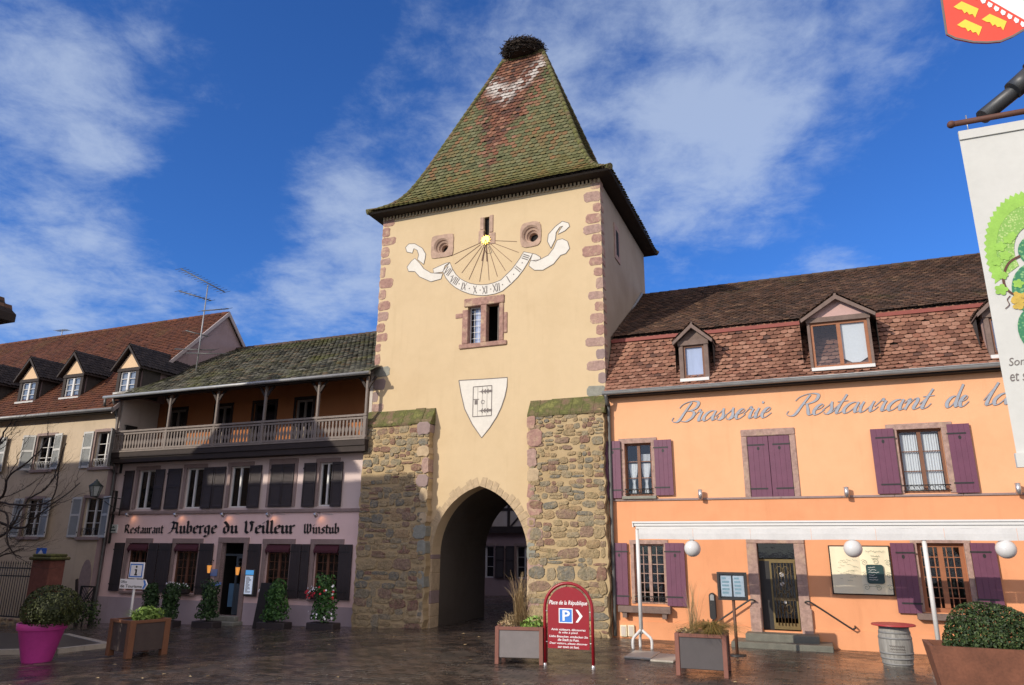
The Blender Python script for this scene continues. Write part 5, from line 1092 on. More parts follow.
    for (fx, fz) in ((.12, .66), (.92, .66), (.12, .14), (.92, .14), (.12, .4), (.92, .4), (.52, .13), (.52, .68)):
        c0 = (xm + (x1 - xm) * fx, z0 + (z1 - z0) * fz); P_ = [Vector((c0[0] + (.015 + .006 * k) * math.cos(k * .8), c0[1] + (.015 + .006 * k) * math.sin(k * .8), 0)) for k in range(12)]; ribbon(dr, P_, lambda t_, f: .010, .115)
    dr.build('drawing', M['sketch'], t)
build_wallthings()

# ------------------------------------------------------------------ inn with the balcony, between the tower and the yellow house
AL, AR = -17.55, -5.62
def build_auberge():
    t = froot('half_open_inn', (AL + AR) / 2, 0, zg(-11.5), 'pink inn with a long wooden balcony and mossy grey roof, left of the gate tower', 'building')
    d = .06; zc = 5.56
    holes_up = []; ups = []
    for x0, x1 in ((137, 155), (185, 202.5), (229.5, 249), (270.5, 293.5), (318.5, 335)):
        xm = (x0 + x1) / 2; yt, yb = 469 - (xm - 146) * .03, 507.6; r = rc(x0, x1, yt, yb, d); ups.append(r); holes_up.append(r)
    zt_, zb_ = sum(r[3] for r in ups) / 5, sum(r[2] for r in ups) / 5; ups = [(a, b, zb_, zt_) for a, b, _, _ in ups]
    lows = []
    for x0, x1 in ((126, 146), (173, 196.5), (264.5, 289), (313, 338)): xm = (x0 + x1) / 2; lows.append(rc(x0, x1, 543 + (xm - 136) * .006, 592 + (xm - 136) * .03, d))
    zt2, zb2 = sum(r[3] for r in lows) / 4, sum(r[2] for r in lows) / 4; lows = [(a, b, zb2, zt2) for a, b, _, _ in lows]
    dr = rc(219.5, 241.5, 543, 611, d); dr = (dr[0], dr[1], zg(-11.5) + .32, zt2 + .02)
    zs = q(240, 511.5, d)[1]; zpl = q(230, 602, d)[1]
    w = MB(); wall_holes(w, AL, AR, zs, zc, d, ups, .14); w.build('upper_wall', M['greypink'], t)
    w = MB(); wall_holes(w, AL, AR, -.9, zs, d, lows + [dr], .14); w.build('lower_wall', M['pink'], t)
    p = MB(); p.fb(AL, dr[0] - .22, d + .03, d - .05, -.9, zpl); p.fb(dr[1] + .22, AR, d + .03, d - .05, -.9, zpl); p.build('plinth', M['plinth'], t)
    s_ = MB(); s_.cbox(AL, AR, -(d + .06), -d + .05, zs - .06, zs + .06, .01); s_.build('string_course', M['brownstone'], t)
    rear = MB(); rear.fb(AL, AR, -9.7, -10, -.9, 10); rear.fb(AR - .3, AR, d - .2, -9.7, -.9, zc); rear.build('rear_wall', M['greyside'], t)
    # upper windows: white casements, louvred brown shutters
    px2 = lambda x: q(x, 488, d)[0]
    for i, r in enumerate(ups):
        if i == 3:
            m_ = MB(); a, b, c, e = r; m_.cbox(a - .14, a, -(d + .03), -d + .1, c, e, .01); m_.cbox(b, b + .14, -(d + .03), -d + .1, c, e, .01); m_.cbox(a - .14, b + .14, -(d + .034), -d + .1, e, e + .2, .01); m_.flat([(a, c), (b, c), (b, e), (a, e)], d - .08); wo = m_.build('window', M['brownstone'], t); wo['label'] = 'upper window with both dark shutters closed'
            mid = (a + b) / 2; shutter(t, (a, mid - .005, c, e), d + .02, 'brownshut', 'louvre', lou='brownlou'); shutter(t, (mid + .005, b, c, e), d + .02, 'brownshut', 'louvre', lou='brownlou'); continue
        window(t, r, d, 'white', (.45,), 0, .055, .10, 'brownstone', .13, .03, sillm=None, mw=.035, depth=1.0)
    for x0, x1, pv in ((124.3, 133.4, 'r'), (155, 164, 'l'), (167.5, 181, 'r'), (203.5, 213, 'l'), (213.8, 225, 'r'), (249.5, 261, 'l'), (303.7, 316, 'r'), (332, 342.5, 'l')):
        shutter(t, (px2(x0), px2(x1), zb_ - .02, zt_), d + .04, 'brownshut', 'louvre', lou='brownlou', pivot=pv)
    # ground-floor windows under little burgundy awnings
    px1 = lambda x: q(x, 570, d)[0]
    for i, r in enumerate(lows):
        a, b, c, e = r; wo = window(t, r, d, 'brownwood', (.5,), 5, .06, .12, 'brownstone', .15, .03, vb=1, sillm='brownstone', barw=.016)
        aw = MB(); dp = .10; aw.quad((a + .02, -(d - .02), e - .02), (b - .02, -(d - .02), e - .02), (b - .02, -(d + dp), e - .20), (a + .02, -(d + dp), e - .20))
        n = 10
        for k in range(n): x0, x1 = a + .02 + (b - a - .04) * k / n, a + .02 + (b - a - .04) * (k + 1) / n; aw.add([(x0, -(d + dp), e - .20), (x1, -(d + dp), e - .20), (x1, -(d + dp), e - .26), ((x0 + x1) / 2, -(d + dp + .004), e - .30), (x0, -(d + dp), e - .26)], [(0, 1, 2, 3, 4)])
        for x in (a + .02, b - .02): aw.add([(x, -(d - .02), e - .02), (x, -(d + dp), e - .20), (x, -(d + dp), e - .26), (x, -(d - .02), e - .4)], [(0, 1, 2, 3)])
        aw.build('awning', M['burg'], t)
    for x0, x1 in ((112.6, 122.3), (147.2, 156.5), (157.3, 170), (198.5, 212), (247.8, 260), (290.5, 300.6), (301.3, 309.3), (339, 352)):
        shutter(t, (px1(x0), px1(x1), zb2 - .02, zt2), d + .04, 'brownshut', hole=False)
    # window boxes with flowers stand on the sills
    for i in (1, 2, 3):
        a, b, c, e = lows[i]; f = froot('window_box', (a + b) / 2, d + .1, c, ('long flower box on the window sill left of the inn door, white flowers', 'flower box on the window sill right of the inn door, mauve and white flowers', 'flower box with red and white flowers on the window sill nearest the tower')[i - 1], 'flower box', 'flower boxes on the inn sills', world=True)
        m_ = MB(); m_.cbox(-(b - a) / 2 + .08, (b - a) / 2 - .08, -.17, .02, 0, .16, .02); m_.build('trough', M['darkwood'], f); l = MB(); bush(l, (0, -.08, .22), ((b - a) / 2, .16, .16), 260, .07, fill=.6, seed=i); l.build('foliage', M['ivy'], f)
        l = MB(); rr = random.Random(i)
        for _ in range(24): leaf(l, (rr.uniform(-.45, .45) * (b - a), rr.uniform(-.25, -.04), rr.uniform(.16, .38)), (rr.gauss(0, .4), -1, .4), .075, .9)
        l.build('flowers', M['whitefl'], f)['kind'] = 'stuff'
        if i == 3:
            l = MB()
            for _ in range(26): leaf(l, (rr.uniform(-.55, -.2) * (b - a), rr.uniform(-.28, -.06), rr.uniform(.02, .28)), (rr.gauss(0, .4), -1, .4), .08, .9)
            l.build('red_flowers', M['redfl'], f)['kind'] = 'stuff'
    # door
    a, b, c, e = dr; j = MB(); j.cbox(a - .2, a, -(d + .06), -d + .2, zpl - .9, e, .012); j.cbox(b, b + .2, -(d + .06), -d + .2, zpl - .9, e, .012); j.cbox(a - .2, b + .2, -(d + .064), -d + .2, e, e + .2, .012); do = j.build('door', M['brownstone'], t)
    ro = MB(); room(ro, dr, d - .14, 2.2); ro.build('interior', M['dark'], do)
    lf = MB(); x0 = (a + b) / 2 + .02; frame_mb(lf, (x0, b - .02, c + .02, e - .45), d - .2, .08, .05, [], 1); lf.fb(a, b, d - .19, d - .25, e - .45, e - .38); lf.fb(x0 + .08, b - .1, d - .21, d - .24, c + .1, c + (e - c) * .42); lf.build('door_leaf', M['bluegrey'], do)
    ch = MB(); ch.fb(a + .1, x0 - .02, d - .42, d - .46, c + .25, c + 1.05); ch.build('blue_notice', M['bluedoor'], do)
    sb = MB(); sb.cbox(a - .28, b + .28, -(d + .5), -d + .1, zpl - 1.1, c - .16, .02); sb.cbox(a - .1, b + .1, -(d + .22), -d + .1, c - .16, c, .02); sb.build('front_steps', M['greystone'], t)
    for k, (x, y) in enumerate(((209, 569), (237.5, 571))):
        s, z = q(x, y, d + .2); l = MB(); l.tube([(s, -d, z + .28), (s, -(d + .12), z + .32), (s, -(d + .2), z + .22)], .015, 6); l.lathe([(.02, .22), (.09, .15), (.10, .13)], n=8, M=Matrix.Translation((s, -(d + .2), z))); l.lathe([(.05, -.16), (.055, -.14), (.02, -.12)], n=8, M=Matrix.Translation((s, -(d + .2), z))); lo_ = l.build('wall_lantern', M['iron'], t); g = MB(); g.lathe([(.045, -.14), (.08, .13)], n=8, M=Matrix.Translation((s, -(d + .2), z))); g.build('lamp_glass', M['lamp'], lo_)
    # menu panel right of the door, small notices left of it
    a2, b2, c2, e2 = rc(245.3, 254.3, 569.5, 595.5, d + .1); m_ = MB(); m_.cbox(a2, b2, -(d + .15), -(d + .06), c2, e2, .012); mo = m_.build('menu_panel', M['zincdark'], t); m_ = MB(); zz = c2 + (e2 - c2) * .80; m_.flat([(a2 + .02, zz), (b2 - .02, zz), (b2 - .02, e2 - .02), (a2 + .02, e2 - .02)], d + .156); m_.build('lit_header', M['bluelit'], mo)
    m_ = MB(); m_.flat([(a2 + .03, c2 + .05), (b2 - .03, c2 + .05), (b2 - .03, zz - .03), (a2 + .03, zz - .03)], d + .156); m_.build('lit_sheet', M['warm'], mo)
    m_ = MB(); rnd = random.Random(2)
    for k in range(20): z = c2 + .1 + (zz - c2 - .18) * k / 19; m_.fb(a2 + .07, a2 + .07 + (b2 - a2 - .16) * rnd.uniform(.4, 1), d + .159, d + .157, z, z + .014)
    m_.build('print', M['ink'], mo)
    for x0, x1, y0, y1 in ((212, 218.5, 569, 576), (213, 222.5, 582, 586)): a2, b2, c2, e2 = rc(x0, x1, y0, y1, d + .02); m_ = MB(); m_.cbox(a2, b2, -(d + .10), -(d + .075), c2, e2, .006); m_.build('blue_plaque', M['signblue2'], t)
    a2, b2, c2, e2 = rc(110, 117.5, 524.5, 533, d + .02); m_ = MB(); m_.cbox(a2, b2, -(d + .05), -d, c2, e2, .01); mo = m_.build('enamel_plaque', M['enamel'], t); m_ = MB(); m_.flat([(a2 + .1, c2 + .2), (b2 - .1, c2 + .2), ((a2 + b2) / 2, e2 - .06)], d + .053); m_.fb(a2 + .06, b2 - .06, d + .054, d + .05, c2 + .08, c2 + .13); m_.build('emblem', M['dkgreen'], mo)
    # gothic lettering, spotlights above it
    zb = q(235, 533.3, d)[1]; xh = (q(235, 524.6, d)[1] - zb) * .86
    for wd, x0, x1, k in (('Restaurant', 125, 163.5, .82), ('Auberge', 170.5, 217, 1.08), ('du', 223.5, 238, 1.08), ('Veilleur', 244, 294.5, 1.08), ('Winstub', 304, 339.5, .82)):
        m_ = MB(); black_text(m_, wd, q(x0, 530, d)[0], q(x1, 530, d)[0], zb, xh * k, d + .02, .30); m_.build('gothic_lettering', M['black'], t)
    for x in (131, 179, 226, 271, 318.5):
        s, z = q(x, 514.5, d + .1); l = MB(); l.tube([(s - .02, -d, z + .05), (s - .02, -(d + .26), z + .07), (s, -(d + .3), z)], .014, 6); l.tube([(s, -(d + .34), z + .02), (s, -(d + .22), z - .06)], [.035, .065], 10); l.tube([(s + .1, -d, z + .03), (s + .55, -(d + .03), z + .01)], .008, 5); lo_ = l.build('spotlight', M['steel'], t); ld = bpy.data.lights.new('spotlight_beam', 'SPOT'); ld.energy = 1.1; ld.color = (1, .50, .22); ld.spot_size = R(125); ld.spot_blend = .8; ld.shadow_soft_size = .03; lob = bpy.data.objects.new('spotlight_beam', ld); COL.objects.link(lob); lob.parent = lo_; k_ = OFF[t.name]; lob.location = (s + .03 - k_.x, -(d + .21) - k_.y, z - .09 - k_.z); lob.rotation_euler = Vector((.25, .75, -.62)).to_track_quat('-Z', 'Y').to_euler()
    # balcony: beams, floor, balustrade of turned boards, posts, rust-coloured wall behind
    D0 = .50; zr0, zr1 = 6.02, 6.84; bl = AL - .05; br = AR + .16
    b = MB(); b.fb(bl, br, D0 + .02, d - .0, zc + .0, zc + .20); b.fb(bl, br, D0 + .06, d, zc + .20, zc + .40); b.fb(bl, AR, d, -2.2, zc + .22, zc + .38); bo = b.build('balcony', M['darkwood'], t)
    c = MB(); c.fb(bl, br, D0 + .08, D0 - .1, zc + .40, zc + .46); c.build('sill_board', M['greywood'], bo)
    px3 = lambda x: q(x, 440, D0)[0]; posts = [bl + .12, px3(165), px3(212.5), px3(261), px3(314.5), br - .08]
    rl = MB(); rl.fb(bl, br, D0 + .05, D0 - .07, zr1 - .07, zr1); rl.build('handrail', M['greywood'], bo); rl = MB(); rl.fb(bl, br, D0 + .02, D0 - .05, zr1 - .17, zr1 - .10); rl.build('upper_rail', M['greywood'], bo); rl = MB(); rl.fb(bl, br, D0 + .02, D0 - .05, zr0 + .02, zr0 + .09); rl.build('lower_rail', M['greywood'], bo)
    w0, w1 = .034, .058; z0, z1 = zr0 + .09, zr1 - .17; h = z1 - z0
    for pa, pb_ in zip(posts[:-1], posts[1:]):
        n = round((pb_ - pa - .13) / .152); bal = MB()
        for i in range(n):
            x = pa + .065 + (pb_ - pa - .13) * (i + .5) / n
            bal.prism([(x - w0, z0), (x + w0, z0), (x + w0, z0 + h * .18), (x + w1, z0 + h * .34), (x + w1, z0 + h * .45), (x + w0 * .8, z0 + h * .62), (x + w0, z1), (x - w0, z1), (x - w0 * .8, z0 + h * .62), (x - w1, z0 + h * .45), (x - w1, z0 + h * .34), (x - w0, z0 + h * .18)], D0, D0 - .028)
        bal.build('balustrade', M['greywood'], bo)
    eave_z = lambda dd: 8.32 - (dd - .62) * .555
    for i, x in enumerate(posts):
        p = MB(); p.cbox(x - .065, x + .065, -(D0 + .03), -(D0 - .10), zc + .46, zr1 + .02, .01); p.cbox(x - .048, x + .048, -(D0 + .005), -(D0 - .09), zr1 + .02, eave_z(D0) - .2, .015); po = p.build('balcony_post', M['greywood'], t)
        if i not in (0,):
            for sg in (-1, 1):
                br_ = MB(); br_.prism([(x + sg * .05, 7.74), (x + sg * .10, 7.78), (x + sg * .26, 8.02), (x + sg * .36, 8.10), (x + sg * .36, 8.16), (x + sg * .28, 8.16), (x + sg * .05, 7.88)], D0 - .02, D0 - .08); br_.build('brace', M['darkwood'], po)
    pb = MB(); pb.fb(AL, AR, D0 + .03, D0 - .13, 8.14, 8.3); pb.build('eaves_beam', M['darkwood'], t)
    lw = MB(); ops = []
    for x0, x1 in ((168.5, 185.5), (215, 230.5), (253, 274.5), (295, 312)):
        xm = (x0 + x1) / 2; s0, s1, z0, z1 = rc(x0, x1, 428 - (xm - 170) * .06, 450, -1.5); s0, s1 = q(x0, 420, -1.5)[0], q(x1, 420, -1.5)[0]; ops.append((s0, s1, zc + .45, 8.0))
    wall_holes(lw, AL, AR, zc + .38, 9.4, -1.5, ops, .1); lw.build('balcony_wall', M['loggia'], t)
    for i, r in enumerate(ops): window(t, r, -1.5, 'greywood' if i != 2 else 'darkwood', (.5,), 1, .09, .06, 'darkwood', .1, .0, name='balcony_door', depth=.8)
    for xa, dn in ((AL, D0 - .15), (AR - .12, 0.0)):
        sw = MB(); pr = [(dn, zc + .38), (-1.45, zc + .38), (-1.45, eave_z(-1.45) - .12), (dn, eave_z(dn) - .12)]; sw.add([(xa, -a_, b_) for a_, b_ in pr] + [(xa + .12, -a_, b_) for a_, b_ in pr], [(0, 1, 2, 3), (7, 6, 5, 4), (0, 4, 5, 1), (1, 5, 6, 2), (2, 6, 7, 3), (3, 7, 4, 0)]); sw.build('balcony_end_wall', M['pale'], t)
    # furniture glimpsed between the balusters
    # roof
    E0, Rg = (.72, 8.26), (-5.8, 11.88); kx = (E0[0], E0[1])
    tl = MB(); ft = lines_between((AL - .1, -E0[0], E0[1]), (AR - .02, -E0[0], E0[1]), (AL - .1, -Rg[0], Rg[1]), (AR - .02, -Rg[0], Rg[1]), .2); tile_rows(tl, ft, .23, .04, jit=.012)
    tile_rows(tl, lines_between((AR - .02, -E0[0], E0[1]), (AR + .3, -E0[0], E0[1]), (AR - .02, -.05, 8.64), (AR + .3, -.05, 8.64), .2), .2, .035); ro = tl.build('roof', M['atile'], t)
    un = MB(); un.quad((AL - .1, -E0[0], E0[1] - .05), (AR + .3, -E0[0], E0[1] - .05), (AR + .3, -.03, 8.60), (AL - .1, -.03, 8.60)); un.quad((AL - .1, -.03, 8.60), (AR, -.03, 8.60), (AR, -Rg[0], Rg[1] - .05), (AL - .1, -Rg[0], Rg[1] - .05)); un.quad((AL - .1, -Rg[0], Rg[1] - .05), (AR, -Rg[0], Rg[1] - .05), (AR, 10, 9), (AL - .1, 10, 9)); un.fb(AL - .1, AR + .3, E0[0] - .03, E0[0] - .07, E0[1] - .14, E0[1] - .04); un.build('eaves_board', M['rooflin'], ro)
    rc_ = MB(); ridge_caps(rc_, [(AL - .1, -Rg[0], Rg[1]), (AR, -Rg[0], Rg[1])], .12, .36); rc_.build('ridge_tile', M['ridge'], ro)
    g = MB(); g.tube([(AL - .55, -E0[0] - .06, E0[1] - .03), (AR + .34, -E0[0] - .06, E0[1] - .03)], .065, 10); g.build('gutter', M['zinc'], t)
    dpp = MB(); s1 = AL + .03; dpp.tube(cat([(AL - .45, -E0[0] - .06, E0[1] - .06), (AL - .42, -E0[0] - .06, E0[1] - .4)], 3), .05, 8); dpp.tube(cat([(s1 - .1, -E0[0], E0[1] - .1), (s1 - .05, -.5, 7.5), (s1 + .02, -.46, 7.1), (s1 + .02, -.46, 5.7), (s1 + .02, -.3, 5.3), (s1 + .0, -.2, 4.6), (s1 + .0, -.2, -.6)], 4), .05, 8); dpp.build('downpipe', M['zincdark'], t)
    # topiary in boxes along the front, and a sandwich board
    spec = [(149.5, 629, .30, 'narrow clipped shrub in a dark box, leftmost of the row before the pink inn'), (169, 630, .36, 'clipped leafy shrub in a dark box under the wide window left of the inn door'), (207.5, 632, .42, 'bushy shrub in a dark box just left of the inn door steps'), (275, 633.5, .50, 'tall bright climbing shrub in a dark box beside the blackboard, right of the door'), (324, 633, .46, 'shrub with red and white flowers in a low box, nearest the gate tower')]
    for i, (x, y, w_, lab) in enumerate(spec):
        s, dd, z = ground_at(x, y); dd = max(min(dd, 1.4), .95); s = q(x, y - 18, dd)[0]; z = zg(s); o = froot('boxed_shrub', s, dd, z, lab, 'potted shrub', 'boxed shrubs along the pink inn', world=True)
        bw = w_ + .04; m_ = MB(); m_.cbox(-bw, bw, -.22, .22, 0, .24, .02); m_.build('box', M['brownshut'], o)
        l = MB(); hh = (1.0, 1.0, 1.05, 1.1, 1.25)[i]
        for k in range(4): bush(l, (random.uniform(-.05, .05), 0, .45 + hh * (k + .3) / 4.6), (w_ * (1 - .1 * k) * .9, .28, .32), 420, .10, rough=.3, fill=.5, seed=i * 7 + k)
        bush(l, (0, -.05, .4), (bw, .28, .12), 240, .09, fill=.5, seed=i); l.build('foliage', M['ivy'] if i < 3 else M['ivy2'], o)
        st = MB(); st.tube([(0, 0, .2), (.02, 0, hh)], .025, 6); st.build('stem', M['bark'], o)
        if i == 4:
            f = MB()
            for _ in range(20): a_ = random.uniform(0, 6.28); leaf(f, (.4 * math.cos(a_), -.2 + .2 * math.sin(a_), random.uniform(.95, 1.35)), (math.cos(a_), -1, .4), .09, .9)
            f.build('red_flowers', M['redfl'], o)['kind'] = 'stuff'; f = MB()
            for _ in range(26): a_ = random.uniform(0, 6.28); leaf(f, (.42 * math.cos(a_), -.22 + .2 * math.sin(a_), random.choice([random.uniform(1.05, 1.35), random.uniform(.35, .6)])), (math.cos(a_), -1, .4), .075, .9)
            f.build('white_flowers', M['whitefl'], o)['kind'] = 'stuff'
    s = q(264, 615, 1.0)[0]; o = froot('sandwich_board', s, .95, zg(s), 'dark folding blackboard leaning beside the tall boxed shrub at the pink inn', 'board', world=True)
    for k, sg in ((0, 1), (1, -1)):
        m_ = MB(); m_.add([(-.26, -.05 - sg * .0 + (0 if k else -.22), 0), (.26, -.05 + (0 if k else -.22), 0), (.26, -.03, 1.42), (-.26, -.03, 1.42), (-.26, -.02 + (0 if k else -.22), 0), (.26, -.02 + (0 if k else -.22), 0), (.26, 0, 1.42), (-.26, 0, 1.42)] if k == 0 else [(-.26, .25, 0), (.26, .25, 0), (.26, .03, 1.42), (-.26, .03, 1.42), (-.26, .22, 0), (.26, .22, 0), (.26, .005, 1.42), (-.26, .005, 1.42)], [(0, 1, 2, 3), (7, 6, 5, 4), (0, 4, 5, 1), (1, 5, 6, 2), (2, 6, 7, 3), (3, 7, 4, 0)]); m_.build('leaf_panel', M['black'], o)
M['greypink'] = plaster('grey_pink_upper_plaster', (.62, .51, .48), amt=.2, streak=.3, bmp=.12)
M['brownlou'] = plain('brown_louvres', (.05, .039, .038), .65, .15, 4, bmp=.05)
M['bluegrey'] = plain('blue_grey_door', (.05, .07, .09), .5, .15, 4)
M['signblue2'] = plain('pale_blue_plaque', (.16, .26, .55), .5, .1, 5, bmp=0)
M['ivy2'] = leafmat('climber_leaves', (.02, .06, .015), (.05, .13, .03), (.10, .22, .05))
build_auberge()

# ------------------------------------------------------------------ yellow house at the left
YD, YS = .42, -17.62
def build_yellow():
    t = froot('yellow_house', -24, YD, zg(-24), 'weathered yellow house with grey shutters and a red-brown dormered roof at the left', 'building')
    d = YD; x0 = -42.0; ze = 7.72
    ups = [rc(x, y, 433.5, 468, d) for x, y in ((36.5, 51.5), (94, 109))]; los = [rc(x, y, 498, 536.5, d) for x, y in ((27, 40), (82.5, 96))]
    uz = (sum(r[2] for r in ups) / 2, sum(r[3] for r in ups) / 2); lz = (sum(r[2] for r in los) / 2, sum(r[3] for r in los) / 2)
    gap = ups[1][0] - ups[0][0]; wd = 1.08
    ups = [(ups[1][0] - gap * k, ups[1][0] - gap * k + wd, *uz) for k in range(5)]; los = [(los[1][0] - gap * k, los[1][0] - gap * k + wd, *lz) for k in range(5)]
    w = MB(); wall_holes(w, x0, YS, -1.2, ze, d, ups + los, .16); w.build('front_wall', M['yellow'], t)
    rd = (-4.85, 13.5); e0 = (.80, 7.72)
    g = MB(); g.add([(YS, -d, -1.2), (YS, 10, -1.2), (YS, 10, ze), (YS, 4.85, 13.42), (YS, -d, 8.0)], [(0, 1, 2, 3, 4)]); g.build('gable_wall', M['greyside'], t); g = MB(); g.add([(x0, -d, -1.2), (x0, 10, -1.2), (x0, 10, ze), (x0, 4.85, 13.42), (x0, -d, 8.0)], [(0, 1, 2, 3, 4)]); g.build('gable_wall', M['greyside'], t)
    cb = MB(); z = ze
    cb.prism([(x0, ze - .1), (YS + .02, ze - .1), (YS + .02, ze + .04), (x0, ze + .04)], d + .22, d - .02); cb.build('cornice', M['zincdark'], t)
    for r in ups + los:
        a, b, c, e = r; wo = window(t, r, d, 'white', (.5,), 2, .06, .12, 'brownstone', .08, .012, sillm=None, mw=.03); arch = MB(); n = 8
        pl_ = [(a - .08 + (b - a + .16) * i / n, e + .02 + .09 * math.sin(math.pi * i / n)) for i in range(n + 1)]; arch.prism([(a - .08, e - .02)] + pl_ + [(b + .08, e - .02)], d + .03, d - .02); arch.build('arched_lintel', M['brownstone'], wo)
        rl = MB()
        for k in range(7): xx = a + (b - a) * (k + .5) / 7; rl.tube([(xx + .06 * math.cos(j * .8), -(d - .02), c + .17 + .12 * math.sin(j * .8)) for j in range(8)], .009, 5)
        rl.tube([(a, -(d - .02), c + .32), (b, -(d - .02), c + .32)], .011, 5); rl.build('window_rail', M['white'] if r in ups else M['iron'], wo)
        lb = MB(); lb.cbox(a - .15, b + .15, -(d + .08), -d + .02, c - .13, c - .01, .01); lb.build('sill', M['brownstone'], wo)
    sw = .56
    for k, r in enumerate(ups + los):
        a, b, c, e = r; rnd = random.Random(k)
        shutter(t, (a - .1 - sw, a - .1, c - .03, e + .02), d + .03, 'whiteshut', 'louvre', .35 if k == 1 else 0, 'r', lou='shutlou'); shutter(t, (b + .02, b + .02 + sw, c - .03, e + .02), d + .03, 'whiteshut', 'louvre', .25 if k == 5 else (.9 if k == 0 else .15), 'l', lou='shutlou')
    # roof with dormers
    tl = MB(); ft = lines_between((x0, -e0[0], e0[1]), (YS + .12, -e0[0], e0[1]), (x0, -rd[0], rd[1]), (YS + .12, -rd[0], rd[1]), .17); tile_rows(tl, ft, .19, .03); ro = tl.build('roof', M['ytile'], t)
    un = MB(); un.quad((x0, -e0[0], e0[1] - .05), (YS + .1, -e0[0], e0[1] - .05), (YS + .1, -rd[0], rd[1] - .05), (x0, -rd[0], rd[1] - .05)); un.quad((x0, 4.85, rd[1] - .05), (YS + .1, 4.85, rd[1] - .05), (YS + .1, 10.6, 7.3), (x0, 10.6, 7.3)); un.build('roof_boards', M['rooflin'], ro)
    vg = MB(); y = YS + .13
    for (p0, p1) in (((e0[0], e0[1] - .02), (rd[0], rd[1] + .03)), ((rd[0], rd[1] + .03), (-10.6, 7.3))): vg.add([(y - .03, -p0[0], p0[1] - .16), (y + .03, -p0[0], p0[1] - .16), (y + .03, -p0[0], p0[1] + .06), (y - .03, -p0[0], p0[1] + .06), (y - .03, -p1[0], p1[1] - .16), (y + .03, -p1[0], p1[1] - .16), (y + .03, -p1[0], p1[1] + .06), (y - .03, -p1[0], p1[1] + .06)], [(0, 1, 2, 3), (7, 6, 5, 4), (0, 4, 5, 1), (1, 5, 6, 2), (2, 6, 7, 3), (3, 7, 4, 0)])
    vg.build('verge_board', M['dormpink2'], ro)
    rc_ = MB(); ridge_caps(rc_, [(x0, 4.85, 13.5), (YS + .1, 4.85, 13.5)], .12, .36); rc_.build('ridge_tile', M['ytile'], ro)
    gt = MB(); gt.tube([(x0, -e0[0] - .07, e0[1] - .02), (YS + .25, -e0[0] - .07, e0[1] - .02)], .075, 10); gt.build('gutter', M['zinc'], t)
    dd = .0; dz0, dzw, dza = 8.60, 9.50, 10.66
    for k, (xa, xb) in enumerate(((119.8, 133.2), (65.6, 79.2), (22.4, 35.4))):
        s0, s1 = q(xa, 385, dd)[0], q(xb, 385, dd)[0]; mid = (s0 + s1) / 2
        gable_dormer(t, mid - .45, mid + .45, dz0, dzw, dza, dd, -3.0, 'dtile', .24, wood='darkwood', face='cream', sash='white', mull=(.5,), post=.17, cheek='greyside', sill='whiteshut', win_t=.05, blind='greycurtain')
        last = mid
    gable_dormer(t, last - 2.95 - .45, last - 2.95 + .45, dz0, dzw, dza, dd, -3.0, 'dtile', .24, wood='darkwood', face='cream', sash='white', mull=(.5,), post=.17, cheek='greyside', sill='whiteshut', win_t=.05, blind='greycurtain')
    nb = MB(); s, z = q(83, 578, d); nb.prism(disc(s + .12, z - .1, .32, 18, .8), d + .015, d - .01); nb.build('bricked_arch', M['brownstone'], t)
M['dormpink2'] = plain('pale_verge', (.42, .36, .34), .7, .12)
build_yellow()

def antenna(name, base, h, els, lab):
    o = froot(name, base[0], base[1], base[2], lab, 'antenna', world=True)
    m_ = MB(); m_.tube([(0, 0, 0), (0, 0, h)], .025, 8); m_.build('mast', M['zinc'], o)
    for (z, L_, az, n, el, tilt) in els:
        e = MB(); c_, s_ = math.cos(az), math.sin(az); e.tube([(-c_ * L_ * .5, -s_ * L_ * .5, z - tilt), (c_ * L_ * .5, s_ * L_ * .5, z + tilt)], .018, 6)
        for i in range(n): f = i / (n - 1) - .5; p = Vector((c_ * L_ * f, s_ * L_ * f, z + tilt * 2 * f)); e.tube([p - Vector((-s_, c_, 0)) * el * .5, p + Vector((-s_, c_, 0)) * el * .5], .009, 4)
        e.build('aerial', M['zincdark'], o)
def build_roof_antenna():
    D = -2.0; P = lambda x, y, o=0.0: Vector((q(x, y, D)[0], -D + o, q(x, y, D)[1])); b0 = P(196, 371)
    o = froot('roof_antenna', b0.x, D, b0.z - .3, 'tall grey television antenna with several aerials on the mossy inn roof', 'antenna')
    m_ = MB(); m_.tube([b0 - Vector((0, 0, .5)), P(208, 285)], [.035, .025], 8); m_.build('mast', M['zinc'], o)
    for (x0, y0, x1, y1, n, el) in ((185, 270.5, 221, 290.5, 15, .55), (183, 292.5, 207, 299, 8, .4), (206, 312.5, 224.5, 307, 6, .4), (179, 350.5, 210, 348.5, 3, .5), (191, 354.5, 223, 352.5, 3, .5), (190, 332, 204, 335, 3, .3)):
        A, B = P(x0, y0, -.25), P(x1, y1, .25); e = MB(); e.tube([A, B], .026, 6); dr = (B - A).normalized(); sd = Vector((.25, .85, .45)).normalized()
        for i in range(n): c = A.lerp(B, i / (n - 1)); e.tube([c - sd * el * .5, c + sd * el * .5], .012, 4)
        e.build('aerial', M['zincdark'], o)
build_roof_antenna()
s_, z_ = q(62, 333, -4.85)
antenna('ridge_antenna', (s_, -4.85, 13.4), .55, [(.5, 1.9, 2.8, 8, .4, .15)], 'small antenna on the red-brown ridge of the yellow house')

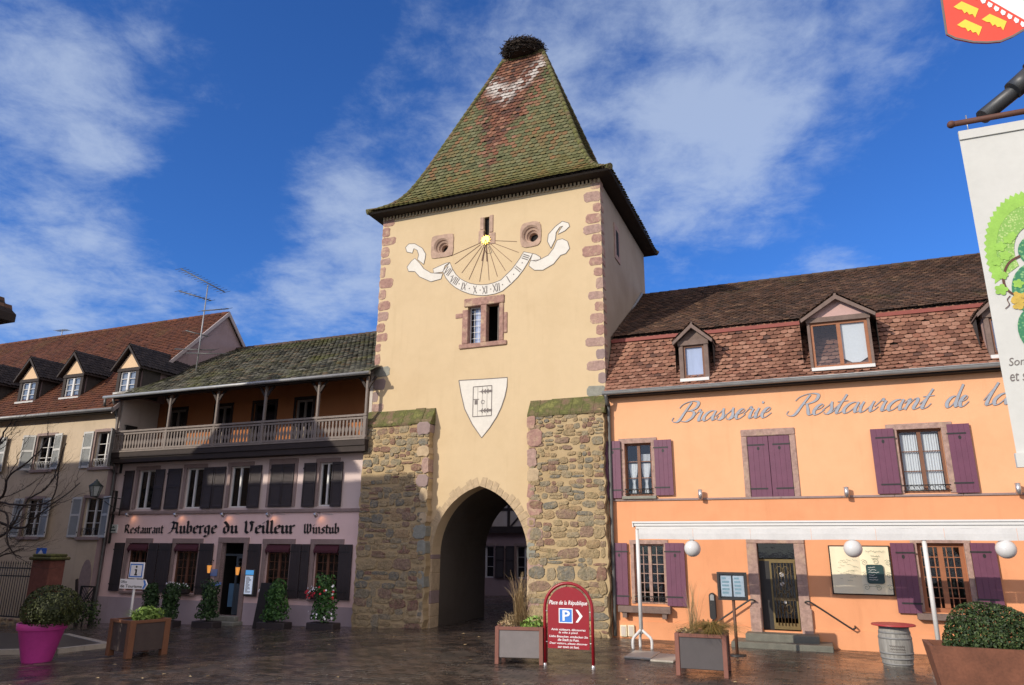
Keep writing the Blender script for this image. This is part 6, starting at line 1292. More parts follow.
# ------------------------------------------------------------------ the street beyond the arch
def build_far():
    t = froot('timber_framed_house', 2.0, -17, 0, 'shaded half-timbered house with dark shutters seen through the archway', 'building')
    d = -17.0; a, b = -14.0, 10.0
    ho = [(x, x + 1.0, .75, 2.45) for x in (-11.6, -9.25, -6.9, -4.55, -2.2, .2)]; w = MB(); wall_holes(w, a, b, -1, 3.3, d, ho, .15); w.build('stone_floor_wall', M['greyside'], t)
    w = MB(); w.fb(a, b, d + .12, d - .3, 3.45, 8.0); w.build('upper_wall', M['pale'], t)
    bm_ = MB(); bm_.fb(a, b, d + .2, d - .1, 3.15, 3.5); bm_.build('jetty_beam', M['darkwood'], t)
    x = a; k = 0
    while x < b - .5:
        p = MB(); p.fb(x, x + .16, d + .15, d + .1, 3.5, 8); p.build('timber', M['darkwood'], t)
        for z in (4.35, 6.0): p = MB(); p.fb(x + .16, x + 1.1, d + .146, d + .1, z, z + .15); p.build('timber', M['darkwood'], t)
        if k % 2 == 0: p = MB(); p.prism([(x + .16, 3.52), (x + .3, 3.52), (x + 1.08, 4.33), (x + .94, 4.33)], d + .143, d + .1); p.build('timber', M['darkwood'], t)
        x += 1.1; k += 1
    for r in ho:
        window(t, r, d, 'white', (.5,), 2, .06, .1, 'brownstone', .12, .02); shutter(t, (r[0] - .62, r[0] - .12, r[2], r[3]), d + .03, 'brownshut', 'louvre', lou='brownlou'); shutter(t, (r[1] + .12, r[1] + .62, r[2], r[3]), d + .03, 'brownshut', 'louvre', lou='brownlou')
    r = MB(); r.add([(a, -d - .6, 7.7), (b, -d - .6, 7.7), (b, -d + 5, 13), (a, -d + 5, 13), (a, -d + 10.6, 7.7), (b, -d + 10.6, 7.7)], [(0, 1, 2, 3), (3, 2, 5, 4)]); r.build('roof', M['ytile'], t)
    # neighbours close the street on either side
    for nm, s0, s1, lab, mm in (('street_house', -22.0, -14.2, 'plain shaded house further along the lane, left of the half-timbered one behind the arch', 'greyside'), ('street_house', 10.2, 26, 'plain shaded house further along the lane, right of the half-timbered one behind the arch', 'cream')):
        o = froot(nm, (s0 + s1) / 2, -17, 0, lab, 'building', 'houses of the lane behind the tower'); w = MB(); w.fb(s0, s1, -16.8, -26, -1, 7.5); w.build('wall', M[mm], o); w = MB(); w.add([(s0, 16.4, 7.4), (s1, 16.4, 7.4), (s1, 21.4, 12), (s0, 21.4, 12), (s0, 26.4, 7.4), (s1, 26.4, 7.4)], [(0, 1, 2, 3), (3, 2, 5, 4)]); w.build('roof', M['utile'], o)
build_far()

# ------------------------------------------------------------------ houses on the sunny side of the square (their roofs shade the left half)
def build_shaders():
    t = froot('corner_house', -22, 9, zg(-22), 'corner house whose dark roof eaves just enter the photo at the upper left', 'building')
    E = (-9.76, 10.05, 8.09); rz, rd = 11.46, 13.05; sR = -11.62; sL = -44.0; E2 = 15.3
    w = MB(); w.fb(sL, E[0] - .7, E[1] + .7, E2 - .7, -1.2, 8.05); w.build('wall', M['cream'], t)
    # hipped tiled roof: front, back and the end towards the tower
    A, B, C = Vector((E[0], -E[1], E[2])), Vector((sL, -E[1], E[2])), Vector((sL, -rd, rz)); D_ = Vector((sR, -rd, rz)); A2, B2 = Vector((E[0], -E2, E[2])), Vector((sL, -E2, E[2]))
    tl = MB(); tile_rows(tl, lines_between(A, A2, D_ - Vector((0, .01, 0)), D_ + Vector((0, -.012, 0)), .2), .24, .03); 
    tile_rows(tl, lines_between(B2, A2, C, D_, .3), .36, .03); ro = tl.build('roof', M['utile'], t)
    u = MB(); h = Vector((0, 0, -.05)); u.add([v + h for v in (A, B, C, D_, A2, B2)], [(1, 0, 3, 2), (0, 4, 3), (4, 5, 2, 3), (0, 1, 5, 4)]); u.add([v + h for v in (A, B, A2, B2)] + [v + h * 5 for v in (A, B, A2, B2)], [(0, 1, 5, 4), (2, 0, 4, 6), (3, 2, 6, 7), (4, 5, 7, 6)]); u.build('eaves_board', M['rooflin'], ro)
    # the steep gable that rises through the roof
    pk = (-9.33 - .62 * 12, 8.43 + .53 * 12); hwL, hwR = 3.9, 3.3
    g = MB(); g.prism([(pk[0] - hwL, pk[1] - 3.3), (pk[0] + hwR, pk[1] - 3.4), (pk[0], pk[1])], 12.4, 12.0); go = g.build('gable', M['cream'], t)
    g = MB(); g.add([(pk[0] - hwL - .1, -12.0, pk[1] - 3.35), (pk[0], -12.0, pk[1] + .06), (pk[0], -12.8, pk[1] + .06), (pk[0] - hwL - .1, -12.8, pk[1] - 3.35), (pk[0] + hwR, -12.0, pk[1] - 3.35), (pk[0] + hwR, -12.8, pk[1] - 3.35)], [(0, 1, 2, 3), (1, 4, 5, 2)]); g.build('gable_roof', M['utile'], go)
    sE = -12.75 - .62 * 13.05; lt = MB(); lt.add([(sL, -10.4, 8.3), (sE, -10.4, 8.3), (sE, -rd, 12.38), (sL, -rd, 12.38), (sE, -15.2, 8.3), (sL, -15.2, 8.3)], [(0, 1, 2, 3), (2, 4, 5, 3), (1, 4, 2)]); lt.build('raised_roof', M['utile'], t)
    s0, s1, d0, d1, h = -10.45, -8.75, 15.0, 16.5, 5.6; o = froot('side_house', (s0 + s1) / 2, (d0 + d1) / 2, 0, 'narrow plain outbuilding beside the corner house, left of the square', 'building'); w = MB(); w.fb(s0, s1, d0, d1, -.8, h); w.build('wall', M['greyside'], o); m_ = (d0 + d1) / 2; w = MB(); w.add([(s0, -d0, h), (s1 + .1, -d0, h), (s1 + .1, -m_, h + .9), (s0, -m_, h + .9), (s1 + .1, -d1 - .2, h), (s0, -d1 - .2, h)], [(0, 1, 2, 3), (3, 2, 4, 5), (1, 4, 2), (0, 3, 5)]); w.build('roof', M['utile'], o)
build_shaders()

# ------------------------------------------------------------------ left corner: pillar, gate, lantern, tree, rack
def at_height(x, y, d): return q(x, y, d)
def build_leftcorner():
    dd = 2.4; s0, s1 = q(27, 590, dd)[0], q(45.5, 590, dd)[0]; zt = q(35, 560, dd)[1]; z0 = zg(s0)
    t = froot('gate_pillar', (s0 + s1) / 2, dd - .25, z0, 'red brick gate pillar with a mossy stone cap before the yellow house', 'pillar')
    m_ = MB(); m_.cbox(s0, s1, -dd, -dd + .6, z0 - .2, zt, .02); m_.build('shaft', M['brick'], t); m_ = MB(); m_.cbox(s0 - .1, s1 + .14, -dd - .1, -dd + .7, zt, zt + .12, .04); m_.cbox(s0 - .03, s1 + .06, -dd - .04, -dd + .64, zt + .12, zt + .22, .05); m_.build('cap', M['mossy'], t)
    a, b, c, e = rc(24.5, 34.5, 548, 555, dd - .3); t = froot('blue_sign', (a + b) / 2, dd - .75, zg(a), 'blue road sign with a pale arrow behind the brick pillar', 'road sign'); m_ = MB(); m_.cbox(a, b, -dd + .75, -dd + .78, c - .18, e, .008); m_.build('plate', M['signblue'], t); m_ = MB(); x = (a + b) / 2; m_.flat([(x - .10, c - .08), (x + .10, c - .08), (x + .10, c), (x + .2, c), (x, e - .05), (x - .2, c), (x - .10, c)], dd - .745); m_.build('arrow', M['signwhite'], t); m_ = MB(); m_.tube([(x, -dd + .81, zg(a)), (x, -dd + .81, e - .05)], .03, 8); m_.build('post', M['zinc'], t)
    # iron gate between the pillar and the left edge
    t = froot('iron_gate', s0 - 1.8, dd - .25, zg(s0), 'dark iron gate with upright bars left of the brick pillar', 'gate'); zt2 = q(10, 568, dd - .25)[1]; zb = zg(s0) + .35; y = -(dd - .25); sx = s0 - 4.2
    m_ = MB()
    for z in (zt2, zt2 - .28, zb): m_.box(sx, s0, y - .02, y + .02, z - .02, z + .025)
    x = sx
    while x < s0: m_.tube([(x, y, zb), (x, y, zt2 + .16)], .013, 5); m_.tube([(x, y, zt2 + .16), (x, y, zt2 + .27)], [.022, .003], 5); x += .135
    m_.build('bars', M['iron'], t)
    for k in (1,):
        m_ = MB()
        x = sx + .07
        while x < s0 - .1: m_.tube([(x + .055 * math.cos(j * .8), y, zt2 - .14 + .08 * math.sin(j * .8)) for j in range(9)], .008, 4); x += .27
        m_.build('scrollwork', M['zinc'], t)
    t = froot('low_wall', s0 - 3, dd - .25, zg(s0), 'low mossy stone wall carrying the iron gate', 'wall'); m_ = MB(); m_.cbox(s0 - 8, s0 - .02, -dd - .02, -dd + .55, zg(s0) - .3, zg(s0) + .33, .03); m_.build('masonry', M['rubble'], t)
    # street lantern on a bracket at the house corner
    D = YD + .75; s, z = q(95.5, 490, D); t = froot('street_lantern', s, D, z, 'green-grey street lantern on an iron bracket at the corner of the yellow house', 'lantern', world=True)
    h = .34; m_ = MB(); m_.lathe([(.13, -h * .75), (.15, -h * .72), (.15, -h * .66), (.14, -h * .66)], n=6); m_.lathe([(.25, h * .40), (.26, h * .46), (.10, h * .86), (.09, h * .98), (.05, h * 1.02), (.03, h * 1.2)], n=6)
    for k in range(6): a = k * math.pi / 3; m_.tube([(.14 * math.cos(a), .14 * math.sin(a), -h * .68), (.24 * math.cos(a), .24 * math.sin(a), h * .42)], .012, 5)
    m_.build('frame', M['copper'], t); m_ = MB(); m_.lathe([(.128, -h * .66), (.225, h * .40)], n=6); m_.build('lamp_glass', M['frosted'], t)
    m_ = MB(); m_.tube(cat([(.55, .72, -.3), (.5, .3, -.28), (.3, .1, -.34), (0, 0, -h * .75)], 5), .02, 6); m_.tube(cat([(.58, .74, -.7), (.5, .45, -.62), (.34, .2, -.42)], 5), .016, 6); m_.tube([(.58, .74, -.95), (.58, .74, -.2)], .025, 6); m_.build('bracket', M['iron'], t)
    # trellis and cart by the corner
    s, z = q(84.5, 602, 1.3); t = froot('lattice_rack', s, 1.25, zg(s), 'small dark lattice rack against the yellow wall, right of the clipped ball shrub', 'rack', world=True); m_ = MB()
    for k in range(-3, 8): m_.tube([(max(-.32, -.32 + k * .13), 0, max(0.45, .45 - k * .13)), (min(.32, -.32 + k * .13 + .9), 0, min(1.35, .45 - k * .13 + .9))], .012, 4) if -.32 + k * .13 < .3 else None
    for k in range(0, 11): m_.tube([(min(.32, -.32 + k * .13), 0, max(.45, .45 + (k * .13 - .64))), (max(-.32, -.32 + k * .13 - .9), 0, min(1.35, .45 + k * .13))], .012, 4) if k < 9 else None
    m_.build('lattice', M['iron'], t); m_ = MB(); frame_mb(m_, (-.36, .36, .40, 1.40), .03, .05, .06, [], 0); m_.fb(-.36, -.30, .03, -.03, 0, .4); m_.fb(.30, .36, .03, -.03, 0, .4); m_.build('frame', M['iron'], t)
    s, z = q(77, 597, 1.5); t = froot('leaning_plank', s, 1.45, zg(s), 'dark plank leaning against the yellow house beside the lattice rack', 'plank', world=True); m_ = MB(); m_.add([(-.30, 0, 1.62), (-.20, 0, 1.66), (.42, -.2, 0), (.26, -.2, 0), (-.30, .05, 1.62), (-.20, .05, 1.66), (.42, -.15, 0), (.26, -.15, 0)], [(0, 3, 2, 1), (4, 5, 6, 7), (0, 1, 5, 4), (1, 2, 6, 5), (2, 3, 7, 6), (3, 0, 4, 7)]); m_.build('board', M['darkwood'], t)
    s, z = q(86, 620, 1.6); t = froot('dark_shrub', s, 1.6, zg(s), 'low dark shrub in the shade at the foot of the yellow house corner', 'shrub', world=True); l = MB(); bush(l, (-.2, 0, .4), (.85, .35, .5), 700, .1, rough=.4, fill=.6, seed=4); l.build('foliage', M['box'], t); m_ = MB(); m_.tube([(-.2, 0, 0), (-.15, 0, .6)], .03, 5); m_.build('stem', M['bark'], t)
    # bare tree reaching in from the left
    D = 3.6; P = lambda x, y, o=0: Vector((q(x, y, D)[0], -D + o, q(x, y, D)[1]))
    base = P(-62, 640); t = froot('bare_tree', base.x, D, zg(base.x), 'leafless tree whose dark branches reach in at the left edge', 'tree')
    tr = MB(); top = P(-48, 500); tr.tube(cat([Vector((base.x, -D, zg(base.x) - .1)), P(-58, 580), top, P(-40, 440)], 5), [.17, .165, .16, .155, .15, .145, .14, .135, .13, .125, .12, .11, .10, .095, .09, .08], 8); tr.build('trunk', M['bark'], t)
    rnd = random.Random(12); br = MB(); tw = MB()
    def grow(pts, r0, lev):
        C = cat([Vector(p) for p in pts], 5); n = len(C); C = [c + Vector((rnd.gauss(0, .018), rnd.gauss(0, .03), rnd.gauss(0, .018))) for c in C]; rs = [r0 * (1 - .72 * i / (n - 1)) for i in range(n)]
        (br if lev == 0 else tw).tube(C, rs, 6 if lev == 0 else 4, False)
        if lev < 3:
            for k in range((6, 4, 3)[lev]):
                i = int(n * rnd.uniform(.25, .95)); i = min(i, n - 2); dv = (C[i + 1] - C[i]).normalized(); up_ = Vector((rnd.uniform(-.25, .5), rnd.gauss(0, .5), rnd.uniform(-.35, .9))); d2 = (dv * .9 + up_ * .8).normalized(); L_ = (1.5, .9, .5)[lev] * rnd.uniform(.5, 1.1)
                grow([C[i], C[i] + d2 * L_ * .5, C[i] + (d2 + Vector((.1, 0, .22))) * L_], rs[i] * .55, lev + 1)
    for L_ in ([(-45, 500), (-10, 520), (22, 528), (45, 512), (74, 483)], [(-48, 520), (-12, 500), (14, 476), (34, 452), (42, 430)], [(-50, 540), (-15, 545), (8, 530), (20, 500), (38, 484), (66, 444)], [(-52, 560), (-20, 560), (5, 556), (22, 548)], [(-42, 480), (-20, 455), (2, 432), (20, 420)], [(-46, 500), (-8, 500), (20, 505), (50, 500), (70, 462)], [(-50, 530), (-16, 520), (10, 512), (14, 545), (13, 558)]):
        grow([P(*p, rnd.gauss(0, .25)) for p in L_], .055, 0)
    br.build('branches', M['bark'], t); tw.build('twigs', M['bark'], t)
M['copper'] = plain('verdigris_metal', (.035, .05, .045), .6, .2, 6); M['frosted'] = plain('frosted_glass', (.42, .46, .44), .3, .05, 4, bmp=0)
build_leftcorner()

# ------------------------------------------------------------------ square furniture
def square_planter(name, L_, Wd, H, body, post, lab, grp, s, d, z, rot, legs=True, ins=.02, pw=.085):
    o = wroot(name, wpos(s, d, z), -T + rot, lab, 'planter', grp)
    hx, hy = L_ / 2, Wd / 2
    b = MB(); b.cbox(-hx + .03, hx - .03, -hy + ins, hy - ins, .13, H - .03, .01); b.build('panel', M[body], o)
    for sx in (-1, 1):
        for sy in (-1, 1):
            p = MB(); p.cbox(sx * hx - (pw if sx > 0 else 0), sx * hx + (0 if sx > 0 else pw), sy * hy - (pw if sy > 0 else 0), sy * hy + (0 if sy > 0 else pw), 0, H, .008); p.build('post', M[post], o)
    for (x0, x1, y0, y1) in ((-hx + pw, hx - pw, -hy, -hy + .07), (-hx + pw, hx - pw, hy - .07, hy), (-hx, -hx + .07, -hy + pw, hy - pw), (hx - .07, hx, -hy + pw, hy - pw)): r = MB(); r.cbox(x0, x1, y0, y1, H - .07, H - .003, .006); r.build('rim', M[post], o)
    s_ = MB(); s_.box(-hx + .07, hx - .07, -hy + .07, hy - .07, H - .09, H - .035); s_.build('soil', M['soil'], o)
    return o
def build_furniture():
    # planter in front of the arch
    s0, d0, _ = ground_at(497.5, 663.5); s1, d1, _ = ground_at(537, 666.5); w_ = 1.02
    o = square_planter('square_planter', w_, w_, .74, 'panellight', 'planterwood', 'taupe square planter with tall dry straw grass, left of the red parking sign', 'square planters on the square', (s0 + s1) / 2 - .09, (d0 + d1) / 2 - w_ / 2, zg(2, 5), R(14))
    g = MB(); blades(g, (-.02, .1, .7), 170, 1.35, .42, .015, .2, .18, 5); g.build('straw_grass', M['straw'], o); g = MB(); bush(g, (.28, -.25, .78), (.28, .2, .16), 170, .10, fill=.6, seed=2); g.build('green_leaves', M['lime'], o); g = MB(); bush(g, (-.3, -.2, .76), (.22, .2, .1), 90, .07, fill=.6, seed=5); g.build('brown_leaves', M['straw'], o); g = MB(); blades(g, (-.1, .0, .7), 120, .5, .5, .012, .5, .3, 4); g.build('low_grass', M['straw'], o)
    s0, d0, _ = ground_at(675, 675.5); s1, d1, _ = ground_at(727.5, 679); L_ = math.hypot(s1 - s0, d1 - d0)
    o = square_planter('square_planter', L_, L_, .77, 'panel', 'planterwood', 'taupe square planter with a shaggy olive grass tuft, before the inn door steps', 'square planters on the square', (s0 + s1) / 2, (d0 + d1) / 2 - L_ / 2, zg(2, 5), R(3))
    g = MB(); blades(g, (-.12, .0, .74), 70, 1.15, .4, .008, .2, .12, 5); g.build('straw_grass', M['straw'], o); g = MB(); blades(g, (.22, -.12, .74), 620, .52, 1.0, .014, .85, .16, 6); g.build('olive_grass', M['olive'], o); g = MB(); bush(g, (-.35, -.25, .78), (.18, .15, .1), 60, .07, fill=.6, seed=8); g.build('brown_leaves', M['straw'], o)
    # dark wooden planter at the left
    s, d, z = ground_at(125.7, 659.5); sl, dl, _ = ground_at(108, 656.3); sr, dr_, _ = ground_at(160, 657)
    Lr = Wd = .96; ang = R(54) + T; e1 = Vector((math.cos(ang), math.sin(ang))); e2 = Vector((-e1.y, e1.x)); c = Vector((s, -d)) + (e1 + e2) * .48
    o = square_planter('wooden_planter', Lr, Wd, .80, 'dkpanel', 'oldwood', 'orange-brown wooden planter with bright green grass, under the information sign', None, c.x, -c.y, z, ang, pw=.14)
    g = MB(); blades(g, (.1, -.05, .74), 420, .42, .45, .022, .45, .3, 4); bush(g, (.12, -.05, .85), (.36, .3, .2), 200, .12, fill=.6, seed=3); g.build('green_grass', M['lime'], o)
    # information signpost behind it
    sp_, dp_ = c.x - .30, -(c + (e1 + e2) * .62).y; zz = zg(sp_); pz = lambda y: q(136, y, dp_)[1]
    o = froot('information_sign', sp_, dp_, zz, 'white information post with a framed letter i above a pointed tourist office plate', 'signpost', world=True)
    sc0 = q(133, 590, dp_)[0]; o.location = wpos(sc0, dp_, zg(sc0, dp_)); zz = zg(sc0, dp_); hx = lambda x, y: q(x, y, dp_)[0] - sc0
    ztop = pz(562.3) - zz
    p = MB(); p.tube([(0, .03, 0), (0, .03, ztop - .05)], .03, 10); p.build('post', M['white'], o)
    a, b, c_, e_ = hx(129.5, 571), hx(144.3, 571), pz(578.6) - zz, ztop
    m_ = MB(); m_.cbox(a, b, -.02, .005, c_, e_, .01); io = m_.build('information_plate', M['signwhite'], o); m_ = MB(); t_ = .028
    frame_mb(m_, (a + .035, b - .035, c_ + .035, e_ - .035), .0245, t_, .006, [], 0); m_.build('blue_border', M['signblue3'], io)
    m_ = MB(); cx_ = (a + b) / 2; h = e_ - c_; m_.flat(disc(cx_, e_ - h * .27, h * .075, 12), .0235); m_.flat([(cx_ - h * .13, c_ + h * .58), (cx_ + h * .07, c_ + h * .58), (cx_ + h * .07, c_ + h * .28), (cx_ + h * .13, c_ + h * .28), (cx_ + h * .13, c_ + h * .2), (cx_ - h * .13, c_ + h * .2), (cx_ - h * .13, c_ + h * .28), (cx_ - h * .06, c_ + h * .28), (cx_ - h * .06, c_ + h * .5), (cx_ - h * .13, c_ + h * .5)], .0235); m_.build('letter_i', M['black'], io)
    a, b, c_, e_ = hx(120.5, 584), hx(148, 584), pz(589) - zz, pz(579.3) - zz; mz = (c_ + e_) / 2; k = (e_ - c_) * .5
    m_ = MB(); m_.prism([(a, c_), (b - k * .7, c_), (b, mz), (b - k * .7, e_), (a, e_)], .022, .002); do = m_.build('direction_plate', M['signwhite'], o); m_ = MB(); m_.flat([(b - k * 1.3, c_ + .015), (b - k * .75, c_ + .015), (b - .03, mz), (b - k * .75, e_ - .015), (b - k * 1.3, e_ - .015), (b - k * .85, mz)], .0255); m_.build('arrow_point', M['signblue3'], do)
    m_ = MB(); text_fit(m_, 'Office', a + .03, a + .24, mz + .02, e_ - .035, .0255, bold=.01); m_.build('lettering', M['black'], do); m_ = MB(); text_fit(m_, 'de Tourisme', a + .03, b - k * 1.45, c_ + .03, mz - .015, .0255, bold=.01); m_.build('lettering', M['black'], do)
    # magenta pot with the clipped ball
    s, d, z = ground_at(37, 664.5); d -= .33; s = q(37.5, 655, d)[0]; z = zg(s, d); Rm = .56; o = froot('flower_pot', s, d, z, 'big magenta plastic flower pot with a clipped ball shrub', 'flower pot', world=True); H = .82
    m_ = MB(); m_.lathe([(.29, 0), (.30, .02), (.455, H - .15), (.46, H - .145)], n=40); m_.build('pot', M['pinkpot'], o); m_ = MB(); m_.lathe([(.455, H - .15), (.48, H - .148), (.49, H - .14), (.505, H - .01), (.497, H), (.455, H), (.445, H - .06)], n=40); m_.build('rim', M['pinkpot'], o); m_ = MB(); m_.lathe([(.01, H - .08), (.45, H - .06)], n=24); m_.build('soil', M['soil'], o)
    l = MB(); bush(l, (.20, 0, H + .30), (.62, .6, .50), 5200, .055, rough=.06, fill=.22, seed=11); l.ball((.20, 0, H + .28), .38, 10, (1.25, 1.2, .95)); l.build('ball_shrub', M['boxdark'], o)
    # red arched parking sign
    sa, da, _ = ground_at(545, 665.3); sb, db, _ = ground_at(593.5, 668.3); W_ = math.hypot(sb - sa, db - da); o = wroot('parking_sign', wpos((sa + sb) / 2, (da + db) / 2, zg(3, 5)), -T + math.atan2(-(db - da), sb - sa), 'dark red arched parking sign on tubular legs in the middle of the square', 'sign'); hw = W_ / 2; Ht = 1.63
    arch = [(-hw, 0, 0)] + [(-hw, 0, Ht - hw)] + [(-hw * math.cos(math.pi * i / 18), 0, Ht - hw + hw * math.sin(math.pi * i / 18)) for i in range(1, 18)] + [(hw, 0, Ht - hw), (hw, 0, 0)]
    m_ = MB(); m_.tube(arch, .033, 10); m_.build('tube_frame', M['signred'], o)
    iw = hw - .07; zb = .34; zc_ = Ht - hw; m_ = MB(); m_.prism([(-iw, zb), (iw, zb), (iw, zc_)] + [(iw * math.cos(math.pi * i / 20), zc_ + iw * math.sin(math.pi * i / 20)) for i in range(1, 20)] + [(-iw, zc_)], .015, -.015); po = m_.build('panel', M['signred'], o)
    for sx in (-1, 1):
        for z in (zb + .12, zc_ - .05): c_ = MB(); c_.tube([(sx * iw * .98, 0, z), (sx * hw, 0, z)], .012, 6); c_.build('clip', M['steel'], o)
    for sx in (-1, 1): c_ = MB(); c_.lathe([(.045, 0), (.045, .02), (.036, .05)], (sx * hw, 0), 12); c_.build('foot', M['steel'], o)
    m_ = MB(); m_.prism([(-.20, .84), (.10, .84), (.10, 1.13), (-.20, 1.13)], .019, .014); m_.mi = 0; bo = m_.build('blue_square', M['signblue3'], po); m_ = MB(); frame_mb(m_, (-.20, .10, .84, 1.13), .0215, .018, .004, [], 0); text_fit(m_, 'P', -.12, .04, .885, 1.09, .0225, bold=.02); m_.build('letter_p', M['signwhite'], bo)
    m_ = MB(); m_.flat([(.16, .86), (.21, .86), (.31, .985), (.21, 1.11), (.16, 1.11), (.245, .985)], .018); m_.build('arrow', M['signwhite'], po)
    m_ = MB(); iw2 = iw - .03; text_fit(m_, 'Place de la République', -iw2, iw2, 1.175, 1.285, .018, shear=.28, bold=.012)
    m_.build('title_lettering', M['signwhite'], po); m_ = MB(); rows = [('Amis visiteurs, découvrez', .9), ('la ville à pied.', .5), ('Liebe Besucher, entdecken Sie', 1), ('die Stadt zu Fuss.', .55), ('Dear visitors, please discover', .98), ('our town on foot.', .55)]; z = .735
    for i, (tx, f) in enumerate(rows): m_ = MB(); text_fit(m_, tx, -iw2 * f, iw2 * f, z - .05, z, .018, shear=.2, bold=.012); z -= .060 if i % 2 == 0 else .075; m_.build('small_lettering', M['signwhite'], po)
    # barrel used as a table
    s, d, z = ground_at(897.5, 667.5); d -= .36; s = q(897, 655, d)[0]; o = froot('barrel_table', s, d, zg(9, d), 'weathered grey barrel with a round red top, between the awning post and the inn wall', 'barrel', world=True); H = q(896, 624.5, d)[1] - zg(9, d)
    rb = .33; m_ = MB(); n = 40; prof = [(rb * (.86 + .14 * math.sin(math.pi * i / 12)), H * .97 * i / 12) for i in range(13)]; m_.lathe(prof, n=36); m_.build('staves', M['barrel'], o)
    for f0 in (.03, .17, .30, .68, .82, .95):
        rr = rb * (.86 + .14 * math.sin(math.pi * f0)) + .004; r2 = rb * (.86 + .14 * math.sin(math.pi * (f0 + .05))) + .004; h = MB(); z0 = H * .97 * f0; h.lathe([(rr - .01, z0), (rr + .004, z0), (r2 + .004, z0 + .05 * H * .9), (r2 - .01, z0 + .05 * H * .9)], n=36); h.build('hoop', M['zinc2'], o)
    m_ = MB(); m_.lathe([(.40, H * .97), (.435, H * .98), (.435, H), (.42, H + .012)], n=40); m_.build('red_top', M['redtop'], o)
    m_ = MB(); rnd = random.Random(3)
    for k in range(3):
        P_ = []
        for i in range(30): a_ = -math.pi / 2 - .45 + .9 * i / 29; rr = rb * (.86 + .14 * math.sin(math.pi * (.5 - k * .09))) + .004; P_.append((rr * math.cos(a_), rr * math.sin(a_), H * (.5 - k * .07) + .022 * math.sin(i * 1.9 + k) * (1 if k < 2 else .5)))
        m_.tube(P_, .005, 4)
    m_.build('burnt_mark', M['ink'], o)
    # pale slab by the awning foot
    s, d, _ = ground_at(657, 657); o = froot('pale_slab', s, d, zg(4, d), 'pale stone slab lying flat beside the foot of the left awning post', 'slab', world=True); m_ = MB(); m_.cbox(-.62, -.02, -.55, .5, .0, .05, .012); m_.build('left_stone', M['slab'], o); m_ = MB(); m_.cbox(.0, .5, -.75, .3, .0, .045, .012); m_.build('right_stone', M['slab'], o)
    # rusty trough with the big box bush at the lower right corner
    D = 6.9; (s0, z0), (s1, z1) = q(929, 645.5, D), q(1024, 650.5, D); H = (z0 + z1) / 2; sL = q(919.5, 640.8, D - .55)[0]; Lx = 3.4; dpth = .95
    o = froot('rusty_planter', s0 + Lx / 2, D - dpth / 2, 0, 'long rusty steel planter with a thick clipped box bush at the lower right', 'planter'); tp = .17
    out = [(s0, -D), (s0 + Lx, -D), (s0 + Lx, -D + dpth), (s0, -D + dpth)]; inn = [(s0 + tp, -D + tp * .6), (s0 + Lx - tp, -D + tp * .6), (s0 + Lx - tp, -D + dpth - tp * .6), (s0 + tp, -D + dpth - tp * .6)]
    m_ = MB(); m_.add([(x, y, 0.03) for x, y in inn] + [(x, y, H) for x, y in out], [(i, (i + 1) % 4, 4 + (i + 1) % 4, 4 + i) for i in range(4)] + [(3, 2, 1, 0)]); m_.build('trough', M['corten'], o)
    m_ = MB()
    for i in range(4):
        (xa, ya), (xb, yb) = out[i], out[(i + 1) % 4]; cx_, cy_ = s0 + Lx / 2, -D + dpth / 2; k = .07; ins = lambda x, y: (x + (k if x < cx_ else -k), y + (k if y < cy_ else -k)); (xc, yc), (xd, yd) = ins(xb, yb), ins(xa, ya)
        m_.add([(xa, ya, H), (xb, yb, H), (xc, yc, H), (xd, yd, H), (xc, yc, H - .12), (xd, yd, H - .12)], [(0, 1, 2, 3), (3, 2, 4, 5)])
    m_.build('rim', M['corten'], o); m_ = MB(); m_.box(s0 + .1, s0 + Lx - .1, -D + .08, -D + dpth - .08, H - .2, H - .1); m_.build('soil', M['soil'], o)
    m_ = MB(); m_.box(s0 + .3, s0 + Lx - .3, -D + .2, -D + dpth - .2, 0, .03); m_.build('plinth', M['iron'], o)
    l = MB(); zt = q(985, 607, D - .5)[1] - H; xa = q(944, 635, D - .4)[0]; cxb = xa + .62
    for k, (dx, rx, hh) in enumerate(((.16, .80, 1.2), (1.5, .8, 1.0), (2.2, .7, .98))): bush(l, (cxb + dx * .9, -D + .5, H + zt * .08 * hh), (rx, .44, zt * .86 * hh), 15000, .052, rough=.14, fill=.42, seed=20 + k)
    l.build('box_bush', M['boxlit'], o)
M['signblue3'] = plain('mid_blue_sign', (.045, .20, .62), .4, .05, 4, bmp=0); M['zinc2'] = plain('dull_hoop', (.22, .22, .215), .6, .2, 6, metal=.2)
M['boxdark'] = leafmat('dark_box_leaves', (.020, .028, .008), (.042, .055, .014), (.075, .085, .022)); M['boxlit'] = leafmat('glossy_box_leaves', (.012, .026, .008), (.030, .056, .015), (.07, .105, .028))
build_furniture()

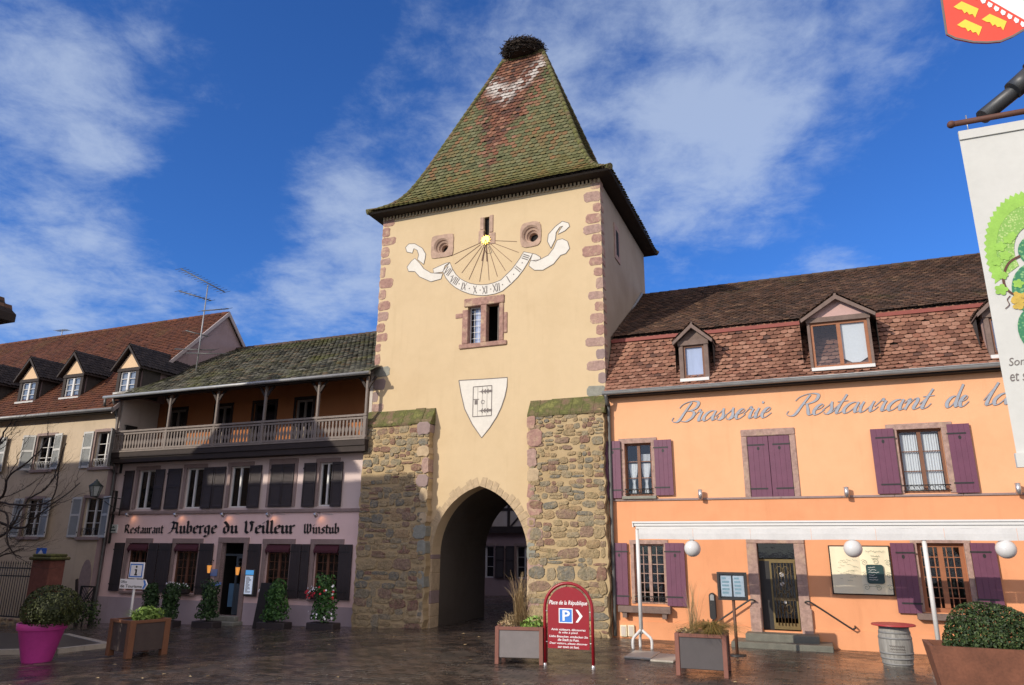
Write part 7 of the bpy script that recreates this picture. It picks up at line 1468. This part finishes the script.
# ------------------------------------------------------------------ lamp post banner and crest at the right
def build_banner():
    D = 16.2; tl, bl_ = q(958, 133.5, D), q(1017, 455, D); s0 = (tl[0] + bl_[0]) / 2; zt, zb = tl[1], bl_[1]; Wd = .84; ps = s0 + .62
    o = froot('street_lamp_post', ps, D - .35, 0, 'dark lamp post just past the right edge whose slanting arm shows above the banner', 'street lamp'); m_ = MB(); m_.tube([(ps + .3, -(D - .5), 0), (ps + .3, -(D - .5), zt + .8)], [.09, .06], 12); m_.build('post', M['iron'], o)
    a = q(985, 113, D); b = q(1024, 79, D); m_ = MB(); e_ = Vector((b[0] - a[0], 0, b[1] - a[1])); p0 = Vector((a[0] - .01, -D + .03, a[1] - .01)); m_.tube([p0, p0 + e_ * 2.2 + Vector((0, .1, 0))], .052, 12); ao = m_.build('arm', M['zincdark2'], o)
    m_ = MB(); p1 = p0 + e_ * .78; m_.tube([p1, p1 + e_ * .5], [.066, .07], 12); m_.tube([p1 + e_ * .55, p1 + e_ * .9], .09, 12); m_.build('collar', M['zincdark2'], ao)
    o = froot('hanging_banner', s0 + Wd / 2, D, zt, 'tall off-white banner with a green dragon, vine leaves and grapes, hanging at the right edge', 'banner')
    m_ = MB(); r0 = q(951, 125.3, D); r1 = q(1024, 113, D); m_.tube([(r0[0], -D - .01, r0[1]), (s0 + Wd + .06, -D - .01, r0[1] + .002)], .020, 10); m_.ball((r0[0], -D - .01, r0[1]), .027, 8); m_.build('rod', M['rust'], o)
    n, k = 10, 40; V = []
    for j in range(k + 1):
        for i in range(n + 1): x, f = s0 + Wd * i / n, j / k; V.append((x, -D - .002 * math.sin(x * 9 + f * 3) * math.sin(math.pi * f), zb + (zt - zb) * f))
    m_ = MB(); m_.sm = True; m_.add(V, [(j * (n + 1) + i, j * (n + 1) + i + 1, (j + 1) * (n + 1) + i + 1, (j + 1) * (n + 1) + i) for j in range(k) for i in range(n)]); co = m_.build('cloth', M['bwhite'], o)
    m_ = MB(); m_.fb(s0 + .0, s0 + Wd, D + .012, D - .012, zt - .055, zt + .01); m_.build('top_hem', M['bwhite'], co); m_ = MB(); m_.fb(s0 - .01, s0 + Wd + .01, D + .016, D - .016, zb - .075, zb + .01); m_.build('bottom_bar', M['bwhite'], o)
    for x in (s0 + .06, s0 + Wd * .5, s0 + Wd - .06): m_ = MB(); m_.tube([(x, -D, zt - .02), (x, -D - .01, r0[1] + .05)], .004, 5); m_.build('tie', M['steel'], o)
    # the print: a curled green scaly beast with a notched comb, vine stem, leaves and grapes
    sc_ = (zt - zb) / 322.0; X = lambda u: s0 + u * sc_ * 1.0; Z = lambda v: zt - v * sc_; pd = D + .0032
    def px_(x, y): return q(x, y, D)
    cx_, cz_ = px_(1037, 252); comb = MB(); body = MB(); body2 = MB(); leafs = MB(); grapes = MB(); stem = MB()
    A0, A1 = R(-30), R(205); N_ = 72; ro, ri = px_(1037, 192)[1] - cz_, .0; ro = abs(ro); kx = .66
    P_ = []
    for i in range(N_ + 1):
        a = A0 + (A1 - A0) * i / N_; rr = ro * (1.0 if i % 2 else 1.055); P_.append((cx_ + rr * math.cos(a) * kx, cz_ + rr * math.sin(a)))
    for i in range(N_, -1, -1): a = A0 + (A1 - A0) * i / N_; P_.append((cx_ + ro * .80 * math.cos(a) * kx, cz_ + ro * .80 * math.sin(a)))
    comb.flat(P_, pd + .001); comb.build('notched_comb', M['dlime'], co)
    P_ = [(cx_ + ro * (.80 if i <= 20 else .45) * math.cos(A0 + (A1 - A0) * (i if i <= 20 else 41 - i) / 20) * kx, cz_ + ro * (.80 if i <= 20 else .45) * math.sin(A0 + (A1 - A0) * (i if i <= 20 else 41 - i) / 20)) for i in range(42)]; body.flat(P_, pd + .002); body.build('scaly_neck', M['dgreen'], co)
    c2 = px_(1040, 290); body2.flat(disc(c2[0], c2[1], .15, 26, .19), pd + .0032); body2.flat(disc(px_(1042, 250)[0], px_(1042, 250)[1], .13, 26, .12), pd + .0026); c3 = px_(1034, 330); body2.flat(disc(c3[0], c3[1], .085, 20, .14), pd + .0030); body2.build('dark_body', M['dgreen2'], co)
    rnd = random.Random(9)
    for (x, y, r_) in ((1000, 247, .045), (1008, 240, .04), (997, 262, .04), (1005, 256, .045), (1003, 276, .035), (1001, 290, .05), (1012, 236, .035), (1018, 284, .04)):
        c_ = px_(x, y); P_ = []; r_ *= .8
        for i in range(20): a = 2 * math.pi * i / 20; rr = r_ * (.68 + .32 * abs(math.cos(2.5 * a))); P_.append((c_[0] + rr * math.cos(a), c_[1] + rr * math.sin(a)))
        leafs.flat(P_, pd + .0044 + x * 1e-6)
    for (x, y, r_) in ((1075, 247, .045), (1066, 240, .04), (1078, 262, .04), (1069, 256, .045), (1071, 276, .035), (1073, 290, .05), (1056, 284, .04), (1046, 296, .045), (1030, 300, .04), (1040, 222, .04)):
        c_ = px_(x, y); P_ = []; r_ *= .8
        for i in range(20): a = 2 * math.pi * i / 20; rr = r_ * (.68 + .32 * abs(math.cos(2.5 * a + 1))); P_.append((c_[0] + rr * math.cos(a), c_[1] + rr * math.sin(a)))
        leafs.flat(P_, pd + .0044 + x * 1e-6)
    leafs.build('vine_leaves', M['dlime'], co)
    ribbon(stem, cat([Vector((*px_(*p), 0)) for p in ((1020, 256), (1008, 264), (1003, 280), (1009, 292), (1024, 298))], 6), lambda t_, f: .014, pd + .0050); ribbon(stem, cat([Vector((*px_(*p), 0)) for p in ((1010, 296), (1007, 300), (1009, 305), (1005, 309))], 5), lambda t_, f: .005, pd + .0050); stem.build('vine_stem', M['rust'], co)
    for i in range(26): c_ = px_(1019 + rnd.uniform(-6, 7), 302 + rnd.uniform(-8, 7)); grapes.flat(disc(c_[0], c_[1], .014, 10), pd + .0056 + i * 1e-5)
    grapes.build('grapes', M['cyel2'], co)
    tx = MB(); a = px_(1009, 366); h = abs(px_(1009, 358)[1] - a[1]); w_ = px_(1024, 366)[0] - a[0]; text_fit(tx, 'Son', a[0], a[0] + w_ * 1.12, a[1], a[1] + h, pd + .0005, shear=.25); tx.build('lettering', M['ink'], co); tx = MB(); a = px_(1010.5, 381.5); text_fit(tx, 'et s', a[0], a[0] + w_ * 1.12, a[1], a[1] + h * 1.05, pd + .0005, shear=.25); tx.build('lettering', M['ink'], co)
    # the coat of arms plate above
    Pq = lambda L_: [q(x, y, D) for x, y in L_]; o = froot('crest_shield', q(985, 20, D)[0], D + .02, q(985, 20, D)[1], 'red shield plate with golden crowns and a white bend at the upper right corner', 'shield')
    outl = Pq([(935, -62), (938, -30), (940.5, -2), (946, 35.5), (955, 40), (973, 43.6), (987, 44), (1000, 43), (1012, 38), (1024, 31), (1050, 12), (1070, -12), (1078, -62)]); m_ = MB(); m_.prism(outl, D + .02, D); so = m_.build('plate', M['crest'], o)
    m_ = MB(); P_ = [Vector((*p, 0)) for p in outl + [outl[0]]]; ribbon(m_, P_, lambda t_, f: .014, D + .0225); m_.build('edge', M['ink'], so)
    m_ = MB(); m_.flat(Pq([(972, -8), (1024, 22), (1060, 1), (1066, -16), (1030, -45), (972, -45)]), D + .0215); bo = m_.build('white_bend', M['signwhite'], so)
    m_ = MB(); n = 9
    for i in range(n): x, y = 968 + i * 6.6, -8 + i * 3.9; m_.flat(Pq([(x, y), (x + 4.2, y + 2.5), (x + 3.2, y + 5.4), (x + .6, y + 6.0), (x - 1.4, y + 3.0)]), D + .0235 + i * 1e-5)
    m_.build('lace_edge', M['signwhite'], bo)
    for (x, y) in ((964, 10), (992, 22.5), (967.5, 28)):
        c_ = MB(); c_.flat(Pq([(x - 11, y - 1), (x - 3, y - 6.5), (x + 14, y + 1), (x + 10.5, y + 10), (x + 8, y + 6.2), (x + 4.6, y + 6.8), (x + 2.4, y + 3.8), (x, y + 5.6), (x - 2.6, y + 1.8), (x - 6, y + 1.6)]), D + .0235); c_.build('crown', M['cyel'], so)
M['zincdark2'] = plain('dark_grey_arm', (.05, .052, .055), .45, .15, 6, metal=.2); M['scale'] = plain('scale_green', (.40, .60, .22), .7, .2, 10, bmp=0); M['cyel2'] = plain('grape_ochre', (.52, .36, .06), .6, .25, 40, bmp=0)
build_banner()
for o in list(SC.objects):
    if o.type == 'MESH' and o.parent is None and 'kind' not in o: pass

def build_litter():
    mb = MB(); rnd = random.Random(31)
    for i in range(170):
        s, d = rnd.uniform(-11, 12), rnd.uniform(.6, 13); z = zg(s, d) + .012; a = rnd.uniform(0, 6.28); r = rnd.uniform(.025, .06); mb.add([(s + r * math.cos(a), -d + r * math.sin(a), z), (s - r * .5 * math.sin(a), -d + r * .5 * math.cos(a), z + .012), (s - r * math.cos(a), -d - r * math.sin(a), z), (s + r * .5 * math.sin(a), -d - r * .5 * math.cos(a), z + .004)], [(0, 1, 2, 3)])
    o = mb.build('fallen_leaves', M['straw']); o.location = O; o.rotation_euler = (0, 0, -T); tag(o, 'scattered small dead leaves lying on the wet cobbled square', 'leaves', kind='stuff')
build_litter()
